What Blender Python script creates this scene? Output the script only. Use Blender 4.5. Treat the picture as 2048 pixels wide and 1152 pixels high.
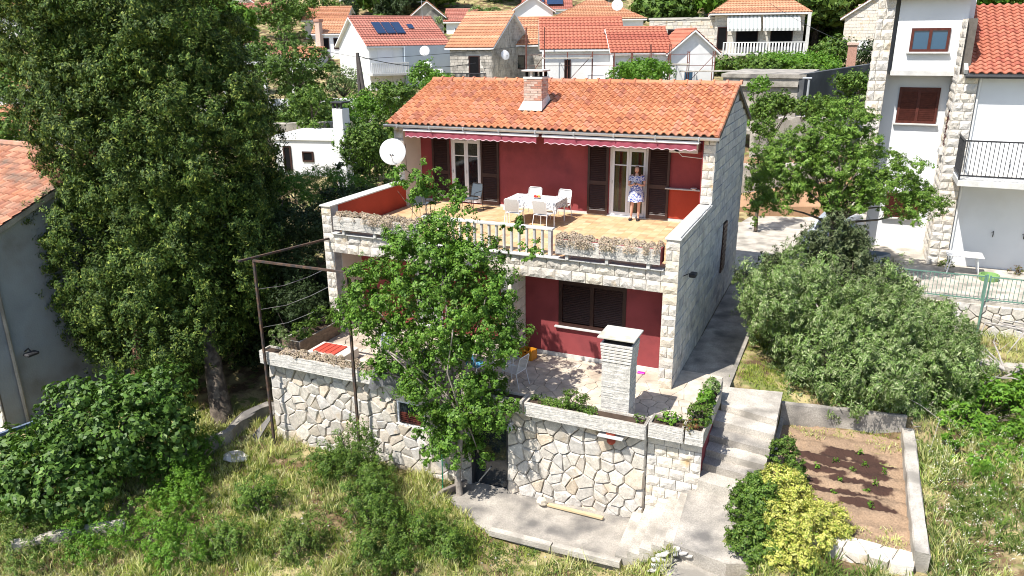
import bpy, math, random
import numpy as np
from mathutils import Vector, Matrix
from math import sin, cos, pi, radians as R_
for o in list(bpy.data.objects): bpy.data.objects.remove(o)
scene = bpy.context.scene
COL = scene.collection
rnd = random.Random(7)
rng = np.random.default_rng(7)

# ------------------------------------------------------------------ camera
cam_d = bpy.data.cameras.new('camera'); cam = bpy.data.objects.new('camera', cam_d); COL.objects.link(cam)
cam_d.sensor_width = 36; cam_d.lens = 26.61; cam_d.clip_start = 0.1; cam_d.clip_end = 2000
_R = Vector((0.9126468, 0.4086367, -0.0095844)); _U = Vector((-0.12047816, 0.29133371, 0.94900457)); _F = Vector((-0.39059036, 0.86495128, -0.31511658))
cam.matrix_world = Matrix(((_R.x, _U.x, -_F.x, 3.5047), (_R.y, _U.y, -_F.y, -17.5174), (_R.z, _U.z, -_F.z, 8.5408), (0, 0, 0, 1)))
scene.camera = cam
# ------------------------------------------------------------------ world, sun, exposure
SUN = Vector((0.30, 0.58, -1.0)).normalized()          # the way the light travels
w = bpy.data.worlds.new('World'); scene.world = w; w.use_nodes = True
nt = w.node_tree
bg = nt.nodes['Background']; sky = nt.nodes.new('ShaderNodeTexSky'); sky.sky_type = 'NISHITA'; sky.sun_disc = False
sky.sun_elevation = math.asin(-SUN.z); sky.sun_rotation = math.atan2(-SUN.x, -SUN.y)
sky.altitude = 50; sky.air_density = 1.0; sky.dust_density = 1.0; sky.ozone_density = 1.0
bg.inputs[1].default_value = 0.13
nt.links.new(sky.outputs[0], bg.inputs[0])
sl = bpy.data.lights.new('sun', 'SUN'); sl.energy = 5.0; sl.angle = R_(0.53); sl.color = (1.0, 0.955, 0.88)
so = bpy.data.objects.new('sun', sl); COL.objects.link(so); so.rotation_euler = SUN.to_track_quat('-Z', 'Y').to_euler()
so.location = (-10, -20, 40)
scene.view_settings.view_transform = 'Standard'; scene.view_settings.look = 'None'
scene.view_settings.exposure = 0.64; scene.view_settings.gamma = 1.0
scene.view_settings.use_curve_mapping = False
scene.render.engine = 'CYCLES'
scene.cycles.filter_width = 1.0; scene.cycles.max_bounces = 6; scene.cycles.diffuse_bounces = 3; scene.cycles.glossy_bounces = 3
scene.cycles.transparent_max_bounces = 8; scene.cycles.transmission_bounces = 4

# ------------------------------------------------------------------ object helpers
OFF = {}
def tag(o, label=None, cat=None, group=None, kind=None):
    if label: o['label'] = label
    if cat: o['category'] = cat
    if group: o['group'] = group
    if kind: o['kind'] = kind
    return o
def thing(name, label, cat, loc=(0, 0, 0), rot=0.0, group=None):
    o = bpy.data.objects.new(name, None); COL.objects.link(o)
    o.empty_display_size = .2
    o.location = loc; o.rotation_euler = (0, 0, rot); OFF[o.name] = (tuple(loc), rot)
    return tag(o, label, cat, group)
def link(name, me, parent=None):
    o = bpy.data.objects.new(name, me); COL.objects.link(o)
    if parent is not None:
        o.parent = parent; OFF[o.name] = OFF.get(parent.name, ((0, 0, 0), 0.0))
    return o
def to_local(V, parent):
    if parent is None or parent.name not in OFF: return V
    l, r = OFF[parent.name]
    V = V - np.array(l)
    if r: c, s = cos(-r), sin(-r); V = np.stack([V[:, 0]*c-V[:, 1]*s, V[:, 0]*s+V[:, 1]*c, V[:, 2]], 1)
    return V
class M:
    """collects faces; build() links them as ONE mesh object. Coordinates are world ones unless local=True"""
    def __init__(s): s.v = []; s.f = []
    def add(s, vs, fs):
        n = len(s.v); s.v += [tuple(map(float, p)) for p in vs]; s.f += [tuple(i+n for i in f) for f in fs]; return s
    def box(s, x0, x1, y0, y1, z0, z1):
        return s.add([(x0, y0, z0), (x1, y0, z0), (x1, y1, z0), (x0, y1, z0), (x0, y0, z1), (x1, y0, z1), (x1, y1, z1), (x0, y1, z1)],
                     [(0, 3, 2, 1), (4, 5, 6, 7), (0, 1, 5, 4), (1, 2, 6, 5), (2, 3, 7, 6), (3, 0, 4, 7)])
    def bbox(s, x0, x1, y0, y1, z0, z1, b=.01):
        # box with bevelled edges: three crossing slabs hulled by hand (24 verts)
        X = (x0, x1); Y = (y0, y1); Z = (z0, z1); V = []; idx = {}
        for i in (0, 1):
            for j in (0, 1):
                for k in (0, 1):
                    sx, sy, sz = (1-2*i)*b, (1-2*j)*b, (1-2*k)*b
                    for a, p in enumerate([(X[i], Y[j]+sy, Z[k]+sz), (X[i]+sx, Y[j], Z[k]+sz), (X[i]+sx, Y[j]+sy, Z[k])]):
                        idx[i, j, k, a] = len(V); V.append(p)
        F = []
        for i in (0, 1): F.append([idx[i, 0, 0, 0], idx[i, 0, 1, 0], idx[i, 1, 1, 0], idx[i, 1, 0, 0]][::(1 if i == 0 else -1)])
        for j in (0, 1): F.append([idx[0, j, 0, 1], idx[1, j, 0, 1], idx[1, j, 1, 1], idx[0, j, 1, 1]][::(1 if j == 0 else -1)])
        for k in (0, 1): F.append([idx[0, 0, k, 2], idx[0, 1, k, 2], idx[1, 1, k, 2], idx[1, 0, k, 2]][::(1 if k == 0 else -1)])
        for j in (0, 1):
            for k in (0, 1): F.append([idx[0, j, k, 1], idx[1, j, k, 1], idx[1, j, k, 2], idx[0, j, k, 2]])
        for i in (0, 1):
            for k in (0, 1): F.append([idx[i, 0, k, 0], idx[i, 1, k, 0], idx[i, 1, k, 2], idx[i, 0, k, 2]])
            for j in (0, 1): F.append([idx[i, j, 0, 0], idx[i, j, 1, 0], idx[i, j, 1, 1], idx[i, j, 0, 1]])
            for j in (0, 1):
                for k in (0, 1): F.append([idx[i, j, k, 0], idx[i, j, k, 1], idx[i, j, k, 2]])
        return s.add(V, F)
    def bar(s, p, q, w, h=None, up=(0, 0, 1)):
        h = w if h is None else h
        p = Vector(p); q = Vector(q); d = (q-p).normalized(); u = Vector(up)
        a = d.cross(u)
        if a.length < 1e-4: a = d.cross(Vector((1, 0, 0)))
        a.normalize(); b = a.cross(d).normalized(); a = a*w/2; b = b*h/2
        return s.add([p-a-b, p+a-b, p+a+b, p-a+b, q-a-b, q+a-b, q+a+b, q-a+b],
                     [(0, 1, 2, 3), (7, 6, 5, 4), (0, 4, 5, 1), (1, 5, 6, 2), (2, 6, 7, 3), (3, 7, 4, 0)])
    def tube(s, pts, r, n=8, cap=True):
        pts = [Vector(p) for p in pts]
        rs = r if isinstance(r, (list, tuple)) else [r]*len(pts)
        V = []; F = []; a = None
        for i, p in enumerate(pts):
            d = (pts[min(i+1, len(pts)-1)]-pts[max(i-1, 0)]).normalized()
            if a is None: a = d.orthogonal().normalized()
            a = (a-d*a.dot(d))
            a = a.normalized() if a.length > 1e-5 else d.orthogonal().normalized()
            b = d.cross(a)
            for k in range(n):
                t = 2*pi*k/n; V.append(p+(a*cos(t)+b*sin(t))*rs[i])
        for i in range(len(pts)-1):
            for k in range(n): F.append((i*n+k, i*n+(k+1) % n, (i+1)*n+(k+1) % n, (i+1)*n+k))
        if cap: F.append(tuple(range(n))[::-1]); F.append(tuple(range((len(pts)-1)*n, len(pts)*n)))
        return s.add(V, F)
    def lathe(s, c, prof, n=16, ax=None):
        """prof = [(r, h)...] about the vertical through c, or about direction ax"""
        c = Vector(c); V = []; F = []
        w_ = Vector(ax).normalized() if ax else Vector((0, 0, 1)); a = w_.orthogonal().normalized(); b = w_.cross(a)
        for r, h in prof:
            for k in range(n):
                t = 2*pi*k/n; V.append(c+w_*h+(a*cos(t)+b*sin(t))*r)
        for i in range(len(prof)-1):
            for k in range(n): F.append((i*n+k, i*n+(k+1) % n, (i+1)*n+(k+1) % n, (i+1)*n+k))
        F.append(tuple(range(n))[::-1]); F.append(tuple(range((len(prof)-1)*n, len(prof)*n)))
        return s.add(V, F)
    def prism(s, poly, h0, h1, fr=None):
        """poly in (u,v); fr(u,v,h)->xyz"""
        fr = fr or (lambda u, v, h: (u, v, h)); n = len(poly)
        V = [fr(u, v, h0) for u, v in poly]+[fr(u, v, h1) for u, v in poly]
        return s.add(V, [tuple(range(n))[::-1], tuple(range(n, 2*n))]+[(i, (i+1) % n, n+(i+1) % n, n+i) for i in range(n)])
    def quad(s, a, b, c, d): return s.add([a, b, c, d], [(0, 1, 2, 3)])
    def mesh(s, name, mat, parent=None, local=False, smooth=False):
        me = bpy.data.meshes.new(name)
        V = np.array(s.v, float).reshape(-1, 3)
        if not local: V = to_local(V, parent)
        me.from_pydata(V.tolist(), [], [list(f) for f in s.f])
        if mat: me.materials.append(mat)
        if smooth: me.shade_smooth()
        return me
    def build(s, name, mat, parent=None, local=False, smooth=False, label=None, cat=None, group=None, kind=None):
        o = link(name, s.mesh(name, mat, parent, local, smooth), parent)
        return tag(o, label, cat, group, kind)
def quads(name, V, mat, parent=None, local=False, k=4, smooth=False):
    """fast mesh from an (n*k,3) array of separate k-gons"""
    V = np.asarray(V, dtype=np.float64).reshape(-1, 3)
    if not local: V = to_local(V, parent)
    n = len(V)//k; me = bpy.data.meshes.new(name)
    me.vertices.add(n*k); me.vertices.foreach_set('co', V.astype(np.float32).ravel())
    me.loops.add(n*k); me.loops.foreach_set('vertex_index', np.arange(n*k, dtype=np.int32))
    me.polygons.add(n); me.polygons.foreach_set('loop_start', np.arange(0, n*k, k, dtype=np.int32))
    try: me.polygons.foreach_set('loop_total', np.full(n, k, dtype=np.int32))
    except Exception: pass
    me.update(calc_edges=True)
    if mat: me.materials.append(mat)
    return me
def dup(root, loc, rot=None, label=None, group=None, scale=None):
    r = root.copy(); COL.objects.link(r); r.location = loc
    if rot is not None: r.rotation_euler = (0, 0, rot)
    if scale is not None: r.scale = scale if hasattr(scale, '__len__') else (scale,)*3
    if label: r['label'] = label
    if group: r['group'] = group
    def rec(a, b):
        for ch in list(a.children):
            c = ch.copy(); COL.objects.link(c); c.parent = b; rec(ch, c)
    rec(root, r)
    return r

# ------------------------------------------------------------------ materials
def mk(name, cols, rough=.8, nsc=3.0, namt=.15, bump=0., bsc=20., stain=None, ssc=.8, sthr=(.5, .7), spec=.3, metal=0., trans=0., isl=True, fine=0., fsc=60., bdist=.02):
    m = bpy.data.materials.new(name); m.use_nodes = True; n = m.node_tree.nodes; L = m.node_tree.links
    p = n['Principled BSDF']; p.inputs['Roughness'].default_value = rough; p.inputs['Metallic'].default_value = metal
    p.inputs['Specular IOR Level'].default_value = spec
    geo = n.new('ShaderNodeNewGeometry'); oi = n.new('ShaderNodeObjectInfo')
    v = n.new('ShaderNodeMath'); v.operation = 'ADD'
    L.new(oi.outputs['Random'], v.inputs[0])
    if isl: L.new(geo.outputs['Random Per Island'], v.inputs[1])
    else: v.inputs[1].default_value = 0
    fr = n.new('ShaderNodeMath'); fr.operation = 'FRACT'; L.new(v.outputs[0], fr.inputs[0])
    cr = n.new('ShaderNodeValToRGB'); e = cr.color_ramp.elements
    while len(e) < len(cols): e.new(.5)
    for i, c in enumerate(cols): e[i].position = i/max(1, len(cols)-1); e[i].color = (*c, 1)
    if len(cols) == 1: e[1].position = 1; e[0].color = e[1].color = (*cols[0], 1)
    L.new(fr.outputs[0], cr.inputs[0]); col = cr.outputs[0]
    def noise(sc, det=4):
        t = n.new('ShaderNodeTexNoise'); t.inputs['Scale'].default_value = sc; t.inputs['Detail'].default_value = det
        L.new(geo.outputs['Position'], t.inputs['Vector']); return t.outputs[0]
    def mul(col, fac, lo, hi):
        mr = n.new('ShaderNodeMapRange'); mr.inputs[1].default_value = .3; mr.inputs[2].default_value = .7
        mr.inputs[3].default_value = lo; mr.inputs[4].default_value = hi; L.new(fac, mr.inputs[0])
        mx = n.new('ShaderNodeVectorMath'); mx.operation = 'SCALE'; L.new(col, mx.inputs[0]); L.new(mr.outputs[0], mx.inputs['Scale']); return mx.outputs[0]
    if namt: col = mul(col, noise(nsc), 1-namt, 1+namt)
    if fine: col = mul(col, noise(fsc, 3), 1-fine, 1+fine)
    if stain:
        mr = n.new('ShaderNodeMapRange'); mr.inputs[1].default_value = sthr[0]; mr.inputs[2].default_value = sthr[1]; L.new(noise(ssc, 6), mr.inputs[0])
        mx = n.new('ShaderNodeMix'); mx.data_type = 'RGBA'; L.new(mr.outputs[0], mx.inputs[0]); L.new(col, mx.inputs[6]); mx.inputs[7].default_value = (*stain, 1); col = mx.outputs[2]
    L.new(col, p.inputs['Base Color'])
    if bump:
        b = n.new('ShaderNodeBump'); b.inputs['Strength'].default_value = bump; b.inputs['Distance'].default_value = bdist
        L.new(noise(bsc, 6), b.inputs['Height']); L.new(b.outputs[0], p.inputs['Normal'])
    if trans:
        t = n.new('ShaderNodeBsdfTranslucent'); mx = n.new('ShaderNodeMixShader'); mx.inputs[0].default_value = trans
        g = n.new('ShaderNodeVectorMath'); g.operation = 'MULTIPLY'; g.inputs[1].default_value = (1.25, 1.35, .7); L.new(col, g.inputs[0])
        L.new(g.outputs[0], t.inputs[0]); L.new(p.outputs[0], mx.inputs[1]); L.new(t.outputs[0], mx.inputs[2]); L.new(mx.outputs[0], n['Material Output'].inputs[0])
    return m
STONE = mk('white_limestone', [(.60, .54, .46), (.52, .49, .45), (.66, .60, .51), (.56, .53, .49), (.63, .55, .43)], .85, 7, .14, .55, 30, stain=(.50, .36, .20), ssc=2.3, sthr=(.60, .74), fine=.16, fsc=45)
RUBBLE = mk('warm_rubble_stone', [(.55, .50, .43), (.48, .44, .39), (.60, .55, .47), (.53, .50, .46), (.55, .46, .35), (.44, .42, .39), (.57, .53, .48)], .88, 8, .18, .6, 28, stain=(.42, .31, .19), ssc=1.7, sthr=(.60, .75), fine=.18, fsc=45)
SIDEST = mk('sawn_grey_stone', [(.50, .48, .45), (.42, .42, .42), (.56, .53, .47), (.47, .46, .45), (.34, .34, .35)], .8, 5, .22, .25, 40, stain=(.22, .22, .22), ssc=1.5, sthr=(.56, .75), fine=.12, fsc=40)
MORTAR = mk('mortar', [(.13, .115, .10)], .95, 6, .2, .4, 60)
DJOINT = mk('dark_joint', [(.06, .055, .05)], .95, 6, .2)
PAVE = mk('crazy_paving_stone', [(.54, .47, .38), (.50, .43, .35), (.57, .50, .42), (.52, .44, .34)], .8, 4, .2, .2, 30, stain=(.30, .24, .19), ssc=1.2, sthr=(.5, .75), fine=.12)
REDW = mk('crimson_plaster', [(.275, .055, .058)], .85, 1.6, .14, .35, 60, fine=.06, isl=False, stain=(.19, .042, .047), ssc=1.3, sthr=(.5, .72))
REDO = mk('brick_red_plaster', [(.36, .050, .026)], .85, 1.2, .12, .25, 90, fine=.05, isl=False)
CREAM = mk('cream_plaster', [(.62, .56, .50)], .9, 1.5, .08, .2, 80, isl=False)
WHITEP = mk('white_plaster', [(.74, .74, .73)], .9, 1.0, .07, .15, 70, stain=(.52, .50, .46), ssc=.6, sthr=(.62, .8), isl=False)
WHITEB = mk('white_render', [(.72, .73, .74)], .9, .5, .08, .1, 30, stain=(.58, .57, .54), ssc=.3, sthr=(.55, .8), isl=False)
CONC = mk('weathered_concrete', [(.34, .31, .27)], .92, 1.7, .28, .7, 25, stain=(.15, .14, .13), ssc=1.3, sthr=(.46, .66), fine=.2, fsc=35, isl=False)
CONCL = mk('pale_concrete', [(.46, .42, .365), (.41, .375, .325)], .92, 1.7, .22, .6, 25, stain=(.24, .22, .19), ssc=1.4, sthr=(.48, .68), fine=.22, fsc=35)
GREYW = mk('grey_render_wall', [(.34, .36, .39)], .95, .8, .25, .4, 20, stain=(.20, .19, .18), ssc=.8, sthr=(.45, .7), fine=.15, isl=False)
COPING = mk('coping_stone', [(.58, .57, .54), (.52, .51, .49)], .75, 4, .12, .15, 40, fine=.1)
STRIP = mk('split_stone_strip', [(.58, .55, .50), (.50, .48, .45), (.62, .59, .54), (.45, .43, .40)], .85, 10, .2, .5, 40, fine=.2, fsc=50)
TILEO = mk('orange_roof_tile', [(.45, .175, .085), (.52, .23, .12), (.41, .15, .075), (.49, .20, .095), (.48, .22, .14), (.34, .12, .07)], .8, 3, .12, .15, 60, stain=(.30, .12, .07), ssc=1.4, sthr=(.6, .8), fine=.12, fsc=50)
TILER = mk('red_roof_tile', [(.36, .115, .07), (.41, .15, .095), (.31, .09, .06)], .8, 3, .1, .1, 60, fine=.1)
TILEF = mk('far_orange_tile', [(.44, .21, .11), (.36, .16, .09), (.50, .28, .17), (.40, .19, .10)], .85, 2, .15, .1, 40)
TILEP = mk('far_pink_tile', [(.38, .15, .11), (.33, .12, .09), (.42, .20, .15)], .85, 2, .15, .1, 40)
TILED = mk('old_roof_tile', [(.44, .20, .12), (.34, .15, .10), (.50, .27, .18), (.42, .17, .09)], .9, 2.5, .25, .3, 50, stain=(.25, .17, .13), ssc=1.5, sthr=(.5, .7))
FLOORT = mk('ochre_floor_tile', [(.58, .38, .21), (.62, .44, .26), (.55, .35, .18), (.62, .47, .29), (.42, .26, .14), (.60, .42, .24)], .5, 6, .1, .05, 60, fine=.06)
BROWN = mk('dark_brown_wood', [(.040, .016, .012)], .5, 8, .2, .1, 40, isl=False, spec=.4)
BROWNR = mk('red_brown_wood', [(.085, .022, .015)], .55, 8, .2, .1, 40, isl=False)
WHITEF = mk('white_frame', [(.74, .74, .76)], .4, 2, .03, isl=False, spec=.5)
METAL = mk('galvanised_metal', [(.55, .57, .60)], .35, 5, .08, metal=.6, isl=False, spec=.5)
WMETAL = mk('white_metal', [(.70, .70, .70)], .4, 5, .05, isl=False, spec=.5)
DMETAL = mk('dark_metal', [(.035, .035, .038)], .55, 8, .2, isl=False)
RUST = mk('rusty_pole', [(.10, .06, .04)], .8, 9, .4, .3, 60, stain=(.045, .04, .04), ssc=6, sthr=(.4, .6), isl=False)
BRICK = mk('old_red_brick', [(.42, .18, .12), (.50, .34, .27), (.54, .40, .33), (.56, .47, .40), (.36, .16, .11)], .9, 12, .2, .4, 60, fine=.15)
LIME = mk('limewash', [(.66, .62, .57)], .9, 5, .12, .3, 30, stain=(.45, .36, .3), ssc=3, sthr=(.55, .75), isl=False)
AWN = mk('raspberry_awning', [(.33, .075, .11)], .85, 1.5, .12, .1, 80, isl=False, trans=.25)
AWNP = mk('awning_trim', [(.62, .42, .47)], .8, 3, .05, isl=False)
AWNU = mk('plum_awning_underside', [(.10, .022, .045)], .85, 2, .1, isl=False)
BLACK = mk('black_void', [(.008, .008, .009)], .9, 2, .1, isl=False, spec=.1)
EARTHM = None
def glass(name, col=(.02, .025, .03), rough=.04, alpha=.0):
    m = bpy.data.materials.new(name); m.use_nodes = True; n = m.node_tree.nodes; L = m.node_tree.links
    p = n['Principled BSDF']; p.inputs['Base Color'].default_value = (*col, 1); p.inputs['Roughness'].default_value = rough; p.inputs['Specular IOR Level'].default_value = .9
    if alpha:
        t = n.new('ShaderNodeBsdfTransparent'); mx = n.new('ShaderNodeMixShader'); mx.inputs[0].default_value = 1-alpha
        L.new(t.outputs[0], mx.inputs[1]); L.new(p.outputs[0], mx.inputs[2]); L.new(mx.outputs[0], n['Material Output'].inputs[0])
    return m
GLASS = glass('dark_window_glass'); GLASSC = glass('clear_window_glass', alpha=.62); GLASSB = glass('blue_window_glass', (.03, .09, .16), .06)
SOLAR = glass('solar_panel_glass', (.02, .04, .09), .1)
def curtain_mat():
    m = mk('striped_curtain', [(.55, .42, .12)], .9, 3, .1, isl=False); n = m.node_tree.nodes; L = m.node_tree.links
    geo = n.new('ShaderNodeNewGeometry'); sp = n.new('ShaderNodeSeparateXYZ'); L.new(geo.outputs['Position'], sp.inputs[0])
    a = n.new('ShaderNodeMath'); a.operation = 'MULTIPLY'; a.inputs[1].default_value = 3.4; L.new(sp.outputs[0], a.inputs[0])
    b = n.new('ShaderNodeMath'); b.operation = 'FRACT'; L.new(a.outputs[0], b.inputs[0])
    r = n.new('ShaderNodeValToRGB'); e = r.color_ramp.elements; r.color_ramp.interpolation = 'CONSTANT'
    for i, (p, c) in enumerate([(0, (.55, .42, .10)), (.22, (.42, .40, .14)), (.42, (.40, .05, .03)), (.62, (.50, .20, .04)), (.78, (.50, .45, .16))]):
        if i > 1: e.new(p)
        e[i].position = p; e[i].color = (*c, 1)
    L.new(b.outputs[0], r.inputs[0]); L.new(r.outputs[0], n['Principled BSDF'].inputs['Base Color']); return m
CURT = curtain_mat()
def pattern_mat(name, base, spot, sc=22, thr=(.52, .56)):
    m = mk(name, [base], .85, 3, .04, isl=False); n = m.node_tree.nodes; L = m.node_tree.links
    geo = n.new('ShaderNodeNewGeometry'); t = n.new('ShaderNodeTexNoise'); t.inputs['Scale'].default_value = sc; t.inputs['Detail'].default_value = 1; t.inputs['Distortion'].default_value = 1.2
    L.new(geo.outputs['Position'], t.inputs['Vector']); mr = n.new('ShaderNodeMapRange'); mr.inputs[1].default_value = thr[0]; mr.inputs[2].default_value = thr[1]
    L.new(t.outputs[0], mr.inputs[0]); mx = n.new('ShaderNodeMix'); mx.data_type = 'RGBA'; mx.inputs[6].default_value = (*base, 1); mx.inputs[7].default_value = (*spot, 1)
    L.new(mr.outputs[0], mx.inputs[0]); L.new(mx.outputs[2], n['Principled BSDF'].inputs['Base Color']); return m
def leafm(name, cols, rough=.55, trans=.3, spec=.25): return mk(name, cols, rough, 1.1, .22, trans=trans*.55, spec=spec)
L_JUN = mk('juniper_foliage', [(.018, .042, .008), (.036, .075, .012), (.09, .145, .022), (.026, .056, .010), (.25, .30, .055)], .6, 1.1, .28, trans=.05, spec=.2)
L_DARK = leafm('dark_conifer_foliage', [(.018, .035, .010), (.03, .055, .014), (.05, .075, .02)], .6, .12)
L_CLIMB = leafm('climber_leaf', [(.05, .125, .012), (.08, .18, .018), (.14, .26, .03), (.055, .13, .015), (.22, .34, .06)], .5, .3)
L_OLIVE = leafm('olive_leaf', [(.11, .19, .04), (.17, .26, .08), (.36, .40, .21), (.08, .14, .025), (.15, .25, .05)], .5, .2)
L_FRESH = leafm('fresh_green_leaf', [(.06, .15, .012), (.10, .22, .02), (.15, .27, .03), (.07, .16, .015)], .5, .35)
L_ALM = leafm('almond_leaf', [(.08, .17, .02), (.13, .24, .03), (.21, .31, .06), (.06, .13, .015)], .45, .32)
L_FIG = leafm('fig_leaf', [(.040, .092, .014), (.065, .135, .02), (.10, .19, .03), (.035, .08, .012), (.16, .25, .05)], .5, .25, .3)
L_YEL = leafm('yellow_variegated_leaf', [(.48, .46, .10), (.55, .52, .16), (.38, .40, .06), (.14, .24, .03)], .5, .25)
L_SHRUB = leafm('shrub_leaf', [(.045, .10, .012), (.08, .155, .018), (.13, .21, .028), (.035, .08, .014), (.20, .27, .06)], .55, .28)
L_WEED = leafm('meadow_herb_leaf', [(.06, .12, .015), (.10, .17, .025), (.16, .22, .04), (.07, .12, .03), (.24, .26, .08)], .6, .3)
L_PINE = leafm('pine_needles', [(.05, .10, .014), (.08, .15, .02), (.12, .19, .03), (.035, .075, .014)], .6, .2)
L_STRAW = leafm('dry_grass_blade', [(.60, .54, .26), (.50, .46, .18), (.42, .48, .12), (.64, .60, .36), (.28, .38, .07)], .75, .25)
L_GRASS = leafm('green_grass_blade', [(.18, .27, .03), (.28, .34, .06), (.42, .42, .11), (.12, .22, .02)], .7, .3)
L_SUCC = leafm('dry_succulent_leaf', [(.44, .36, .26), (.36, .28, .21), (.50, .38, .27), (.40, .33, .29), (.30, .25, .14), (.48, .42, .34)], .75, .1)
L_RED = leafm('reddish_leaf', [(.20, .05, .03), (.12, .11, .03), (.10, .15, .03)], .6, .2)
BARK = mk('grey_bark', [(.16, .13, .10)], .95, 9, .35, .7, 30, stain=(.07, .055, .045), ssc=5, sthr=(.45, .6), isl=False)
BARKL = mk('pale_bark', [(.32, .28, .24)], .95, 9, .3, .6, 30, isl=False)
# ------------------------------------------------------------------ masonry helpers
def f_front(y): return lambda u, v, h: (u, y-h, v)          # wall facing -y : u=x v=z
def f_right(x): return lambda u, v, h: (x+h, u, v)          # wall facing +x : u=y v=z
def f_floor(z): return lambda u, v, h: (u, v, z+h)
def rock(fr, u0, u1, v0, v1, hb=.02, hp=.035, gap=.006, nu=None, nv=3):
    """a quarry-faced block: rectangular, with an uneven proud face"""
    m = M(); u0 += gap; u1 -= gap; v0 += gap; v1 -= gap
    nu = nu or max(3, min(5, int((u1-u0)/.09)+1)); V = []; F = []
    tl = rnd.uniform(-.01, .01); tk = rnd.uniform(-.01, .01)
    for j in range(nv+1):
        for i in range(nu+1):
            a = i/nu; b = j/nv; e = i in (0, nu) or j in (0, nv)
            h = hb+rnd.uniform(-.002, .002) if e else hb+hp*rnd.uniform(.35, 1.1)+tl*(a-.5)+tk*(b-.5)
            ju = 0 if e else rnd.uniform(-.2, .2)/nu; jv = 0 if e else rnd.uniform(-.2, .2)/nv
            V.append(fr(u0+(u1-u0)*(a+ju), v0+(v1-v0)*(b+jv), h))
    for j in range(nv):
        for i in range(nu):
            p = j*(nu+1)+i; q = [p, p+1, p+nu+2, p+nu+1]
            if rnd.random() < .5: F += [(q[0], q[1], q[2]), (q[0], q[2], q[3])]
            else: F += [(q[0], q[1], q[3]), (q[1], q[2], q[3])]
    m.add(V, F)
    c = [fr(a, b, h) for h in (-.01, hb) for a, b in ((u0, v0), (u1, v0), (u1, v1), (u0, v1))]
    m.add(c, [(i, (i+1) % 4, 4+(i+1) % 4, 4+i) for i in range(4)])
    return m
def flatblock(fr, u0, u1, v0, v1, h=.02, gap=.005, bev=.006):
    m = M(); u0 += gap; u1 -= gap; v0 += gap; v1 -= gap; b = bev; t = rnd.uniform(-.003, .004)
    c = [fr(a, q, hh) for hh, s in ((-.01, 0), (h-b, 0), (h+t, b)) for a, q in ((u0+s, v0+s), (u1-s, v0+s), (u1-s, v1-s), (u0+s, v1-s))]
    return m.add(c, [(i, (i+1) % 4, 4+(i+1) % 4, 4+i) for i in range(4)]+[(4+i, 4+(i+1) % 4, 8+(i+1) % 4, 8+i) for i in range(4)]+[(8, 9, 10, 11)])
def clip(poly, nx, ny, d):
    out = []; n = len(poly)
    for i in range(n):
        p = poly[i]; q = poly[(i+1) % n]; a = p[0]*nx+p[1]*ny-d; b = q[0]*nx+q[1]*ny-d
        if a <= 0: out.append(p)
        if (a < 0 < b) or (b < 0 < a): t = a/(a-b); out.append((p[0]+(q[0]-p[0])*t, p[1]+(q[1]-p[1])*t))
    return out
def voronoi(u0, u1, v0, v1, cell, jit=.42, holes=(), keep=None, bound=None, asp=1.0):
    pts = []; nu = max(1, round((u1-u0)/(cell*asp))); nv = max(1, round((v1-v0)/cell))
    for j in range(nv):
        for i in range(nu):
            u = u0+(i+.5+(j % 2-.5)*.4+rnd.uniform(-jit, jit))*(u1-u0)/nu; v = v0+(j+.5+rnd.uniform(-jit, jit))*(v1-v0)/nv
            if any(h[0]-.02 < u < h[1]+.02 and h[2]-.02 < v < h[3]+.02 for h in holes): continue
            if u0 < u < u1 and v0 < v < v1 and (keep is None or keep(u, v)): pts.append((u, v))
    P = np.array(pts); out = []
    for i, (a, b) in enumerate(pts):
        poly = [(u0, v0), (u1, v0), (u1, v1), (u0, v1)]
        d = ((P-P[i])**2).sum(1); o = np.argsort(d)[1:22]
        for k in o:
            nx, ny = P[k][0]-a, P[k][1]-b; l = math.hypot(nx, ny)
            if l < 1e-6: continue
            nx /= l; ny /= l; poly = clip(poly, nx, ny, nx*(a+P[k][0])/2+ny*(b+P[k][1])/2)
        for h in holes:
            ds = [(h[0]-a, (1, 0, h[0])), (a-h[1], (-1, 0, -h[1])), (h[2]-b, (0, 1, h[2])), (b-h[3], (0, -1, -h[3]))]
            g, c = max(ds)
            if g > 0: poly = clip(poly, *c)
        if bound: 
            for c in bound: poly = clip(poly, *c)
        if len(poly) >= 3:
            A = abs(sum(poly[k][0]*poly[(k+1) % len(poly)][1]-poly[(k+1) % len(poly)][0]*poly[k][1] for k in range(len(poly))))/2
            if A > .0025: out.append((A, poly))
    return out
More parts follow.
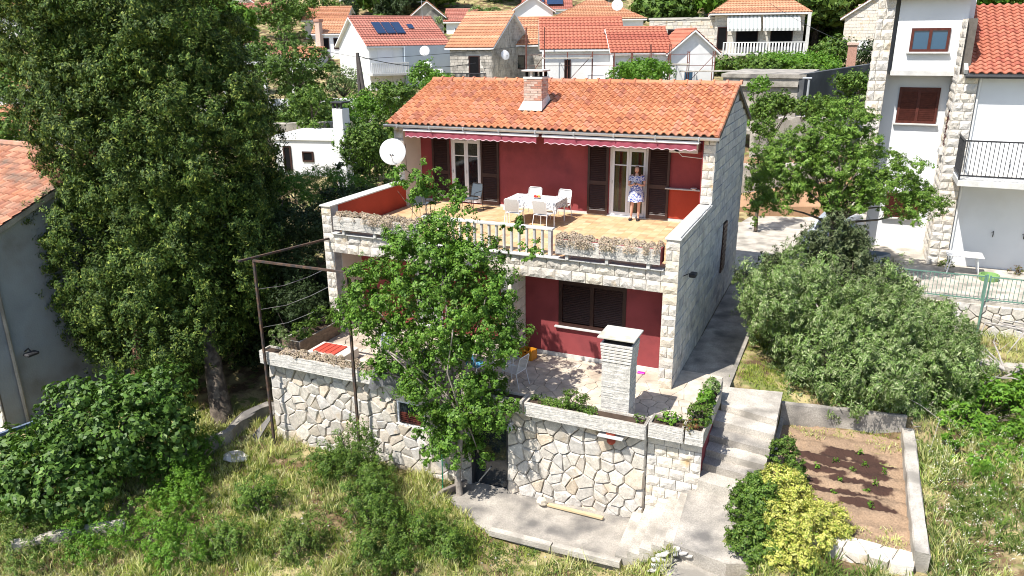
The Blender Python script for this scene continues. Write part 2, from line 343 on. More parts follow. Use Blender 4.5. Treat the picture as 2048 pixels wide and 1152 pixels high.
def polystone(fr, poly, gap=.012, h=.03, proud=.02, flat=False):
    # drop tiny edges, inset, raise an uneven top
    q = [p for i, p in enumerate(poly) if math.dist(p, poly[i-1]) > .02]
    if len(q) < 3: q = poly
    n = len(q); cx = sum(p[0] for p in q)/n; cy = sum(p[1] for p in q)/n
    r = sum(math.dist(p, (cx, cy)) for p in q)/n
    def ring(ins, hh, jn): 
        s = max(.15, 1-ins/r); return [fr(cx+(p[0]-cx)*s, cy+(p[1]-cy)*s, hh+rnd.uniform(-jn, jn)) for p in q]
    m = M(); tx = rnd.uniform(-.15, .15) if not flat else 0; ty = rnd.uniform(-.15, .15) if not flat else 0
    def ring2(ins, hh):
        s = max(.15, 1-ins/r); o = []
        for p in q:
            u = cx+(p[0]-cx)*s; v = cy+(p[1]-cy)*s; o.append(fr(u, v, hh+(u-cx)*tx+(v-cy)*ty+(rnd.uniform(-.006, .006) if not flat else 0)))
        return o
    if flat: V = ring(gap, -.005, 0)+ring(gap, h-.004, 0)+ring(gap+.006, h, .0015)
    else: V = ring(gap, -.01, 0)+ring(gap+.002, h, .004)+ring2(gap+.035, h+proud)
    V.append(fr(cx, cy, h if flat else h+proud+rnd.uniform(-.006, .014)))
    F = []
    for k in (0, 1): F += [(k*n+i, k*n+(i+1) % n, (k+1)*n+(i+1) % n, (k+1)*n+i) for i in range(n)]
    F += [(2*n+i, 2*n+(i+1) % n, 3*n) for i in range(n)]
    return m.add(V, F)
def place_stones(cells, fr, mat, parent, name, limit=298, stuffname=None, key=None, **kw):
    cells = sorted(cells, key=key or (lambda c: -c[0])); rest = M()
    for k, (A, p) in enumerate(cells):
        m = polystone(fr, p, **kw)
        if k < limit: m.build(name, mat, parent)
        else: rest.add(m.v, m.f)
    if rest.v: rest.build(stuffname or 'small_'+name, mat, parent, kind='stuff')
def courses(u0, u1, v0, v1, n, lmin, lmax, fn, holes=(), skip=None):
    h = (v1-v0)/n
    for j in range(n):
        a, b = v0+j*h, v0+(j+1)*h; u = u0; first = True
        while u < u1-1e-3:
            L = rnd.uniform(lmin, lmax)*(rnd.uniform(.45, .9) if first else 1); first = False
            e = u+L
            if u1-e < lmin*.5: e = u1
            segs = [(u, e)]
            for hh in holes:
                if hh[2] < (a+b)/2 < hh[3]:
                    ns = []
                    for s, t in segs:
                        if t <= hh[0] or s >= hh[1]: ns.append((s, t))
                        else:
                            if s < hh[0]: ns.append((s, hh[0]))
                            if t > hh[1]: ns.append((hh[1], t))
                    segs = ns
            for s, t in segs:
                if t-s > .06 and not (skip and skip((s+t)/2, (a+b)/2)): fn(s, t, a, b)
            u = e

# ------------------------------------------------------------------ roof tiles
def tile_mesh(w, L, mat, amp=.058, th=.028, seg=8):
    prof = []
    for i in range(seg+1):
        t = i/seg
        z = amp*math.sin(pi*min(1, t/.62)) if t < .62 else -amp*.35*math.sin(pi*(t-.62)/.38)
        prof.append((w*(t*1.06-.03), z))
    V = []; F = []; n = seg+1
    for y, dz in ((0, .046), (L, 0.0)):
        for x, z in prof: V.append((x, y, z+dz))
    for x, z in prof: V.append((x, 0, z+.046-th))
    for i in range(seg): F.append((i, i+1, n+i+1, n+i)); F.append((2*n+i, 2*n+i+1, i+1, i))
    me = bpy.data.meshes.new('roof_tile'); me.from_pydata(V, [], F); me.materials.append(mat)
    for p in me.polygons: p.use_smooth = (p.index % 2 == 0)
    return me, V, F
def tile_roof(parent, o, xd, ud, ncol, nrow, w, row, mat, limit=290, order=None, skip=None, ridge=None, name='roof_tile'):
    """o: eave corner; xd along the eave; ud up the slope (world vectors)"""
    o = Vector(o); xd = Vector(xd).normalized(); ud = Vector(ud).normalized(); nd = xd.cross(ud).normalized()
    me, V, F = tile_mesh(w, row*1.22, mat); l, r = OFF[parent.name]
    Rw = Matrix((xd, ud, nd)).transposed()
    cells = [(i, j) for j in range(nrow) for i in range(ncol) if not (skip and skip(o+xd*(i+.5)*w+ud*(j+.5)*row))]
    cells.sort(key=order or (lambda c: c[1]*1000+c[0]))
    rest = M(); inv = Matrix.Rotation(-r, 3, 'Z')
    for k, (i, j) in enumerate(cells):
        p = o+xd*(i*w)+ud*(j*row)
        if k < limit:
            t = link(name, me, parent)
            J = Matrix.Rotation(rnd.uniform(-.012, .012), 3, 'Z')
            t.matrix_local = Matrix.Translation(inv @ (p-Vector(l)+nd*rnd.uniform(0, .004))) @ (inv @ Rw @ J).to_4x4()
        else:
            rest.add([p+xd*a+ud*b+nd*c for a, b, c in V], F)
    if rest.v: rest.build('more_roof_tiles', mat, parent, kind='stuff')
def roof_sheet(name, parent, o, xd, ud, W, L, mat, tw=.28, row=.36, tri=None, lift=.0, local=False):
    """corrugated, stepped tile field for roofs too far away to tell single tiles apart; tri(u)->(lo,hi) slope limits for hips"""
    o = Vector(o); xd = Vector(xd).normalized(); ud = Vector(ud).normalized(); nd = xd.cross(ud).normalized()
    nc = max(2, int(W/tw)); nr = max(2, int(L/row)); tw = W/nc; row = L/nr; seg = 4
    us = np.array([(i+k/seg)*tw for i in range(nc) for k in range(seg)]+[W]); hs = np.array([.05*math.sin(pi*k/seg*1.0) for i in range(nc) for k in range(seg)]+[0.])
    m = M()
    for j in range(nr):
        v0, v1 = j*row, (j+1)*row
        V = []; F = []
        if tri:
            a0, b0 = tri(v0); a1, b1 = tri(v1)
        else: a0, b0, a1, b1 = 0, W, 0, W
        ok = [(max(a0, min(b0, u)), max(a1, min(b1, u))) for u in us]
        for (ua, ub), h in zip(ok, hs):
            V.append(o+xd*ua+ud*v0+nd*(h+.05+lift)); V.append(o+xd*ub+ud*v1+nd*(h+.0+lift)); V.append(o+xd*ua+ud*v0+nd*(h*.3-.01+lift))
        for i in range(len(us)-1):
            if ok[i][0] == ok[i+1][0] and ok[i][1] == ok[i+1][1]: continue
            F.append((3*i, 3*i+3, 3*i+4, 3*i+1)); F.append((3*i+2, 3*i+5, 3*i+3, 3*i))
        m.add(V, F)
    return m.build(name, mat, parent, local=local, kind='stuff')

# ------------------------------------------------------------------ foliage
def nrm(a): return a/np.maximum(np.linalg.norm(a, axis=1, keepdims=True), 1e-9)
def leafquads(P, N, L, W, T=None, fold=.15, szj=.35, tri=False):
    n = len(P); N = nrm(N)
    T = rng.normal(size=(n, 3)) if T is None else T
    T = T-N*(T*N).sum(1, keepdims=True); T = nrm(T); B = np.cross(N, T)
    s = (1+szj*rng.uniform(-1, 1, (n, 1))); l = L*s/2; w_ = W*s/2
    V = np.empty((n, 4, 3)); V[:, 0] = P-T*l; V[:, 1] = P+B*w_+N*fold*w_*2-T*l*.15; V[:, 2] = P+T*l; V[:, 3] = P-B*w_+N*fold*w_*2-T*l*.15
    if tri: V = V[:, :3]; V[:, 1] = P+B*w_*2.2
    return V.reshape(-1, 3)
def clusters(blobs, ncl, inner=.70, outer=1.03, under=.0, lump=.0):
    B = np.array([b[:6] for b in blobs], float); area = (B[:, 3]*B[:, 4]+B[:, 4]*B[:, 5]+B[:, 3]*B[:, 5]); area /= area.sum()
    C = []; D = []
    while len(C) < ncl:
        k = rng.choice(len(B), p=area); d = rng.normal(size=3); d /= np.linalg.norm(d)
        if d[2] < -.55 and rng.random() < .5: continue
        f = rng.uniform(inner, outer)
        p = B[k, :3]+d*B[k, 3:6]*f
        q = (p-B[:, :3])/B[:, 3:6]; r = np.sqrt((q**2).sum(1)); r[k] = 9
        if (r < .62).any(): continue
        g = d/B[k, 3:6]; C.append(p); D.append(g/np.linalg.norm(g))
    return np.array(C), np.array(D)
def crown_mesh(name, blobs, ncl, rc, nl, L, W, mat, parent=None, local=False, flat=.75, up=.5, out=.6, tang=None, inner=.7, outer=1.03, spray=0., fold=.15, jit=.25, sub=6, sr=.38, tri=False, lumpn=1.25):
    C, D = clusters(blobs, ncl, inner, outer); C0, D0 = C, D; LC = C; 
    r = rc*rng.uniform(1-jit*1.6, 1+jit, len(C))
    if sub:      # every clump breaks up into smaller tufts
        k = np.repeat(np.arange(len(C)), sub); LC = C[k]; r0_ = r[k]; o = nrm(rng.normal(size=(len(k), 3))+D[k]*.7)*rng.uniform(.3, 1.15, (len(k), 1))*r[k, None]*np.array([1, 1, flat])
        C = C[k]+o; D = nrm(D[k]+o/r[k, None]*.8); r = r[k]*sr*rng.uniform(.7, 1.3, len(k)); nl = max(3, nl//sub)
    n = len(C)*nl; ci = np.repeat(np.arange(len(C)), nl)
    d = nrm(rng.normal(size=(n, 3))); rad = rng.uniform(0, 1, (n, 1))**.5
    P = C[ci]+d*rad*r[ci, None]*np.array([1, 1, flat])
    if not sub: r0_ = r
    lo = (P-LC[ci])/r0_[ci, None]
    N = D[ci]*out*.5+lo*lumpn+np.array([0, 0, up])+rng.normal(size=(n, 3))*.42+d*.25
    T = None
    if tang is not None: T = D[ci]*tang[0]+np.array([0, 0, tang[1]])+rng.normal(size=(n, 3))*tang[2]+d*.5; N = lo*lumpn*1.1+rng.normal(size=(n, 3))*.55+np.array([0, 0, .35])+D[ci]*.4
    V = leafquads(P, N, L, W, T, fold, tri=tri)
    return quads(name, V, mat, parent, local, k=3 if tri else 4), C0, D0
def limbs(m, base, tips, r0, r1=.02, fork=.35, n=6, bend=.12):
    base = Vector(base)
    for t in tips:
        t = Vector(t); mid = base.lerp(t, .5)+Vector((rnd.uniform(-1, 1), rnd.uniform(-1, 1), rnd.uniform(0, .6)))*bend*(t-base).length
        m.tube([base, base.lerp(mid, .5)+Vector((0, 0, .05)), mid, mid.lerp(t, .55), t], [r0, r0*.8, r0*.6, r0*.35, r1], n)
def tree(name, label, cat, base, blobs, ncl, rc, nl, L, W, mat, bark=None, r0=.12, fork=None, nlimb=16, group=None, trunk=True, stems=1, fill=0, **kw):
    root = thing(name, label, cat, base, group=group)
    me, C, D = crown_mesh('crown', blobs, ncl, rc, nl, L, W, mat, root, **kw)
    link('crown', me, root)
    if fill:
        Cf, Df = clusters([(*b[:3], b[3]*.78, b[4]*.78, b[5]*.78) for b in blobs], fill, .35, 1.0)
        Pf = np.repeat(Cf, 10, 0)+rng.normal(size=(fill*10, 3))*rc*.55
        link('inner_foliage', quads('inner_foliage', leafquads(Pf, np.repeat(Df, 10, 0)+rng.normal(size=Pf.shape)*.5+np.array([0, 0, .3]), L*1.35, max(W, L*.32)*1.3, None, .2), mat, root, kw.get('local', False)), root)
    if trunk:
        m = M(); fk = Vector(fork) if fork else Vector(base).lerp(Vector(blobs[0][:3]), .55)
        b = Vector(base)
        for s in range(stems):
            o = Vector((rnd.uniform(-1, 1), rnd.uniform(-1, 1), 0))*r0*(1.2 if stems > 1 else 0)
            f2 = fk+Vector((rnd.uniform(-1, 1), rnd.uniform(-1, 1), rnd.uniform(-.3, .3)))*(.35 if stems > 1 else 0)
            m.tube([b+o-Vector((0, 0, .25)), b+o+Vector((0, 0, .06)), (b+o).lerp(f2, .5)+Vector((rnd.uniform(-.06, .06), rnd.uniform(-.06, .06), 0)), f2], [r0*1.5, r0*1.15, r0*.9, r0*.75], 9)
            idx = rng.choice(len(C), nlimb//stems+1, replace=False) if nlimb else []
            if nlimb: limbs(m, f2-Vector((0, 0, .05)), [f2.lerp(Vector(C[i]), .86) for i in idx], r0*.5)
        m.build('trunk', bark or BARK, root, smooth=True)
    return root
# ------------------------------------------------------------------ ground
def sstep(a, b, x): t = np.clip((x-a)/(b-a), 0, 1); return t*t*(3-2*t)
def gz(x, y):
    x = np.asarray(x, float); y = np.asarray(y, float)
    h = (x-3.5)*-.4115+(y+17.5)*.9114; s = (x-3.5)*.9114+(y+17.5)*.4115
    left = -2.45+2.45*sstep(-1, 11, y)
    front = -2.5-.25*sstep(-5, -12, y)
    lo = np.where(x < -10.6, left+(-.25*sstep(-5, -12, y)), np.where(y < -2, front, -2.5))
    side = -1.95+.0*x; k = sstep(-.3, 1.5, x)
    rightfront = -1.3+.25*sstep(1.6, 3, x)+.12*sstep(-4, 0, y)-.25*sstep(-4, -9, y)
    base = lo*(1-k)+rightfront*k
    up = sstep(1.15, 1.5, y)*(x > 1.25)*(1-sstep(5.2, 7.0, x))
    olive = -.12-.2*sstep(1.4, 4, x)
    base = base*(1-up)+olive*up
    up2 = (x > -.5)*(x <= 1.25)*(y > -.4); base = np.where(up2, -.10, base)
    base = np.where((x > 4.5) & (y <= 10.55) & (y > 2.), np.minimum(base, -.15-.95*sstep(5.2, 6.6, x)), base)
    back = sstep(10.5, 10.62, y) * (x > 1.25) + (x <= 1.25)*(x > -.6)*sstep(8, 11, y) + (x <= -.6)*sstep(10.0, 12, y)
    base = base*(1-back)+0.0*back
    hill = np.interp(h, [0, 36, 42, 48, 60, 75, 90, 110, 150, 220, 320, 600], [0, 0, 2.3, 4.0, 4.5, 4.8, 6.8, 10.5, 24, 52, 85, 90])
    hl = np.interp(h, [0, 34, 45, 60, 75, 90, 110, 150, 220, 320, 600], [0, 0, .9, 2.9, 3.8, 6.5, 11.2, 25, 52, 85, 90])
    kk = sstep(2, 14, s)
    return base+hl*(1-kk)+hill*kk
def ground_material():
    m = mk('ground_soil_and_grass', [(.13, .085, .045)], .95, .6, .2, .6, 12, isl=False, fine=.25, fsc=14, bdist=.05)
    n = m.node_tree.nodes; L = m.node_tree.links; p = n['Principled BSDF']; src = p.inputs['Base Color'].links[0].from_socket
    geo = n.new('ShaderNodeNewGeometry')
    def ov(col, sc, lo, hi, c):
        t = n.new('ShaderNodeTexNoise'); t.inputs['Scale'].default_value = sc; t.inputs['Detail'].default_value = 5; L.new(geo.outputs['Position'], t.inputs['Vector'])
        mr = n.new('ShaderNodeMapRange'); mr.inputs[1].default_value = lo; mr.inputs[2].default_value = hi; L.new(t.outputs[0], mr.inputs[0])
        mx = n.new('ShaderNodeMix'); mx.data_type = 'RGBA'; L.new(mr.outputs[0], mx.inputs[0]); L.new(col, mx.inputs[6]); mx.inputs[7].default_value = (*c, 1); return mx.outputs[2]
    c = ov(src, 1.3, .44, .58, (.36, .30, .15)); c = ov(c, 1.9, .54, .60, (.15, .17, .05)); c = ov(c, 2.7, .60, .70, (.33, .25, .15))
    L.new(c, p.inputs['Base Color']); return m
GROUND = ground_material()
xs = np.unique(np.concatenate([np.arange(-400, -60, 14.), np.arange(-60, -26, 2.), np.arange(-26, 14, .25), np.arange(14, 40, 2.), np.arange(40, 261, 14.)]))
ys = np.unique(np.concatenate([np.arange(-60, -20, 4.), np.arange(-20, -10, 1.), np.arange(-10, 16, .25), np.arange(16, 60, 1.5), np.arange(60, 140, 4), np.arange(140, 561, 14.)]))
X, Y = np.meshgrid(xs, ys); Z = gz(X, Y)
near = (X > -26) & (X < 14) & (Y > -12) & (Y < 16)
ph = np.sin(X*1.9+Y*.7)*np.cos(Y*1.3-X*.4)*.05+np.sin(X*4.1)*np.sin(Y*3.7+1)*.02
Z = Z+np.where(near & ~((X > -11) & (X < 1.4) & (Y > -4.2)) & ~((X > -2) & (Y > 9.5)), ph, 0)-.14*((X > -1) & (Y > 10.6) & (Y < 24) & (X < 16))-.45*((X > .9) & (X < 2.85) & (Y < -4.2))
nx, ny = len(xs), len(ys)
me = bpy.data.meshes.new('ground'); I = np.arange(nx*ny).reshape(ny, nx)
me.from_pydata(np.stack([X.ravel(), Y.ravel(), Z.ravel()], 1).tolist(), [], np.stack([I[:-1, :-1].ravel(), I[:-1, 1:].ravel(), I[1:, 1:].ravel(), I[1:, :-1].ravel()], 1).tolist())
me.materials.append(GROUND); me.shade_smooth()
tag(link('ground', me), kind='structure')

# ------------------------------------------------------------------ the house
XL, XR = -10.51, 0.0; PW = .34; H1 = 3.115; HP = 3.92; HL = 2.54; YB = 10.24; YU = 5.2; YD = .9; YP = 4.1; ZE = 5.86
SL = .374                                       # roof slope
house = thing('stone_house', 'two-storey white stone house with orange tile roof, crimson walls and a balcony', 'house', (-5.2, 0, 0))
def zroof(y): return ZE+SL*(y-3.95) if y < 7.19 else ZE+SL*(7.19-3.95)-SL*(y-7.19)
def side_poly(y0):
    return [(y0, -.35), (YB, -.35), (YB, zroof(YB)-.05), (7.19, zroof(7.19)-.05), (YP+.06, zroof(YP)-.05), (YP+.06, HP-.02), (y0, HP-.02)]
core = M(); core.prism(side_poly(.05), -PW+.0, -.045, lambda u, v, h: (h, u, v)); sw = core.build('side_wall', DJOINT, house)
courses(.03, YB, 0.0, 3.99, 14, .42, .95, lambda a, b, c, d: flatblock(f_right(-.045), a, b, c, d,   .045+rnd.uniform(-.006,.008), .009, .008).build('stone_block', SIDEST, sw),
        holes=[(6.55, 7.35, 1.14, 2.85)], skip=lambda u, v: v > 3.75 and u < YP and False)
courses(YP, YB, 3.99, 7.1, 11, .42, .95, lambda a, b, c, d: flatblock(f_right(-.045), a, b, c, min(d, max(c+.05, zroof((a+b)/2)-.08)),   .045+rnd.uniform(-.006,.008), .009, .008).build('stone_block', SIDEST, sw),
        skip=lambda u, v: v > zroof(u)-.12)
# tall shuttered opening in the side wall
s = M(); s.box(-.02, .035, 6.6, 7.3, 1.2, 2.8); sh = s.build('shutter', BROWN, house)
for k in range(9): M().box(.03, .05, 6.66, 7.24, 1.3+k*.165, 1.36+k*.165).build('slat', BROWN, sh)
core = M(); core.prism(side_poly(.05), XL+.045, XL+PW, lambda u, v, h: (h, u, v)); swl = core.build('far_side_wall', SIDEST, house)
b = M(); b.box(XL+PW, XR-PW, YB-.3, YB-.02, -.3, zroof(YB)-.1); b.build('rear_wall', STONE, house)
# inner faces of the balcony side walls (painted) and of the porch cheeks
m = M(); m.box(XL+PW, XL+PW+.015, .36, YP, H1, HP-.02); m.build('parapet_inner_face', REDO, house)
m = M(); m.box(XR-PW-.015, XR-PW, .36, YP, H1, HP-.02); m.build('parapet_inner_face', REDO, house)
m = M(); m.box(XL+PW, XL+PW+.02, YP, YU, H1, 5.8); m.build('porch_cheek', CREAM, house)
m = M(); m.box(XR-PW-.02, XR-PW, YP, YU, H1, 5.8); m.build('porch_cheek', REDW, house)
m = M(); m.box(XL+PW, XL+PW+.02, .34, 1.3, 0, HL); m.build('porch_cheek', CREAM, house)
# front piers and their rock-faced blocks
def pier(x0, x1, y, z0, z1, n, name='pier'):
    c = M(); c.box(x0+.03, x1-.03, y+.03, y+.3, z0-.3, z1); p = c.build(name, MORTAR, house)
    h = (z1-z0)/n; fr = f_front(y+.03)
    for j in range(n):
        if j % 2: mid = (x0+x1)/2+rnd.uniform(-.02, .02); us = [(x0, mid), (mid, x1)]
        else: us = [(x0, x1)]
        for a, b_ in us: rock(fr, a, b_, z0+j*h, z0+(j+1)*h, .022, .03).build('stone_block', STONE, p)
    return p
pier(XR-PW-.02, XR, 0, 0, HL, 9); pier(XL, XL+PW, 0, 0, HL, 9)
pier(XR-PW, XR, 0, H1, HP-.02, 3); pier(XL, XL+PW, 0, H1, HP-.02, 3)
pier(XR-PW, XR, YP, HP+.03, 5.86, 8); pier(XL, XL+PW, YP, HP+.03, 5.86, 8)
# middle pier of the porch: blocks on front and on its right return
pm = pier(-4.74, -4.38, 0, 0, HL, 9)
m = M(); m.box(-4.71, -4.41, .28, YD+.1, -.2, HL); m.build('pier_return', MORTAR, house)
for j in range(9):
    h = HL/9
    for a, b_ in ([(0.03, .5), (.5, .88)] if j % 2 else [(0.03, .88)]): rock(f_right(-4.41), a, b_, j*h, (j+1)*h, .02, .02).build('stone_block', STONE, pm)
# beam over the porch, two courses
b = M(); b.box(XL+.05, XR-.05, .03, .32, HL, H1-.02); beam = b.build('stone_beam', MORTAR, house)
for j, (z0, z1) in enumerate(((HL, 2.83), (2.83, H1-.0))):
    u = XL
    while u < -.01:
        e = u+rnd.uniform(.30, .50)
        if XR-e < .25: e = XR
        rock(f_front(.03), u, e, z0, z1, .022, .04).build('stone_block', STONE, beam); u = e
# balcony slab, its tile floor, nosing
b = M(); b.box(XL+PW, XR-PW, .32, YU+.3, HL+.02, H1-.025); slab = b.build('balcony_slab', CREAM, house)
m = M(); m.bbox(XL+PW+.01, XR-PW-.01, -.09, .12, H1+.002, H1+.04, .008); m.build('nosing_slab', COPING, house)
T = .245; cells = []; rest = M(); k = 0
for j in range(int((YU-.12)/T)+1):
    for i in range(int((XR-XL-2*PW)/T)+1):
        x0 = XL+PW+.02+i*T; y0 = .12+j*T; cells.append((x0, y0, min(x0+T, XR-PW-.02)-.004, min(y0+T, YU)-.004))
cells = [c for c in cells if c[2]-c[0] > .04 and c[3]-c[1] > .04]
cells.sort(key=lambda c: (0 if c[0] > -7.6 else 1, c[1] < .8, c[1]))
fl = M(); fl.box(XL+PW+.005, XR-PW-.005, .11, YU, H1-.025, H1-.006); fl = fl.build('balcony_floor', mk('tile_grout', [(.36, .27, .17)], .9), house)
for c in cells:
    m = M(); m.box(c[0], c[2], c[1], c[3], H1-.006, H1+.0+rnd.uniform(0, .0015))
    if k < 298: m.build('floor_tile', FLOORT, fl)
    else: rest.add(m.v, m.f)
    k += 1
rest.build('more_floor_tiles', FLOORT, fl, kind='stuff')
# copings on the two balcony side walls
for x0, x1 in ((XR-PW-.03, XR+.03), (XL-.03, XL+PW+.03)):
    y = -.04
    while y < YP-.01:
        e = min(y+.98, YP-.005); M().bbox(x0, x1, y, e-.008, HP-.018, HP+.022, .006).build('coping_slab', COPING, house); y = e
# lower and upper painted walls, with openings
def wall_with(y, x0, x1, z0, z1, holes, mat, name, th=.25):
    m = M(); xs_ = sorted({x0, x1, *[h[0] for h in holes], *[h[1] for h in holes]})
    for a, b in zip(xs_[:-1], xs_[1:]):
        hh = [h for h in holes if h[0] <= (a+b)/2 <= h[1]]
        if hh:
            h = hh[0]
            if h[2] > z0+.01: m.box(a, b, y, y+th, z0, h[2])
            m.box(a, b, y, y+th, h[3], z1)
        else: m.box(a, b, y, y+th, z0, z1)
    return m.build(name, mat, house)
wall_with(YD, -4.40, XR-PW, 0, HL, [(-3.40, -1.50, .94, 2.24)], REDW, 'porch_wall')
wall_with(1.3, XL+PW, -4.6, 0, HL, [(-8.3, -7.3, 0, 2.1)], REDW, 'porch_wall')
m = M(); m.bbox(-8.3, -7.3, 1.42, 1.47, .02, 2.1, .01); dr = m.build('door', WHITEF, house); M().box(-8.15, -7.45, 1.405, 1.418, .9, 1.95).build('pane', GLASS, dr)
wall_with(YU, XL+PW, XR-PW, H1-.02, 5.95, [(-9.0, -7.85, H1, 5.33), (-3.38, -2.17, H1, 5.33)], REDW, 'balcony_wall')
M().box(-1.50, XR-PW-.02, YU-.012, YU-.002, H1+.09, 4.11).build('painted_panel', REDO, house)
# baseboards
for a, b in ((-4.38, XR-PW-.02),): M().box(a, b, YD-.03, YD-.002, 0, .11).build('baseboard', COPING, house)
for a, b in ((XL+PW+.02, -9.02), (-7.83, -3.40), (-2.15, XR-PW-.02)): M().box(a, b, YU-.03, YU-.002, H1+.002, H1+.075).build('baseboard', COPING, house)
M().box(-3.42, -2.13, YU-.06, YU+.1, H1+.002, H1+.03).build('threshold', COPING, house)
# lower window with roller shutters
wn = M()
for a, b in ((-3.40, -3.30), (-2.50, -2.40), (-1.60, -1.50)): wn.box(a, b, YD-.02, YD+.06, .94, 2.24)
for a, b in ((.94, 1.03), (2.14, 2.24)): wn.box(-3.30, -2.50, YD-.018, YD+.058, a, b); wn.box(-2.40, -1.60, YD-.018, YD+.058, a, b)
wn = wn.build('window', BROWN, house)
for x0, x1 in ((-3.29, -2.51), (-2.39, -1.61)):
    for k in range(22):
        z = 1.04+k*.05; M().add([(x0, YD+.035, z), (x1, YD+.035, z), (x1, YD+.012, z+.02), (x0, YD+.012, z+.02), (x1, YD+.03, z+.046), (x0, YD+.03, z+.046)], [(0, 1, 2, 3), (3, 2, 4, 5)]).build('slat', BROWN, wn)
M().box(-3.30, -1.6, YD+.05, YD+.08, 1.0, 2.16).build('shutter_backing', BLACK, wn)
M().bbox(-3.50, -1.42, YD-.09, YD+.0, .885, .93, .006).build('window_sill', COPING, house)
# balcony doors, frames, curtains and louvred shutters
def pdoor(x0, x1, curt):
    z0, z1 = H1+.03, 5.33; y = YU+.10; xm = (x0+x1)/2
    f = M()
    for a, b in ((x0, x0+.07), (x1-.07, x1)): f.box(a, b, y-.05, y+.02, z0, z1)
    f.box(x0+.07, x1-.07, y-.048, y+.018, z1-.08, z1)
    d = f.build('patio_door', WHITEF, house)
    for a, b in ((x0+.075, xm-.003), (xm+.003, x1-.075)):
        l = M(); l.box(a, a+.07, y-.06, y, z0+.01, z1-.085); l.box(b-.07, b, y-.06, y, z0+.01, z1-.085)
        l.box(a+.07, b-.07, y-.058, y-.002, z0+.01, z0+.11); l.box(a+.07, b-.07, y-.058, y-.002, z1-.17, z1-.085); l.box(a+.07, b-.07, y-.05, y-.01, 4.72, 4.75)
        l.build('door_leaf', WHITEF, d); M().box(a+.07, b-.07, y-.035, y-.028, z0+.11, z1-.17).build('pane', GLASSC, d)
        M().box(a+.0, a+.02, y-.10, y-.06, z0+1.0, z0+1.1).build('handle', METAL, d)
    if curt:
        c = M(); n = 40
        V = [(x0+.08+(x1-x0-.16)*i/n, y+.10+.03*math.sin(i*1.6), z) for z in (z0+.02, z1) for i in range(n+1)]
        c.add(V, [(i, i+1, n+2+i, n+1+i) for i in range(n)]); c.build('curtain', CURT, d, smooth=True)
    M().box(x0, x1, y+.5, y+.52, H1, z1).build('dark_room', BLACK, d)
    return d
pdoor(-9.0, -7.85, False); pdoor(-3.38, -2.17, True)
def shutter(x0, x1, z0=H1+.04, z1=5.36):
    f = M(); y0, y1 = YU-.075, YU-.03
    f.box(x0, x0+.07, y0, y1, z0, z1); f.box(x1-.07, x1, y0, y1, z0, z1)
    for a, b in ((z0, z0+.12), ((z0+z1)/2-.16, (z0+z1)/2-.04), (z1-.1, z1)): f.box(x0+.07, x1-.07, y0+.001, y1-.001, a, b)
    s = f.build('shutter', BROWN, house)
    for a, b in ((z0+.12, (z0+z1)/2-.16), ((z0+z1)/2-.04, z1-.1)):
        n = int((b-a)/.055)
        for k in range(n):
            z = a+(b-a)*k/n; M().add([(x0+.07, y1-.005, z+.045), (x1-.07, y1-.005, z+.045), (x1-.07, y0+.008, z+.004), (x0+.07, y0+.008, z+.004)], [(0, 1, 2, 3)]).build('slat', BROWN, s)
    M().box(x0+.07, x1-.07, y1-.004, y1+.01, z0+.1, z1-.1).build('shutter_backing', BROWN, s)
for a, b in ((-9.68, -9.02), (-7.83, -7.16), (-4.07, -3.40), (-2.15, -1.48)): shutter(a, b)
m = M(); m.bbox(-1.58, XR-PW-.03, YU-.16, YU-.013, 4.12, 4.155, .005); m.build('wall_shelf', COPING, house)
# awnings: fabric drawn in under the eave, white front bar, scalloped valance
for x0, x1 in ((-9.98, -5.27), (-5.10, -.46)):
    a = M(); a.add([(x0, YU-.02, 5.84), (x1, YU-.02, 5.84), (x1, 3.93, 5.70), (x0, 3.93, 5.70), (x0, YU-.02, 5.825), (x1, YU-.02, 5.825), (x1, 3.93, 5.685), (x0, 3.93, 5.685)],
                   [(0, 3, 2, 1), (4, 5, 6, 7), (0, 1, 5, 4), (2, 3, 7, 6), (1, 2, 6, 5), (3, 0, 4, 7)])
    aw = a.build('awning', AWNU, house)
    M().bbox(x0-.03, x1+.03, 3.87, 3.96, 5.655, 5.735, .015).build('front_bar', WHITEF, aw)
    n = int((x1-x0)/.03); V = []; W = []
    for i in range(n+1):
        x = x0+.04+(x1-x0-.08)*i/n; yy = 3.895+.012*math.sin(i*.55)+.008*math.sin(i*.21); zb = 5.475-.018*math.cos(2*pi*(x-x0)/.26)
        V += [(x, 3.91, 5.66), (x, yy+.004, 5.57), (x, yy, zb+.022)]; W += [(x, yy-.001, zb+.022), (x, yy-.001, zb)]
    M().add(V, [(3*i+a_, 3*i+3+a_, 3*i+4+a_, 3*i+1+a_) for i in range(n) for a_ in (0, 1)]).build('valance', AWN, aw, smooth=True)
    M().add(W, [(2*i, 2*i+2, 2*i+3, 2*i+1) for i in range(n)]).build('valance_trim', AWNP, aw)
    for x in (x0+.5, x1-.5):
        M().bar((x, YU-.05, 5.62), (x+.35, 4.5, 5.60), .035).bar((x+.35, 4.5, 5.60), (x+.05, 3.95, 5.66), .035).build('folding_arm', WHITEF, aw)
m = M(); m.box(XL+PW, XR-PW, YP+.02, YP+.05, 5.64, 5.86); m.build('fascia_band', mk('plum_paint', [(.10, .02, .04)], .8), house)
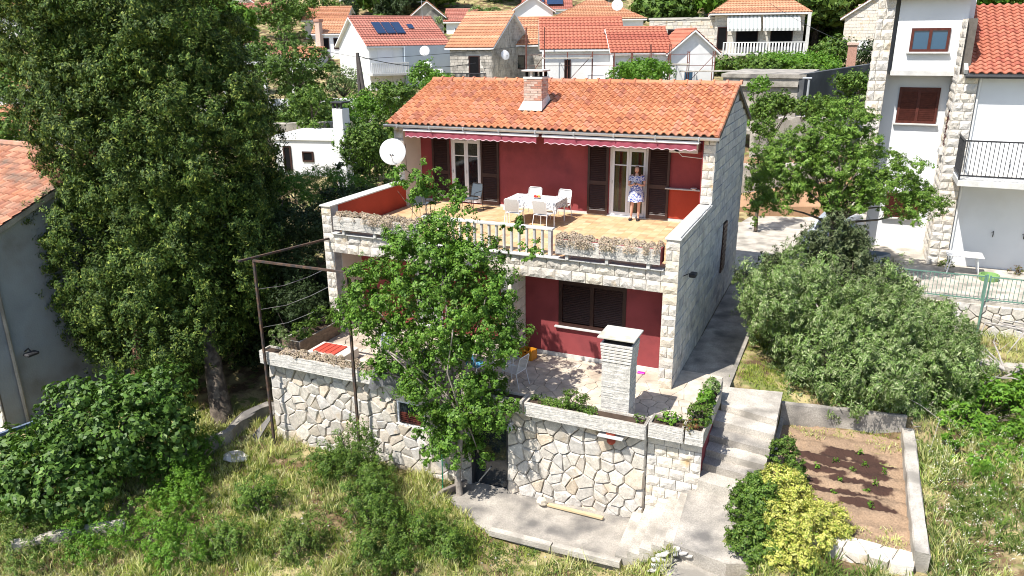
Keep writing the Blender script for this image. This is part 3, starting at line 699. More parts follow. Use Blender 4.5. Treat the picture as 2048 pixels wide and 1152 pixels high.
# roof
rf = M(); y0 = 3.93
prof = [(y0, ZE), (7.19, zroof(7.19)), (YB+.3, zroof(YB+.3))]
P = [(y, z) for y, z in prof]+[(y, z-.1) for y, z in prof[::-1]]
rf.prism(P, XL-.12, XR+.06, lambda u, v, h: (h, u, v)); roof = rf.build('roof', mk('roof_edge_mortar', [(.34, .27, .22)], .9), house)
ang = math.atan(SL); ud = (0, cos(ang), sin(ang)); slen = (7.19-3.9)/cos(ang)
NC = 48; TW = (XR-XL+.22)/NC; NR = 12; ROW = slen/NR
def in_stack(p): return -6.34 < p.x < -5.55 and 5.0 < p.y < 5.78
tile_roof(roof, (XL-.15, 3.88, ZE+.005), (1, 0, 0), ud, NC, NR, TW, ROW, TILEO, skip=in_stack)
roof_sheet('rear_roof_tiles', roof, (XR+.05, YB+.32, zroof(YB+.32)+.01), (-1, 0, 0), (0, -cos(ang), sin(ang)), XR-XL+.2, slen+.1, TILEO, TW, ROW)
n = 26; rw = (XR-XL+.3)/n
for k in range(n):
    x = XL-.16+k*rw; V = []; F = []
    for e, (xx, r, dz) in enumerate(((x, .115, 0), (x+rw*.86, .105, 0), (x+rw*.86, .135, .008), (x+rw*1.02, .135, .008))):
        for i in range(8): t = pi*i/7; V.append((xx, 7.19-r*1.15*cos(t), zroof(7.19)+.01+dz+r*sin(t)))
    for e in range(3): F += [(e*8+i, e*8+i+1, e*8+9+i, e*8+8+i) for i in range(7)]
    M().add(V, F+[tuple(range(24, 32))]).build('ridge_tile', TILEO, roof, smooth=False)
for k in range(9):     # verge tiles down the right gable
    y = 3.9+k*.37; M().tube([(XR+.03, y, zroof(y)+.03), (XR+.03, y+.39, zroof(y+.39)+.015)], [.075, .06], 8).build('verge_tile', TILEO, roof)
m = M(); m.prism([(3.93, ZE-.16), (7.19, zroof(7.19)-.14), (YB+.3, zroof(YB+.3)-.16), (YB+.3, zroof(YB+.3)+.0), (7.19, zroof(7.19)), (3.93, ZE-.02)], XR+.062, XR+.085, lambda u, v, h: (h, u, v)); m.build('bargeboard', mk('grey_brown_board', [(.10, .085, .07)], .8), roof)
# gutter
g = M(); V = []; F = []
for x in (XL-.2, XR+.12):
    for i in range(9): t = pi+pi*i/8; V.append((x, 3.87+.075*cos(t), ZE-.01+.085*sin(t)))
    for i in range(9): t = 2*pi-pi*i/8; V.append((x, 3.87+.068*cos(t), ZE-.005+.078*sin(t)))
g.add(V, [(i, (i+1) % 18, 18+(i+1) % 18, 18+i) for i in range(18)]+[tuple(range(9))[::-1], tuple(range(18, 27))])
gt = g.build('gutter', METAL, house)
for k in range(9): x = XL+.3+k*1.22; M().bbox(x, x+.035, 3.785, 3.96, ZE-.11, ZE+.0, .005).build('gutter_clip', METAL, gt)
M().tube([(XR-PW-.1, 4.0, 5.7), (XR-PW-.1, 5.1, 5.5), (XR-PW-.1, 5.12, 4.2)], .02, 6).build('downpipe', WHITEF, house)
# brick chimney with a plastered foot and a slab on four short legs
cx0, cx1, cy0, cy1 = -6.25, -5.63, 5.12, 5.68
c = M(); c.box(cx0+.012, cx1-.012, cy0+.012, cy1-.012, 6.2, 7.28); ch = c.build('chimney', mk('brick_mortar', [(.55, .48, .42)], .95), house)
for j in range(10):
    z = 6.55+j*.072; o = .12 if j % 2 else 0
    for (a, b, fr) in ((cx0, cx1, f_front(cy0+.012)), (cy0, cy1, f_right(cx1-.012))):
        u = a-o
        while u < b-.02:
            s0, s1 = max(a, u), min(b, u+.24)
            if s1-s0 > .04: flatblock(fr, s0, s1, z, z+.072, .012+rnd.uniform(-.003, .003), .005, .003).build('brick', BRICK, ch)
            u += .24
M().bbox(cx0-.015, cx1+.015, cy0-.015, cy1+.015, 7.27, 7.34, .01).build('chimney_band', LIME, ch)
m = M(); m.add([(cx0-.12, cy0-.16, 6.33), (cx1+.06, cy0-.16, 6.33), (cx1+.06, cy1+.05, 6.62), (cx0-.12, cy1+.05, 6.62), (cx0-.01, cy0-.01, 6.6), (cx1+.01, cy0-.01, 6.6), (cx1+.01, cy1+.01, 6.78), (cx0-.01, cy1+.01, 6.78)],
               [(0, 1, 5, 4), (1, 2, 6, 5), (2, 3, 7, 6), (3, 0, 4, 7), (4, 5, 6, 7)]); m.build('chimney_foot', LIME, ch)
for x in (cx0+.05, cx0+.21, cx0+.36, cx1-.09):
    for y in (cy0+.04, cy1-.12): M().box(x, x+.07, y, y+.08, 7.34, 7.5).build('chimney_pot', LIME if x in (cx0+.21,) else BLACK, ch)
M().bbox(cx0-.05, cx1+.05, cy0-.05, cy1+.05, 7.5, 7.55, .01).build('chimney_cap', COPING, ch)
# balustrade between the two flower troughs
rl = M(); rl.bbox(-7.15, -3.27, .02, .20, 3.83, 3.885, .008); bal = rl.build('balustrade', COPING, house)
M().bbox(-3.40, -3.31, .04, .18, H1+.042, 3.83, .006).build('end_post', COPING, bal)
k = -3.55
while k > -7.1: M().bbox(k-.05, k+.0, .05, .15, H1+.042, 3.83, .006).build('baluster', COPING, bal); k -= .218
# ------------------------------------------------------------------ lower terrace: paving, retaining wall, troughs
tw_ = thing('retaining_wall', 'tall irregular-stone wall carrying the lower terrace, with a dark doorway', 'wall', (-5.3, -2.4, -2.5))
WY = -2.42; WX0 = -10.85; DOOR = (-4.50, -3.46, -2.6, -.50); WIN = (-6.66, -5.80, -1.12, -.47)
c = M()
for a, b, z0, z1 in ((WX0+.03, WIN[0], -3, -.03), (WIN[0], WIN[1], -3, WIN[2]), (WIN[0], WIN[1], WIN[3], -.03), (WIN[1], DOOR[0], -3, -.03), (DOOR[0], DOOR[1], DOOR[3], -.03), (DOOR[1], -.03, -3, -.03)):
    c.box(a, b, WY, WY+.35, z0, z1)
c.box(-.38, -.03, WY+.35, .02, -3, -.03)
core = c.build('wall_core', MORTAR, tw_)
cells = voronoi(WX0, -.0, -2.62, -.05, .285, jit=.56, holes=(WIN, DOOR), asp=1.15)
place_stones(cells, f_front(WY), RUBBLE, core, 'stone', gap=.008, h=.03, proud=.042)
for z in range(9): rock(f_right(-.03), WY-.02, WY+.34, -2.6+z*.285, -2.6+(z+1)*.285, .03, .02).build('corner_stone', RUBBLE, core)
for z in range(9): rock(lambda u, v, h: (WX0+.03-h, u, v), WY-.02, WY+2.2, -2.6+z*.285, -2.6+(z+1)*.285, .03, .03).build('corner_stone', SIDEST, core)
M().box(WX0+.03, WX0+.3, WY+.3, 0, -3, -.03).build('end_wall', MORTAR, core)
# doorway
f = M(); f.box(DOOR[0], DOOR[0]+.05, WY-.0, WY+.25, -2.6, DOOR[3]); f.box(DOOR[1]-.05, DOOR[1], WY, WY+.25, -2.6, DOOR[3]); f.box(DOOR[0]+.05, DOOR[1]-.05, WY+.0, WY+.25, DOOR[3]-.06, DOOR[3])
fr = f.build('door_frame', DMETAL, tw_)
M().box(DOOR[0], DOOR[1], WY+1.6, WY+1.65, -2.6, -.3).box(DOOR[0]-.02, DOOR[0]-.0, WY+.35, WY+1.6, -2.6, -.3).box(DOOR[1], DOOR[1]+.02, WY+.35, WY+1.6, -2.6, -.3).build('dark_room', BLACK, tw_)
M().bbox(DOOR[0]+.02, DOOR[1]-.02, WY-.05, WY+.2, -2.52, -2.46, .006).build('threshold', CONC, tw_)
m = M(); m.box(DOOR[0]+.05, DOOR[1]-.05, WY+.10, WY+.13, -2.46, DOOR[3]-.06); m.build('glass_door', GLASS, tw_)
M().bar((-4.33, WY+.05, -2.38), (-4.0, WY+.08, -1.9), .05, .03).build('leaning_lath', CONCL, tw_)
wf = M()
for a in (WIN[0], WIN[1]-.05): wf.box(a, a+.05, WY-.02, WY+.12, WIN[2], WIN[3])
wf.box(WIN[0]+.05, WIN[1]-.05, WY-.018, WY+.12, WIN[3]-.05, WIN[3]); wf = wf.build('window', WHITEF, tw_)
M().box(WIN[0]+.05, WIN[1]-.05, WY+.05, WY+.07, WIN[2], WIN[3]-.05).build('pane', GLASS, wf)
for k in range(5): M().box(WIN[0]+.05, WIN[1]-.05, WY+.02, WY+.04, WIN[2]+.02+k*.06, WIN[2]+.06+k*.06).build('slat', BROWNR, wf)
M().bbox(WIN[0]-.05, WIN[1]+.05, WY-.06, WY+.05, WIN[2]-.045, WIN[2]-.002, .006).build('window_sill', COPING, tw_)
M().tube([(-9.35, WY-.06, -.42), (-9.35, WY+.1, -.42)], .05, 10).build('drain_pipe', DMETAL, tw_)
# paving
pv = M(); pv.add([(WX0+.1, WY+.02, -.028), (-.03, WY+.02, -.028), (1.2, WY+.02, -.028), (1.2, .4, -.028), (.0, .4, -.028), (0, 1.4, -.028), (WX0+.1, 1.4, -.028), (-.03, .4, -.028)], [(0, 1, 7, 4, 5, 6), (1, 2, 3, 4, 7)])
pav = tag(pv.build('terrace_paving', MORTAR), kind='structure')
cells = voronoi(WX0+.35, 1.08, -2.15, 1.3, .34, keep=lambda u, v: not (u > -4.4 and v > .86) and not (-4.8 < u < -4.36 and v > .0) and not (u > -.4 and v > -.02) and not (u < -10.15 and v > 0))
cells = [(a, [(min(max(x, WX0+.35), 1.08), y) for x, y in p]) for a, p in cells]
place_stones(cells, f_floor(-.028), PAVE, pav, 'paving_stone', gap=.009, h=.026, flat=True, stuffname='more_paving_stones',
             key=lambda c: 0 if sum(p[0] for p in c[1])/len(c[1]) > -4.5 else 1)
M().box(-10.8, 0, 1.3, 4, -.3, -.01).build('porch_floor', CONC, tw_)

def strips(name, parent, fr, u0, u1, v0, v1, hs=.022, mat=STRIP, kind='stuff'):
    """a face of thin split-stone strips, each its own uneven ledge, joined into one part"""
    m = M(); v = v0
    while v < v1-.004:
        h = min(hs*rnd.uniform(.8, 1.3), v1-v); u = u0
        while u < u1-.01:
            e = min(u1, u+rnd.uniform(.15, .5)); d = rnd.uniform(.004, .016)
            c = [fr(a, q, hh) for hh in (0, d) for a, q in ((u, v), (e-.002, v), (e-.002, v+h-.003), (u, v+h-.003))]
            m.add(c, [(4, 5, 6, 7)]+[(i, (i+1) % 4, 4+(i+1) % 4, 4+i) for i in range(4)]); u = e
        v += h
    return m.build(name, mat, parent, kind=kind)
def trough(name, label, x0, x1, y0, y1, z0, z1, feet=0, group=None, soil=True, joints=(), rightface=True, fmat=STRIP, endmat=None):
    r = thing(name, label, 'flower trough', ((x0+x1)/2, (y0+y1)/2, z0-feet), group=group); t = .05
    b = M(); b.box(x0, x1, y0, y0+t, z0, z1); b.box(x0, x1, y1-t, y1, z0, z1); b.box(x0, x0+t, y0+t, y1-t, z0, z1); b.box(x1-t, x1, y0+t, y1-t, z0, z1); b.box(x0+t, x1-t, y0+t, y1-t, z0, z0+.05)
    b.build('trough_body', endmat or CONCL, r)
    if x1-x0 > y1-y0 or True:
        us = [x0, *joints, x1]
        for a, c_ in zip(us[:-1], us[1:]): strips('stone_strips', r, f_front(y0), a+.004, c_-.004, z0+.004, z1-.002, mat=fmat)
        if rightface: strips('stone_strips', r, f_right(x1), y0+.0, y1, z0+.004, z1-.002, mat=fmat)
    M().box(x0+t, x1-t, y0+t, y1-t, z0+.05, z1-.05).build('soil', SOIL, r)
    if feet:
        n = max(2, int((x1-x0)/1.2)+1)
        for k in range(n): x = x0+.3+(x1-x0-.6)*k/(n-1); M().box(x-.04, x+.04, y0+.03, y1-.05, z0-feet, z0-.001).build('foot', COPING, r)
    return r
SOIL = mk('dark_soil', [(.06, .04, .028)], .95, 5, .3, .6, 30, isl=False)
trough('flower_trough', 'long split-stone trough on the balcony edge right of the balustrade, full of dried succulents', -3.12, -.42, -.16, .24, 3.29, 3.68, .135, 'troughs along the balcony edge', joints=(-1.95,), endmat=REDW, rightface=False)
trough('flower_trough', 'long split-stone trough on the left of the balcony below the brick-red parapet', -9.98, -7.25, -.16, .24, 3.29, 3.68, .135, 'troughs along the balcony edge', joints=(-8.6,))
trough('flower_trough', 'long stone trough at the left end of the terrace wall, between the two pergola posts', -10.88, -7.78, -2.74, -2.30, -.02, .35, 0, 'troughs on the terrace wall')
trough('flower_trough', 'stone trough half hidden by the climbing tree with a grey cloth over it', -7.70, -5.3, -2.70, -2.28, -.02, .33, 0, 'troughs on the terrace wall')
trough('flower_trough', 'short stone trough above the basement doorway', -4.75, -2.98, -2.66, -2.28, -.02, .33, 0, 'troughs on the terrace wall')
trough('flower_trough', 'long stone trough in front of the tall barbecue chimney', -2.90, .02, -2.70, -2.27, -.02, .33, 0, 'troughs on the terrace wall')
trough('flower_trough', 'small square-ended stone trough with leafy herbs, right of the barbecue chimney', .07, .84, -2.62, -2.12, .03, .38, 0, 'troughs on the terrace wall')
trough('flower_trough', 'narrow stone trough running back along the terrace edge beside the steps', .88, 1.28, -2.60, -.30, .03, .38, 0, 'troughs on the terrace wall', endmat=CONCL, rightface=False)
trough('flower_trough', 'brown wooden-faced trough along the left side of the terrace by the juniper', -10.75, -10.12, -1.95, -.1, -.02, .42, 0, 'troughs on the terrace wall', fmat=mk('weathered_plank', [(.26, .19, .13), (.22, .16, .11)], .85, 8, .2))
# right corner block of coursed stone with a painted flank
cb = thing('corner_wall', 'short wall of coursed rock-faced blocks right of the big stone wall, crimson on its side', 'wall', (.65, -2.3, -2.2))
M().box(.0, 1.20, WY+.05, -.0, -2.6, -.032).build('wall_core', MORTAR, cb)
courses(.02, 1.24, -2.15, .02, 8, .26, .42, lambda a, b, c_, d: rock(f_front(WY+.05), a, b, c_, d, .02, .035).build('stone_block', STONE, cb))
M().box(1.201, 1.215, WY+.06, -.35, -2.2, .02).build('painted_flank', REDW, cb)
M().bbox(.0, 1.26, WY-.06, WY+.1, -.0, .028, .005).build('coping_slab', COPING, cb)
M().bbox(1.02, 1.24, -.28, .12, -.02, .46, .01).build('end_pier', CONCL, cb)
# barbecue chimney
bq = thing('barbecue_chimney', 'tall pale barbecue chimney of thin stone strips with a flat square cap', 'chimney', (-.8, -1.98, 0))
bx0, bx1, by0, by1 = -1.15, -.50, -2.24, -1.70
M().box(bx0, bx1, by0, by1, -.02, 1.97).build('chimney_core', DJOINT, bq)
strips('stone_strips', bq, f_front(by0), bx0-.01, bx1+.01, -.0, 1.5); strips('stone_strips', bq, f_right(bx1), by0-.01, by1, -.0, 1.5)
strips('stone_strips', bq, lambda u, v, h: (bx0-h, u, v), by0, by1, 0, 1.5)
for k in range(6):
    z = 1.5+k*.078; e = .022+.006*k; M().bbox(bx0-e, bx1+e, by0-e, by1+e, z+.014, z+.074, .006).build('stone_course', STRIP, bq)
fl_ = M()
for x in (bx0+.02, bx1-.1):
    for y in (by0+.02, by1-.1): fl_.box(x, x+.08, y, y+.08, 1.97, 2.09)
fl_.build('flue_opening', BLACK, bq)
M().bbox(bx0-.11, bx1+.10, by0-.10, by1+.14, 2.09, 2.135, .008).build('cap_slab', mk('lichened_slab', [(.52, .50, .45)], .9, 3, .12, .2, 40, stain=(.38, .36, .29), ssc=3, sthr=(.45, .7), isl=False), bq)
# ------------------------------------------------------------------ paths and steps
def slabpoly(name, poly, z0, z1, mat, zs=None):
    m = M(); n = len(poly); zt = zs or [z1]*n
    m.add([(x, y, z0) for x, y in poly]+[(x, y, z) for (x, y), z in zip(poly, zt)], [tuple(range(n))[::-1], tuple(range(n, 2*n))]+[(i, (i+1) % n, n+(i+1) % n, n+i) for i in range(n)])
    return tag(m.build(name, mat), kind='structure')
slabpoly('side_path', [(.0, .12), (1.32, .75), (1.32, 10.5), (.0, 10.5)], -.3, -.035, CONC)
slabpoly('landing', [(.0, .12), (.0, -.02), (1.25, -.02), (1.30, -.30), (2.62, -.62), (2.60, .98), (1.32, .74)], -.4, -.01, CONCL)
st = [(-.32, -.17), (-.88, -.34), (-1.32, -.51), (-1.72, -.68), (-2.05, -.86)]
for i, (y, z) in enumerate(st):
    xa, xb = 1.22, 2.62-.03*i; y1 = st[i+1][0] if i+1 < len(st) else -2.5
    slabpoly('step', [(xa, y1), (xb, y1-.18), (xb, y-.16+(-.16 if i == 0 else 0)+.0), (xa, y+.01)], z-.5, z+rnd.uniform(-.004, .004), CONC if i % 2 else CONCL)
slabpoly('path', [(1.22, -2.3), (2.62, -2.55), (3.0, -4.3), (2.2, -4.6), (1.10, -4.35), (1.02, -2.45), (1.22, -2.45)], -2.2, -1.1, CONC, zs=[-1.06, -1.0, -1.22, -1.26, -1.30, -1.20, -1.14])
xx = [1.10, .84, .58, .32, .06, -.22]
for i in range(5):
    z = -1.34-.185*i; slabpoly('step', [(xx[i+1], WY+.02 if xx[i+1] > 0 else WY-.02), (xx[i], WY+.02), (xx[i]+.06, -4.30+.03*i), (xx[i+1]+.06, -4.27+.03*i)], -2.9, z, CONCL)
slabpoly('lower_path', [(-4.9, WY+.1), (-4.9, -3.2), (-3.2, -4.15), (-.0, -4.22), (-.12, WY+.02)], -2.9, -2.36, CONC, zs=[-2.46, -2.46, -2.44, -2.30, -2.29])
m = M(); m.bar((-3.15, -4.16, -2.36), (-1.6, -4.21, -2.28), .16, .14); m.bar((-1.57, -4.21, -2.28), (.0, -4.25, -2.2), .15, .14); tag(m.build('kerb', CONCL), kind='structure')
slabpoly('lower_slab', [(1.12, -4.42), (2.35, -4.12), (2.72, -4.7), (2.65, -6.6), (1.0, -6.6)], -2.6, -1.62, CONCL, zs=[-1.60, -1.58, -1.60, -1.72, -1.72])
# ------------------------------------------------------------------ vegetable bed with its walls
bedm = mk('bare_garden_soil', [(.29, .20, .13)], .95, 2, .15, .8, 18, isl=False, fine=.2, fsc=30, bdist=.04); n = bedm.node_tree.nodes; L = bedm.node_tree.links
geo = n.new('ShaderNodeNewGeometry'); src = n['Principled BSDF'].inputs['Base Color'].links[0].from_socket
acc = None
for cx, cy, rx, ry in [(4.35, .05, .55, .16), (4.75, -.25, .42, .3), (3.95, -.2, .3, .22), (4.1, -.55, .8, .13), (4.75, -.75, .35, .22), (3.45, -.45, .35, .12), (3.6, -.95, .6, .12), (4.35, -1.2, .5, .16), (4.85, -1.35, .3, .24), (3.4, -1.5, .3, .1), (4.0, -1.75, .75, .13), (4.6, -2.05, .5, .13), (5.0, -.2, .25, .12), (5.0, -2.1, .2, .1)]:
    a = n.new('ShaderNodeVectorMath'); a.operation = 'SUBTRACT'; a.inputs[1].default_value = (cx, cy, 0); L.new(geo.outputs['Position'], a.inputs[0])
    b = n.new('ShaderNodeVectorMath'); b.operation = 'MULTIPLY'; b.inputs[1].default_value = (1/rx, 1/ry, 0); L.new(a.outputs[0], b.inputs[0])
    l = n.new('ShaderNodeVectorMath'); l.operation = 'LENGTH'; L.new(b.outputs[0], l.inputs[0])
    if acc is None: acc = l.outputs['Value']
    else:
        mn = n.new('ShaderNodeMath'); mn.operation = 'MINIMUM'; L.new(acc, mn.inputs[0]); L.new(l.outputs['Value'], mn.inputs[1]); acc = mn.outputs[0]
tn = n.new('ShaderNodeTexNoise'); tn.inputs['Scale'].default_value = 5; tn.inputs['Detail'].default_value = 4; L.new(geo.outputs['Position'], tn.inputs['Vector'])
ad = n.new('ShaderNodeMath'); ad.operation = 'MULTIPLY_ADD'; ad.inputs[1].default_value = 1.2; L.new(tn.outputs[0], ad.inputs[0]); L.new(acc, ad.inputs[2])
mr = n.new('ShaderNodeMapRange'); mr.inputs[1].default_value = 1.55; mr.inputs[2].default_value = 1.85; L.new(ad.outputs[0], mr.inputs[0])
mx = n.new('ShaderNodeMix'); mx.data_type = 'RGBA'; mx.inputs[6].default_value = (.055, .028, .02, 1); L.new(mr.outputs[0], mx.inputs[0]); L.new(src, mx.inputs[7]); L.new(mx.outputs[2], n['Principled BSDF'].inputs['Base Color'])
gx = np.arange(2.6, 5.52, .06); gy = np.arange(-3.75, 1.14, .06); GX, GY = np.meshgrid(gx, gy)
GZ = -.86-.015*(GY+2)*0+.018*np.sin(GX*9+GY*3)*np.sin(GY*11)+rng.uniform(-.028, .028, GX.shape)+.03*np.sin(GY*12.5+np.sin(GX*2)*.6)+.03*np.sin(GX*2.1+1)*np.cos(GY*1.7)
me = bpy.data.meshes.new('garden_bed'); I = np.arange(GX.size).reshape(GX.shape)
me.from_pydata(np.stack([GX.ravel(), GY.ravel(), GZ.ravel()], 1).tolist(), [], np.stack([I[:-1, :-1].ravel(), I[:-1, 1:].ravel(), I[1:, 1:].ravel(), I[1:, :-1].ravel()], 1).tolist())
me.materials.append(bedm); me.shade_smooth(); tag(link('garden_bed', me), kind='structure')
def lowwall(name, label, pts, wdt, z0, z1, mat, n=None, jag=.03):
    r = thing(name, label, 'wall', (*pts[0], z0)); P = []
    for (a, b) in zip(pts[:-1], pts[1:]):
        L_ = math.dist(a, b); k = max(2, int(L_/.35))
        P += [(a[0]+(b[0]-a[0])*i/k, a[1]+(b[1]-a[1])*i/k) for i in range(k)]
    P.append(pts[-1]); V = []; F = []
    for i, p in enumerate(P):
        q = P[min(i+1, len(P)-1)]; o = P[max(i-1, 0)]; dx, dy = q[0]-o[0], q[1]-o[1]; l = math.hypot(dx, dy); nx_, ny_ = -dy/l, dx/l
        for s_, z in ((-1, z0), (-1, z1-.03), (-.85, z1), (.85, z1), (1, z1-.03), (1, z0)):
            j = rnd.uniform(-jag, jag) if z > z0 else 0
            V.append((p[0]+nx_*s_*wdt/2+j, p[1]+ny_*s_*wdt/2+j*.6, z+(rnd.uniform(-jag, jag) if z > z0 else 0)))
    for i in range(len(P)-1): F += [(i*6+k, i*6+k+1, i*6+7+k, i*6+6+k) for k in range(5)]
    F += [tuple(range(6)), tuple(range((len(P)-1)*6, len(P)*6))[::-1]]
    M().add(V, F).build('wall_body', mat, r); return r
lowwall('garden_wall', 'low whitewashed concrete wall along the right side of the vegetable bed', [(5.52, 1.35), (5.55, -3.75)], .27, -1.5, -.58, CONCL, jag=.012)
lowwall('garden_wall', 'thin concrete kerb wall between the vegetable bed and the olive trees', [(2.60, .98), (4.1, 1.22), (5.45, 1.40)], .12, -1.3, -.28, CONC, jag=.01)
lowwall('garden_wall', 'narrow concrete edge between the steps and the vegetable bed', [(2.66, .95), (2.62, -2.2)], .09, -1.6, -.70, CONC, jag=.012)
def drystone(name, label, P0, P1, z0, z1, cell=.2, th=.35, mat=RUBBLE, cat='wall', top=0., limit=280, asp=1.5):
    """rubble wall between two ground points; its face looks to the right of P0->P1 seen from above (towards the camera)"""
    r = thing(name, label, cat, ((P0[0]+P1[0])/2, (P0[1]+P1[1])/2, z0)); d = Vector((P1[0]-P0[0], P1[1]-P0[1])); L_ = d.length; d /= L_
    nn = (d.y, -d.x); fr = lambda u, v, h: (P0[0]+d.x*u+nn[0]*h, P0[1]+d.y*u+nn[1]*h, v)
    c = M(); c.prism([(0, z0-.3), (L_, z0-.3), (L_, z1-.02), (0, z1-.02)], -th, 0, fr); core = c.build('wall_core', MORTAR, r)
    place_stones(voronoi(0, L_, z0, z1, cell, asp=asp), fr, mat, core, 'stone', limit=limit, gap=.012, h=.025, proud=.03)
    ft = lambda u, v, h: (P0[0]+d.x*u-nn[0]*v, P0[1]+d.y*u-nn[1]*v, z1-.02+h)
    place_stones(voronoi(0, L_, 0, th, cell, asp=asp), ft, mat, core, 'cap_stone', limit=60, gap=.01, h=.02, proud=.015)
    return r
drystone('rubble_wall', 'rough pale rubble wall below the front end of the vegetable bed', (3.3, -3.75), (5.45, -3.9), -2.0, -.80, .26, .4, STONE)
drystone('rubble_wall', 'dry-stone retaining wall under the green railing', (3.6, 10.42), (14, 10.66), -1.3, -.08, .26, .35, RUBBLE)
drystone('rubble_wall', 'low grey field wall crossing the overgrown garden behind the dead branches', (6.2, 6.85), (13, 7.35), -1.5, -.78, .24, .3, CONCL)
rb = M()
for k in range(46):
    x = rnd.uniform(.75, 1.5); y = rnd.uniform(-4.55, -4.3)-.25*(x < 1.1); p = [(x+rnd.uniform(.05, .12)*cos(a), y+rnd.uniform(.04, .08)*sin(a)) for a in (0.3, 1.3, 2.4, 3.5, 4.6, 5.6)]; z = -1.75+rnd.uniform(0, .42)
    rb.prism(p, z, z+.03, lambda u, v, h: (u, v, h+(u-x)*.3))
tag(rb.build('slate_rubble', SIDEST), 'heap of thin broken stone flakes beside the lower slab at the foot of the steps', 'rubble', kind='stuff')
# fence on that wall, yard behind it
slabpoly('paved_yard', [(4.2, 10.45), (16, 10.72), (16, 30), (4.2, 30)], -.12, .02, CONCL)
slabpoly('rear_yard', [(-.6, 11.2), (4.19, 10.6), (4.19, 26), (-3.5, 25)], -.1, .03, CONCL)
GREEN = mk('green_paint', [(.13, .24, .19)], .5, 6, .1, isl=False)
fc = thing('fence', 'green metal railing on the stone wall in front of the white villa', 'fence', (8, 10.52, 0))
def fpan(x0, x1):
    y = lambda x: 10.5+.022*(x-5)
    for z in (.10, .88): M().bar((x0, y(x0), z), (x1, y(x1), z), .035).build('rail', GREEN, fc)
    x = x0+.11
    while x < x1-.03: M().bar((x, y(x), .1), (x, y(x), .88), .016).build('baluster', GREEN, fc); x += .125
fpan(5.0, 7.95); fpan(8.12, 11.2); fpan(11.35, 14.)
for x in (4.98, 7.97, 8.12, 11.2, 11.35): M().bar((x, 10.5+.022*(x-5), -.05), (x, 10.5+.022*(x-5), .93), .045).build('post', GREEN, fc)
M().bar((8.0, 10.42, -1.0), (8.0, 10.42, 1.0), .055).build('post', GREEN, fc)
# ------------------------------------------------------------------ plants in the troughs
def bed(name, label, boxes, n, L_, W_, mat, cat='plants', up=.5, hang=0., group=None, h=.14):
    P = []; N = []
    for (x0, x1, y0, y1, z) in boxes:
        k = n//len(boxes); nc = int((x1-x0+y1-y0)*26)+3; cx = rng.uniform(x0, x1, nc); cy = rng.uniform(y0, y1, nc); ch = rng.uniform(.5, 1.3, nc)*h
        ci = rng.integers(0, nc, k); d = nrm(rng.normal(size=(k, 3))); d[:, 2] = np.abs(d[:, 2])
        p = np.stack([cx[ci], cy[ci], np.full(k, z)], 1)+d*np.array([.10, .10, 1])*np.stack([np.ones(k), np.ones(k), ch[ci]], 1)*rng.uniform(.5, 1, (k, 1))**.5
        if hang:
            f = (p[:, 1] < y0+.05) & (rng.uniform(size=k) < .5); p[f, 1] -= rng.uniform(.06, .12, f.sum())+.0; p[f, 2] -= rng.uniform(0, hang, f.sum())**1
        P.append(p); N.append(d+np.array([0, -.2, up]))
    P = np.concatenate(P); N = np.concatenate(N)
    V = leafquads(P, N+rng.normal(size=P.shape)*.4, L_, W_, None, .3)
    return tag(link(name, quads(name, V, mat)), label, cat, group, 'stuff')
bed('succulents', 'dried pinkish succulents spilling over the balcony trough right of the balustrade', [(-3.08, -.46, -.14, .2, 3.66)], 15000, .05, .018, L_SUCC, hang=.16)
bed('succulents', 'dried pinkish succulents spilling over the balcony trough at the left', [(-9.94, -7.28, -.14, .2, 3.66)], 15000, .05, .018, L_SUCC, hang=.16)
bed('succulents', 'grey-beige succulents in the terrace trough between the pergola posts', [(-10.3, -7.8, -2.70, -2.3, .33)], 6500, .055, .022, L_SUCC, h=.12)
bed('succulents', 'grey-beige succulents in the terrace trough beside the grey cloth', [(-7.65, -6.9, -2.66, -2.3, .31), (-6.4, -5.4, -2.66, -2.3, .31)], 3500, .055, .022, L_SUCC, h=.13)
bed('herbs', 'low green herbs in the trough in front of the barbecue chimney', [(-2.8, -1.2, -2.62, -2.32, .3)], 1500, .05, .02, L_SHRUB, h=.12)
def plant(name, label, base, blobs, ncl, rc, nl, L_, W_, mat, cat='plant', **kw): return tree(name, label, cat, base, blobs, ncl, rc, nl, L_, W_, mat, r0=.012, nlimb=8, **kw)
plant('round_shrub', 'small round green shrub left of the barbecue chimney', (-1.75, -2.45, .28), [(-1.75, -2.45, .52, .30, .22, .22)], 60, .08, 40, .045, .02, L_SHRUB)
plant('herb', 'fresh green herbs in the small square trough', (.45, -2.35, .33), [(.45, -2.35, .45, .28, .14, .10)], 26, .07, 34, .05, .025, L_FRESH)
plant('trough_shrub', 'bushy green plant with reddish leaves hanging over the terrace corner', (1.1, -2.2, .33), [(1.12, -2.15, .58, .26, .36, .28)], 60, .09, 44, .05, .024, L_SHRUB)
plant('trough_shrub', 'reddish-leaved plant at the very corner trough', (.98, -2.45, .33), [(.98, -2.5, .46, .16, .12, .16)], 22, .06, 30, .05, .02, L_RED)
plant('trough_shrub', 'upright broad-leaved plant in the middle of the corner trough', (1.08, -1.3, .33), [(1.08, -1.3, .50, .16, .32, .22)], 26, .08, 26, .11, .04, L_FRESH)
plant('trough_shrub', 'spiky leaved plant at the far end of the corner trough', (1.08, -.65, .33), [(1.08, -.65, .54, .15, .25, .24)], 22, .07, 24, .14, .03, L_OLIVE)
plant('herb', 'tiny herb at the right end of the trough in front of the barbecue chimney', (-.2, -2.45, .3), [(-.2, -2.45, .36, .14, .1, .07)], 10, .05, 24, .04, .018, L_SHRUB)
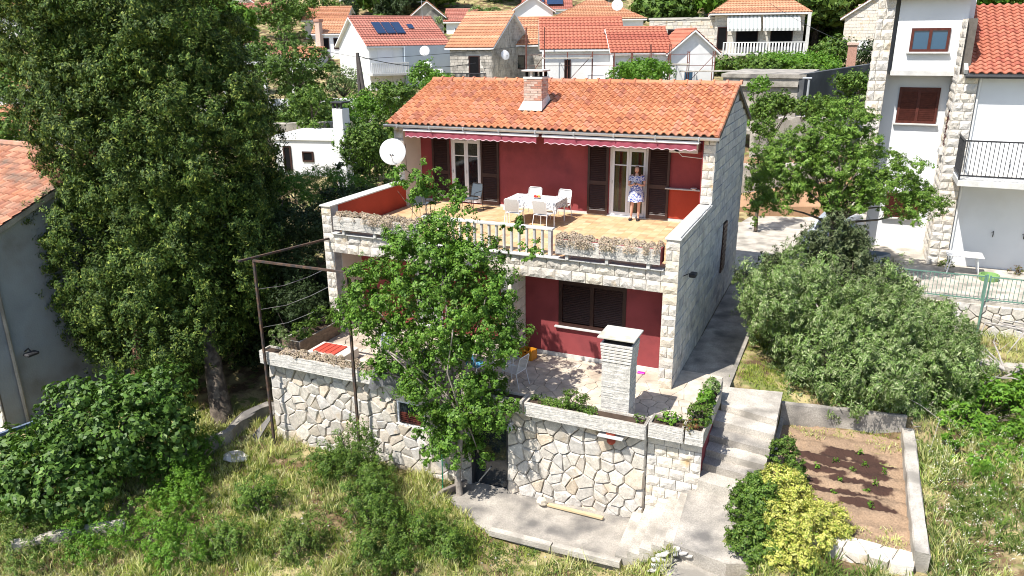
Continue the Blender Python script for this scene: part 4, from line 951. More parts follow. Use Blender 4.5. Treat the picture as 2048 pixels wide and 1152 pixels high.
plant('grey_shrub', 'silvery upright plant at the left end of the terrace beside the pergola post', (-10.45, -2.35, .3), [(-10.45, -2.35, .68, .30, .22, .36)], 50, .09, 36, .06, .012, L_OLIVE)
plant('geranium', 'green leafy geranium on the left edge of the terrace', (-10.3, -1.6, .4), [(-10.3, -1.5, .62, .3, .45, .22), (-10.4, -.6, .7, .3, .5, .25)], 90, .1, 44, .06, .035, L_SHRUB)
fl = thing('flower', 'bright pink flower head in the greenery at the left of the terrace', 'flower', (-10.28, -1.55, .85)); V = leafquads(np.array([-10.28, -1.55, .92])+rng.normal(size=(60, 3))*.045, rng.normal(size=(60, 3)), .04, .03)
link('petals', quads('petals', V, mk('pink_petal', [(.62, .05, .25)], .6, trans=.3)), fl)
m = M(); m.tube([(-10.28, -1.55, .4), (-10.28, -1.55, .92)], .006, 5); m.build('stem', L_SHRUB, fl)
# ------------------------------------------------------------------ balcony furniture
CLOTH = pattern_mat('patterned_tablecloth', (.62, .62, .62), (.20, .21, .23), 16, (.55, .60))
tz = H1+.74; tx0, tx1, ty0, ty1 = -6.02, -4.36, 3.08, 4.06
tb = thing('garden_table', 'rectangular white metal garden table on the balcony', 'table', ((tx0+tx1)/2, (ty0+ty1)/2, H1))
M().bbox(tx0, tx1, ty0, ty1, tz-.03, tz-.004, .008).build('tabletop', WMETAL, tb)
for x in (tx0+.06, tx1-.06):
    for y in (ty0+.06, ty1-.06): M().tube([(x, y, H1), (x, y, tz-.03)], .018, 8).build('leg', WMETAL, tb)
n = 44; m = M(); ring = []
per = [(tx0+(tx1-tx0)*i/n, ty0) for i in range(n)]+[(tx1, ty0+(ty1-ty0)*i/26) for i in range(26)]+[(tx1-(tx1-tx0)*i/n, ty1) for i in range(n)]+[(tx0, ty1-(ty1-ty0)*i/26) for i in range(26)]
K = len(per); V = [(x, y, tz) for x, y in per]; cxm, cym = (tx0+tx1)/2, (ty0+ty1)/2
for d, o in ((.012, .006), (.10, .012), (.2, .03)):
    for i, (x, y) in enumerate(per):
        wv = math.sin(i*.62)*.5+math.sin(i*1.37)*.5; sx = (x-cxm)/(tx1-cxm); sy = (y-cym)/(ty1-cym); l = math.hypot(sx, sy)
        cr_ = 1.6 if abs(abs(sx)-1) < .06 and abs(abs(sy)-1) < .1 else 1
        V.append((x+(o+wv*o*.7)*np.sign(sx)*(abs(sx) > .97), y+(o+wv*o*.7)*np.sign(sy)*(abs(sy) > .97), tz-d*cr_-wv*.008))
V.append((cxm, cym, tz+.002)); F = [(i, (i+1) % K, 4*K) for i in range(K)]
for k in range(3): F += [((k+1)*K+i, (k+1)*K+(i+1) % K, k*K+(i+1) % K, k*K+i) for i in range(K)]
tag(m.add(V, F).build('tablecloth', CLOTH), 'white tablecloth with grey sprigs draped over the balcony table', 'tablecloth')
def chair(name, label, loc, rot, fabric, frame, group=None, arm=True, slats=False):
    r = thing(name, label, 'chair', loc, rot, group); B = lambda m, n_, mt, **k: m.build(n_, mt, r, local=True, **k)
    for sx in (-1, 1):
        x = sx*.22
        B(M().tube([(x*1.1, -.26, 0), (x, -.22, .42), (x, -.20, .44)], .011, 6), 'leg', frame); B(M().tube([(x*1.1, .30, 0), (x, .20, .42)], .011, 6), 'leg', frame)
        if arm: B(M().tube([(x*1.05, -.20, .43), (x*1.12, -.20, .62), (x*1.12, -.12, .65), (x*1.1, .22, .66)], .011, 6), 'armrest', frame)
    B(M().tube([(-.22, -.22, .43), (.22, -.22, .43), (.22, .2, .42), (-.22, .2, .42), (-.22, -.22, .43)], .011, 6), 'seat_frame', frame)
    pts = [(-.21, .20, .42), (-.22, .27, .68), (-.215, .305, .83), (-.18, .315, .87), (.18, .315, .87), (.215, .305, .83), (.22, .27, .68), (.21, .20, .42)]
    B(M().tube(pts, .012, 6), 'back_frame', frame)
    if slats:
        for k in range(15): x = -.19+k*.027; B(M().tube([(x, -.21, .435), (x, .19, .428), (x, .235, .52), (x, .27, .68), (x, .312, .865)], .0042, 4), 'wire', fabric)
    else:
        B(M().add([(-.21, -.21, .437), (.21, -.21, .437), (.21, .2, .425), (-.21, .2, .425), (-.21, -.21, .427), (.21, -.21, .427), (.21, .2, .415), (-.21, .2, .415), (0, 0, .418)], [(0, 1, 8), (1, 2, 8), (2, 3, 8), (3, 0, 8), (7, 6, 5, 4), (0, 4, 5, 1), (1, 5, 6, 2), (2, 6, 7, 3), (3, 7, 4, 0)]), 'seat', fabric)
        V = []
        for o in (0, .008):
            for y, z, xw in ((.21, .47, .205), (.255, .62, .21), (.29, .76, .205), (.308, .855, .18)): V += [(-xw, y+o, z), (0, y+o+.02, z), (xw, y+o, z)]
        F = [(3*i+j, 3*i+j+1, 3*i+j+4, 3*i+j+3) for i in range(3) for j in range(2)]; F += [tuple(12+q for q in f[::-1]) for f in F]
        B(M().add(V, F), 'backrest', fabric, smooth=True)
    return r
FABR = mk('pale_grey_textilene', [(.48, .48, .47)], .8, 30, .06, isl=False); GREYF = mk('slate_grey_textilene', [(.07, .09, .11)], .8, 30, .06, isl=False)
g = 'chairs round the balcony table'
chair('garden_chair', 'pale garden chair behind the balcony table, left one against the crimson wall', (-5.60, 4.28, H1), 0.05, FABR, WMETAL, g)
chair('garden_chair', 'pale garden chair behind the balcony table, at its right corner', (-4.62, 4.25, H1), -.1, FABR, WMETAL, g)
chair('garden_chair', 'pale garden chair in front of the balcony table, at its left end', (-5.62, 2.92, H1), pi+.1, FABR, WMETAL, g)
chair('garden_chair', 'pale garden chair in front of the balcony table, at its right end', (-4.68, 2.95, H1), pi-.12, FABR, WMETAL, g)
chair('garden_chair', 'slate-grey chair by the cream porch cheek at the left of the balcony', (-8.85, 2.9, H1), pi+.25, GREYF, DMETAL)
chair('garden_chair', 'slate-grey chair before the left patio door, behind the climbing branches', (-7.7, 4.2, H1), -.2, GREYF, DMETAL)
bw = thing('bowl', 'shallow white bowl of fruit on the balcony table', 'bowl', (-5.15, 3.55, tz+.002)); M().lathe((-5.15, 3.55, tz+.003), [(.06, 0), (.10, .015), (.13, .04), (.122, .04), (.09, .02), (.0, .012)], 20).build('bowl_body', WHITEF, bw, smooth=True)
for lab, x, y, r, c in (('red apple at the left of the fruit bowl', -5.21, 3.55, .042, (.45, .03, .02)), ('red tomato-like fruit in the middle of the bowl', -5.14, 3.52, .04, (.5, .04, .02)), ('orange fruit at the right of the bowl', -5.07, 3.56, .038, (.6, .28, .04)), ('yellow fruit at the back of the bowl', -5.12, 3.61, .036, (.6, .45, .08))):
    tag(M().lathe((x, y, tz+.018), [(r*math.sin(pi*i/8)+.0005, r*(1-math.cos(pi*i/8))) for i in range(9)], 12).build('fruit', mk('fruit_skin', [c], .35, isl=False), smooth=True), lab, 'fruit')
tag(M().lathe((-.72, 5.10, 4.156), [(.05, 0), (.10, .03), (.10, .045), (.05, .02)], 16).build('dish', WHITEF, smooth=True), 'small white dish on the wall shelf by the right end of the balcony', 'dish')
# air conditioner
ac = thing('air_conditioner', 'white air-conditioner unit high on the wall under the right awning', 'air conditioner', (-1.05, 4.98, 5.2)); M().bbox(-1.47, -.62, 4.84, 5.19, 5.26, 5.62, .012).build('casing', WHITEF, ac)
m = M(); m.lathe((-1.22, 4.835, 5.43), [(.14, 0), (.14, .012), (.12, .012), (.12, 0)], 18, ax=(0, -1, 0)); m.build('fan_grille', DMETAL, ac); M().tube([(-1.2, 4.9, 5.26), (-1.1, 4.95, 5.15), (-.5, 4.9, 5.12)], .012, 6).build('hose', WHITEF, ac)
# dish antenna
def dishant(name, label, c, aim, r, mat, arm=True, group=None):
    R0 = thing(name, label, 'satellite dish', c, group=group); a = Vector(aim).normalized(); c = Vector(c)
    prof = [(r*t, .16*r*t*t*1.6) for t in (0.02, .3, .6, .85, 1)]+[(r*1.01, .16*r*1.6+.004), (r*.98, .16*r*1.6+.012)]
    M().lathe(c, prof, 28, ax=a).build('reflector', mat, R0, smooth=True)
    M().tube([c, c-a*.12, c-a*.2+Vector((0, 0, -.25))], .02, 6).build('mount', DMETAL, R0)
    if arm:
        f = c+a*r*1.1+Vector((0, 0, -r*.35)); M().tube([c+Vector((0, 0, -r*.95))+a*.1, f], .012, 6).build('feed_arm', METAL, R0)
        for d in (-.04, .05): M().tube([f+Vector((d, 0, -.0)), f+Vector((d, 0, .0))-a*.1], .025, 8).build('receiver', DMETAL, R0)
    return R0
dishant('satellite_dish', 'large white satellite dish on the left corner of the stone house', (-10.32, 3.72, 4.97), (.45, -1, .32), .43, mk('dish_white', [(.66, .67, .67)], .5, 2, .04, isl=False))
M().tube([(-10.15, 4.2, 5.2), (-10.15, 4.2, 4.3), (-10.14, 4.4, 4.2), (-10.14, 4.42, 3.95)], .012, 5).build('cable', DMETAL, house)
wl = thing('wall_lamp', 'black outdoor lamp on a bent arm on the side wall near the front corner', 'lamp', (.0, .75, 2.8)); M().tube([(.0, .62, 2.84), (.1, .62, 2.9), (.2, .9, 2.88)], .012, 6).build('arm', DMETAL, wl); M().bbox(.09, .26, .85, 1.12, 2.74, 2.84, .02).build('lamp_head', DMETAL, wl)
# ------------------------------------------------------------------ the woman by the patio door
SKIN = mk('skin', [(.62, .36, .27)], .5, 20, .05, isl=False); HAIR = mk('chestnut_hair', [(.10, .045, .025)], .5, 40, .25, isl=False)
DRESS = pattern_mat('blue_white_floral_dress', (.66, .68, .74), (.045, .08, .36), 26, (.47, .53))
def skin(name, verts, edges, rad, mat, parent, root=0, sub=2, local=True):
    me = bpy.data.meshes.new(name); me.from_pydata(verts, edges, []); me.materials.append(mat); o = link(name, me, parent)
    s = o.modifiers.new('skin', 'SKIN'); s.use_smooth_shade = True
    for i, sv in enumerate(me.skin_vertices[0].data):
        r = rad[i]; sv.radius = r if isinstance(r, tuple) else (r, r); sv.use_root = (i == root)
    d = o.modifiers.new('sub', 'SUBSURF'); d.levels = sub; d.render_levels = sub
    return o
per_ = thing('person', 'woman in a blue and white off-shoulder dress looking at her phone by the patio door', 'person', (-2.42, 4.92, H1+.002), .12)
V = [(0, 0, .88), (0, 0, 1.02), (0, .005, 1.18), (0, .0, 1.32), (0, -.005, 1.42), (0, -.03, 1.50),        # pelvis..neck 0-5
     (.09, 0, .84), (.095, -.02, .62), (.09, -.01, .46), (.085, .01, .28), (.08, .02, .09), (.085, -.09, .045),   # left leg 6-11
     (-.09, 0, .84), (-.10, -.01, .62), (-.11, -.03, .46), (-.13, .0, .28), (-.14, .02, .09), (-.15, -.09, .045),  # right leg 12-17
     (.17, .0, 1.38), (.225, -.0, 1.22), (.235, -.02, 1.10), (.15, -.14, 1.12), (.07, -.22, 1.17),            # left arm 18-22
     (-.17, .0, 1.38), (-.225, -.0, 1.22), (-.235, -.02, 1.09), (-.15, -.14, 1.10), (-.06, -.22, 1.15)]       # right arm 23-27
Ed = [(0, 1), (1, 2), (2, 3), (3, 4), (4, 5), (0, 6), (6, 7), (7, 8), (8, 9), (9, 10), (10, 11), (0, 12), (12, 13), (13, 14), (14, 15), (15, 16), (16, 17), (3, 18), (18, 19), (19, 20), (20, 21), (21, 22), (3, 23), (23, 24), (24, 25), (25, 26), (26, 27)]
Rr = [(.15, .12), (.13, .10), (.125, .105), (.13, .10), (.07, .065), .048, .085, .072, .052, .052, .033, .03, .085, .072, .052, .052, .033, .03, .055, .045, .038, .032, .026, .055, .045, .038, .032, .026]
body = skin('body', V, Ed, Rr, SKIN, per_)
hd = M(); hc = Vector((0, -.045, 1.565)); VV = []; FF = []
nu_, nv_ = 20, 16
for j in range(nv_+1):
    ph_ = pi*j/nv_
    for i in range(nu_):
        th_ = 2*pi*i/nu_; x = math.sin(ph_)*math.sin(th_); y = -math.sin(ph_)*math.cos(th_); z = math.cos(ph_)
        fx = .072*(1-.22*max(0, -z)); fy = .088; fz = .108
        px_, py_, pz_ = x*fx, y*fy, z*fz
        if y < -.3:
            py_ -= .020*math.exp(-((x/.16)**2+((z+.15)/.18)**2)); py_ += .010*math.exp(-(((abs(x)-.42)/.16)**2+((z-.02)/.14)**2)); py_ -= .006*math.exp(-((x/.3)**2+((z+.52)/.09)**2)); py_ -= .007*math.exp(-((x/.25)**2+((z+.85)/.15)**2))
        if abs(x) > .9 and abs(z) < .35: px_ *= 1.10
        # head bowed forward
        a_ = -.42; VV.append((hc.x+px_, hc.y+py_*cos(a_)-pz_*math.sin(-a_)*1.0, hc.z+py_*math.sin(-a_)*1+pz_*cos(a_)))
for j in range(nv_):
    for i in range(nu_): FF.append((j*nu_+i, j*nu_+(i+1) % nu_, (j+1)*nu_+(i+1) % nu_, (j+1)*nu_+i))
hd.add(VV, FF).build('head', SKIN, per_, local=True, smooth=True)
for sx in (-1, 1):
    hd_ = M().lathe((sx*.028, -.128, 1.575), [(.002, 0), (.010, .004), (.002, .008)], 8, ax=(0, -1, -.3)); hd_.build('eye', DMETAL, per_, local=True)
M().lathe((0, -.142, 1.515), [(.004, 0), (.018, .003), (.004, .006)], 10, ax=(0, -1, -.4)).build('mouth', mk('lips', [(.42, .10, .09)], .5, isl=False), per_, local=True)
H = []
for k in range(420):      # long loose hair, strand by strand
    a = rng.uniform(-2.35, 2.35); tp = rng.uniform(.25, 1.0)
    p0_ = Vector((math.sin(a)*.03, .0+math.cos(a)*.03*0+rng.uniform(-.05, .02), 1.672)); p1_ = Vector((math.sin(a)*.082, -.035+math.cos(a)*.088, 1.60)); p2_ = Vector((math.sin(a)*.092+rng.uniform(-.01, .01), -.02+math.cos(a)*.09, 1.50)); p3_ = Vector((math.sin(a)*.115+rng.uniform(-.02, .02), .0+math.cos(a)*.085+rng.uniform(-.02, .02), 1.42-.16*tp))
    for p, q in ((p0_, p1_), (p1_, p2_), (p2_, p3_)):
        s_ = Vector((math.cos(a), -math.sin(a), 0))*.009; H += [p-s_, p+s_, q+s_, q-s_]
link('hair', quads('hair', np.array([tuple(v) for v in H]), HAIR, per_, True), per_)
# dress: ruffled off-shoulder band, bodice and flared skirt
V = []; F = []; n = 40
for z, rx, ry, wv in ((1.365, .168, .115, .006), (1.30, .172, .125, .004), (1.20, .165, .135, .003), (1.10, .165, .14, .003), (1.0, .185, .16, .006), (.88, .215, .18, .012), (.76, .235, .195, .018), (.66, .25, .205, .022), (.60, .255, .21, .026)):
    for i in range(n): t = 2*pi*i/n; w_ = 1+wv*5*math.sin(t*9+z*3)*.2; V.append((rx*cos(t)*w_, ry*math.sin(t)*w_-.005, z+.012*math.sin(t*5)*(z < .7)))
for j in range(8): F += [(j*n+i, j*n+(i+1) % n, (j+1)*n+(i+1) % n, (j+1)*n+i) for i in range(n)]
M().add(V, F).build('dress', DRESS, per_, local=True, smooth=True)
V = []; F = []
for z, k_ in ((1.39, 1.0), (1.36, 1.07), (1.31, 1.14), (1.25, 1.18), (1.235, 1.2)):
    for i in range(n): t = 2*pi*i/n; w_ = 1+.05*math.sin(t*11); V.append((.215*k_*cos(t)*w_, (.115*k_+.02)*math.sin(t)*w_-.01, z+.01*math.sin(t*8)))
for j in range(4): F += [(j*n+i, j*n+(i+1) % n, (j+1)*n+(i+1) % n, (j+1)*n+i) for i in range(n)]
M().add(V, F).build('ruffle', DRESS, per_, local=True, smooth=True)
for sx in (-1, 1):        # hands with fingers closed round the phone
    w0 = Vector((sx*.065, -.215, 1.16)); VV = [tuple(w0), (sx*.045, -.245, 1.175), (sx*.03, -.262, 1.185)]; EE = [(0, 1), (1, 2)]; RR = [.022, .027, .02]
    for f in range(4):
        b_ = len(VV); z = 1.15+f*.017; l = (.8, 1, .95, .85)[f]
        VV += [(sx*.046, -.262, z+.003), (sx*.05, -.285*1.0, z), (sx*(.05-.028*l), -.298, z-.002), (sx*(.05-.042*l), -.292, z-.003)]; EE += [(1, b_), (b_, b_+1), (b_+1, b_+2), (b_+2, b_+3)]; RR += [.010, .0085, .008, .0065]
    b_ = len(VV); VV += [(sx*.04, -.24, 1.205), (sx*.022, -.255, 1.215), (sx*.008, -.262, 1.212)]; EE += [(1, b_), (b_, b_+1), (b_+1, b_+2)]; RR += [.011, .0095, .008]
    skin('hand', VV, EE, RR, SKIN, per_, sub=1)
    for nm, z0, z1, e in (('sandal', 0, .03, 0),):
        fx = .085 if sx > 0 else -.145
        s_ = M(); s_.prism([(fx-.04, .06), (fx+.04, .06), (fx+.045, -.10), (fx+.03, -.17), (fx-.03, -.17), (fx-.045, -.10)], 0.0, .028); sd = s_.build('sandal', DMETAL, per_, local=True)
        for y in (-.115, -.03): M().tube([(fx-.045, y, .02), (fx-.035, y, .065), (fx, y, .085), (fx+.035, y, .065), (fx+.045, y, .02)], .012, 6).build('strap', DMETAL, sd, local=True)
ph = tag(M().bbox(-.075, .075, -.292, -.282, 1.145, 1.22, .003).mesh('phone', DMETAL, None, True) and bpy.data.objects.new('phone', M().bbox(-.04, .04, -.005, .005, -.075, .075, .003).mesh('phone', DMETAL, None, True)), 'dark phone held by the woman in front of her chest', 'phone')
COL.objects.link(ph); ph.location = (-2.385, 4.645, H1+1.185); ph.rotation_euler = (.9, pi/2*0, .12)
# ------------------------------------------------------------------ lower terrace things
chair('wire_chair', 'white wire garden chair at the edge of the climbing tree, turned to the left', (-3.78, -1.28, 0), -1.75, WMETAL, WMETAL, slats=True)
chair('wire_chair', 'white wire garden chair just behind the other one, partly under the leaves', (-4.35, -.85, 0), .5, WMETAL, WMETAL, slats=True)
BLUEF = mk('light_blue_plastic', [(.12, .36, .55)], .5, 4, .05, isl=False)
chair('garden_chair', 'light blue garden chair seen through the climbing tree', (-4.85, -1.35, 0), pi-.3, BLUEF, WMETAL)
chair('garden_chair', 'dark blue folding chair left of the climbing trunk', (-6.25, -1.6, 0), pi+.4, mk('navy_canvas', [(.05, .08, .2)], .7, isl=False), WMETAL)
ob = thing('garden_table', 'low white table under the climbing tree on the lower terrace', 'table', (-5.4, -1.0, 0)); M().bbox(-5.75, -5.05, -1.35, -.65, .68, .71, .008).build('tabletop', WMETAL, ob)
for x in (-5.7, -5.1):
    for y in (-1.3, -.7): M().tube([(x, y, 0), (x, y, .68)], .016, 6).build('leg', WMETAL, ob)
YEL = mk('yellow_crate_plastic', [(.62, .26, .02)], .45, 4, .06, isl=False)
cr = thing('crate', 'yellow-orange plastic bottle crate in the corner by the middle pier', 'crate', (-4.12, .42, 0), -.15); B = lambda m, n_, mt: m.build(n_, mt, cr, local=True)
c = M()
for x in (-.2, .18): c.box(x, x+.02, -.15, .15, 0, .28)
c.box(-.18, .18, .13, .15, 0, .28).box(-.18, .18, -.13, .13, 0, .02)
c.box(-.18, .18, -.15, -.13, 0, .19).box(-.18, .18, -.15, -.13, .25, .28).box(-.18, -.07, -.15, -.13, .19, .25).box(.07, .18, -.15, -.13, .19, .25)
B(c, 'crate_body', YEL)
for k in (-.09, 0, .09): B(M().box(k-.003, k+.003, -.13, .13, .02, .2), 'divider', YEL)
for i in range(4):
    for j in range(3):
        if rnd.random() < .5: B(M().lathe((-.135+i*.09, -.09+j*.09, .02), [(.03, 0), (.03, .14), (.012, .19), (.012, .235), (.0, .24)], 8), 'bottle', glass('brown_glass', (.05, .02, .01), .1))
B(M().box(-.06, .06, -.153, -.151, .05, .12), 'emblem', mk('red_print', [(.35, .03, .02)], .6, isl=False))
# bottle-crate print: a dark oval mark
tag(M().bbox(-1.06, -.86, .60, .72, .0, .035, .015).build('dustpan', mk('magenta_plastic', [(.62, .01, .36)], .45, isl=False)), 'magenta plastic thing lying on the terrace floor right of the barbecue chimney', 'toy')
ht = thing('cistern_hatch', 'low stone box with a red lid on the left of the terrace', 'hatch', (-9.1, -1.85, 0)); M().bbox(-9.75, -8.55, -2.1, -1.35, 0, .28, .01).build('hatch_box', CREAM, ht); M().bbox(-9.6, -8.85, -2.05, -1.45, .281, .315, .008).build('hatch_lid', mk('red_sheet_metal', [(.45, .07, .045)], .5, 3, .12, isl=False), ht)
for k in range(4): M().box(-9.55+k*.17, -9.53+k*.17, -2.03, -1.47, .315, .325).build('rib', mk('red_rib', [(.36, .05, .035)], .5, isl=False), ht)
# washing on a little rack
wk = thing('towel', 'blue and white striped towel hanging at the left edge of the climbing tree', 'towel', (-7.75, -1.1, 0)); V = []; n = 14
for z in (.2, .5, .85): V += [(-8.0+.45*i/n, -1.1+.04*math.sin(i*1.3+z*3), z) for i in range(n+1)]
st_ = mk('striped_towel', [(.5, .52, .56)], .9, isl=False); nn_ = st_.node_tree.nodes; wv_ = nn_.new('ShaderNodeTexWave'); wv_.inputs['Scale'].default_value = 9; g_ = nn_.new('ShaderNodeNewGeometry'); rp_ = nn_.new('ShaderNodeValToRGB'); rp_.color_ramp.interpolation = 'CONSTANT'
rp_.color_ramp.elements[0].color = (.06, .09, .18, 1); rp_.color_ramp.elements[1].position = .5; rp_.color_ramp.elements[1].color = (.6, .62, .65, 1)
st_.node_tree.links.new(g_.outputs['Position'], wv_.inputs['Vector']); st_.node_tree.links.new(wv_.outputs['Color'], rp_.inputs[0]); st_.node_tree.links.new(rp_.outputs[0], nn_['Principled BSDF'].inputs['Base Color'])
M().add(V, [(i+k*(n+1), i+1+k*(n+1), i+n+2+k*(n+1), i+n+1+k*(n+1)) for i in range(n) for k in (0, 1)]).build('cloth', st_, wk, smooth=True); M().tube([(-8.05, -1.1, 0), (-8.05, -1.1, .86), (-7.5, -1.1, .86), (-7.5, -1.1, 0)], .01, 5).build('rack', WMETAL, wk)
# grey cloth over the trough
V = []; F = []; nu_, nv_ = 16, 14
for j in range(nv_+1):
    for i in range(nu_+1):
        u = i/nu_; v = j/nv_; x = -7.25+.85*u+.08*math.sin(v*4); s_ = v*.75
        if s_ < .32: y, z = -2.42-s_*.9, .40+.03*math.sin(u*9)+.02*math.sin(v*11+u*5)
        else: y, z = -2.735-.02*math.sin(u*12), .40-(s_-.32)*(1+.25*math.sin(u*5+1))
        V.append((x, y, z+.012*math.sin(u*17+v*7)))
for j in range(nv_): F += [(j*(nu_+1)+i, j*(nu_+1)+i+1, (j+1)*(nu_+1)+i+1, (j+1)*(nu_+1)+i) for i in range(nu_)]
tag(M().add(V, F).build('cloth', mk('grey_blanket', [(.15, .15, .155)], .95, 7, .3, .5, 30, isl=False), smooth=True), 'crumpled grey blanket hanging over the stone trough right of the pergola post', 'blanket')
# red clay lamp on its tile, fixed to the wall
lp = thing('clay_lamp', 'red clay lamp under a small white tile on the stone wall below the barbecue chimney', 'lamp', (-.78, -2.6, -.4)); CLAY = mk('red_clay', [(.36, .07, .04)], .8, 6, .1, isl=False)
M().bbox(-1.06, -.47, -2.78, -2.46, -.13, -.10, .006).build('tile', COPING, lp); M().bbox(-.89, -.67, -2.68, -2.5, -.10, -.02, .02).build('lamp_top', CLAY, lp); M().lathe((-.78, -2.58, -.36), [(.06, 0), (.10, .05), (.10, .12), (.05, .16), (.09, .23)], 14).build('lamp_body', CLAY, lp, smooth=True)
gl = thing('globe_lamp', 'white glass globe lamp on the wall beside the basement doorway', 'lamp', (-3.33, -2.55, -.5)); M().lathe((-3.33, -2.58, -.62), [(.005, 0), (.06, .03), (.085, .09), (.07, .15), (.03, .18)], 14).build('globe', mk('milk_glass', [(.66, .68, .72)], .2, isl=False), gl, smooth=True); M().bbox(-3.38, -3.28, -2.6, -2.44, -.44, -.40, .01).build('bracket', WMETAL, gl)
tag(M().bar((-2.28, -2.72, -2.30), (-.85, -2.80, -2.24), .09, .05).build('plank', mk('raw_pine', [(.52, .40, .24)], .8, 6, .12, isl=False)), 'pale wooden beam lying on the path at the foot of the stone wall', 'plank')
def stone(name, label, c, r, mat, cat='stone', seed=0, group=None):
    q = random.Random(seed); V = []; F = []; a, b = 9, 6
    for j in range(b+1):
        for i in range(a): t = 2*pi*i/a; p = pi*j/b; k = 1+q.uniform(-.18, .18)*(0 < j < b); V.append((c[0]+r[0]*math.sin(p)*cos(t)*k, c[1]+r[1]*math.sin(p)*math.sin(t)*k, c[2]+r[2]*cos(p)*k))
    for j in range(b): F += [(j*a+i, j*a+(i+1) % a, (j+1)*a+(i+1) % a, (j+1)*a+i) for i in range(a)]
    return tag(M().add(V, F).build(name, mat), label, cat, group)
stone('rock', 'small rough stone at the left end of the wooden beam on the path', (-2.42, -2.75, -2.22), (.14, .11, .10), STONE, seed=2)
stone('rock', 'white flat rock in the dry meadow at the left of the stone wall', (-11.0, -3.95, -2.36), (.36, .28, .10), LIME, seed=4)
stone('rock', 'pale rock at the very bottom edge in the middle of the overgrown garden', (-4.6, -7.0, -2.45), (.42, .3, .25), STONE, seed=5)
# pergola frame
pg = thing('pergola', 'thin rusty metal pergola frame with sagging wires over the left of the terrace', 'pergola', (-9.1, -1.4, -2.4))
for (x, z0) in ((-10.62, -2.5), (-7.66, -2.5)): M().bar((x, -2.86, z0), (x, -2.80, 3.0), .06).build('post', RUST, pg)
M().bar((-10.62, -2.82, 3.0), (-7.55, -2.82, 3.02), .07, .05).build('beam', RUST, pg); M().bar((-11.0, -2.95, 2.97), (-10.3, .02, 2.95), .07, .05).build('beam', RUST, pg); M().bar((-7.66, -2.82, 3.02), (-7.55, .0, 3.02), .06, .05).build('beam', RUST, pg)
for z, y1 in ((1.62, .0), (1.1, -1.0), (2.2, 0)): M().tube([(-10.62, -2.82, z), (-10.5, -1.9, z-.16), (-10.42, -.9, z-.18), (-10.3, y1, z-.1)], .007, 4).build('wire', METAL, pg)
# green canes, posts and old boards by the doorway
tag(M().tube([(-5.05, -3.0, -2.5), (-5.03, -3.0, -1.2)], .014, 5).build('garden_cane', mk('bright_green_plastic', [(.02, .42, .22)], .5, isl=False)), 'thin bright green cane standing in the grass left of the doorway', 'cane')
bd = thing('timber_pile', 'old grey boards stacked at the foot of the trunk left of the doorway', 'timber', (-4.85, -3.0, -2.5))
for k in range(5): M().bar((-5.1+k*.05, -3.5+k*.05, -2.42+k*.045), (-4.6+k*.03, -2.75, -2.36+k*.05), .09, .03).build('board', mk('old_board', [(.20, .17, .15)], .9, 5, .2), bd)
bd = thing('timber_pile', 'old grey boards leaning in the corner at the left end of the stone wall', 'timber', (-11.2, -2.2, -2.4))
for k in range(4): M().bar((-11.45+k*.1, -2.9-k*.05, -2.45), (-11.0+k*.02, -1.9, -1.6+k*.06), .08, .03).build('board', mk('old_board', [(.16, .15, .14)], .9, 5, .2), bd)
def scat(boxes, n, r0, r1, seed):
    q = random.Random(seed); o = []
    for (x, y, z, rx, ry, rz) in boxes:
        for i in range(n):
            a = q.uniform(0, 2*pi); t = q.uniform(0, .8)**.5; r = q.uniform(r0, r1); o.append((x+rx*t*cos(a), y+ry*t*math.sin(a), z+rz*q.uniform(-.75, .75), r, r, r*q.uniform(.9, 1.35)))
        o.append((x, y, z-rz*.3, rx*.62, ry*.62, rz*.6))
    return o
# ------------------------------------------------------------------ large plants near the house
jn = tree('juniper_tree', 'huge dense dark green juniper filling the left of the picture, grey trunk at its foot', 'tree', (-13.0, -2.4, -2.45),
     [(-16.1, -.9, 2.2, 3.7, 2.7, 3.3), (-15.9, -.6, 5.6, 3.75, 2.8, 3.4), (-16.7, -.3, 9.2, 3.3, 2.6, 3.3), (-17.0, -.2, 12.2, 2.5, 2.3, 2.8), (-14.3, -.6, 2.6, 1.9, 1.9, 2.6), (-14.6, -.2, 6.2, 1.9, 1.8, 2.4), (-17.8, -1.6, 1.4, 1.7, 1.8, 2.8), (-18.4, -.8, 6.2, 1.9, 1.8, 3.0), (-15.4, -2.2, .4, 2.4, 1.6, 1.7), (-19.0, -.8, 9.6, 2.1, 1.7, 2.6)],
     1250, .50, 440, .095, .036, L_JUN, r0=.30, fork=(-13.9, -1.6, .2), nlimb=0, flat=1.2, tang=(.55, .9, .5), inner=.84, outer=1.04, bark=BARK, fill=9000, sub=14, sr=.27, tri=True)
m = M(); m.tube([(-16.0, -3.0, -2.6), (-15.9, -2.9, -1.6), (-16.2, -2.2, .2)], [.22, .17, .14], 9); m.build('trunk', mk('red_bark', [(.20, .11, .07)], .95, 9, .35, .6, 30, isl=False), jn, smooth=True)
CLB = [(-5.25, -2.75, 2.35, 1.65, 1.05, 1.55), (-6.75, -2.7, 2.35, 1.1, .8, .85), (-7.5, -2.5, 2.0, .65, .5, .55), (-4.9, -2.9, .7, 1.25, .9, 1.4), (-4.65, -3.0, -.85, .85, .65, .8), (-4.15, -2.6, 3.2, .8, .7, .8), (-5.7, -2.4, 3.55, .85, .7, .75), (-3.9, -2.7, 1.9, .75, .7, 1.0), (-6.3, -2.8, .55, .75, .6, .7), (-3.7, -2.9, .2, .6, .55, .6), (-5.0, -2.3, 4.25, .45, .4, .55)]
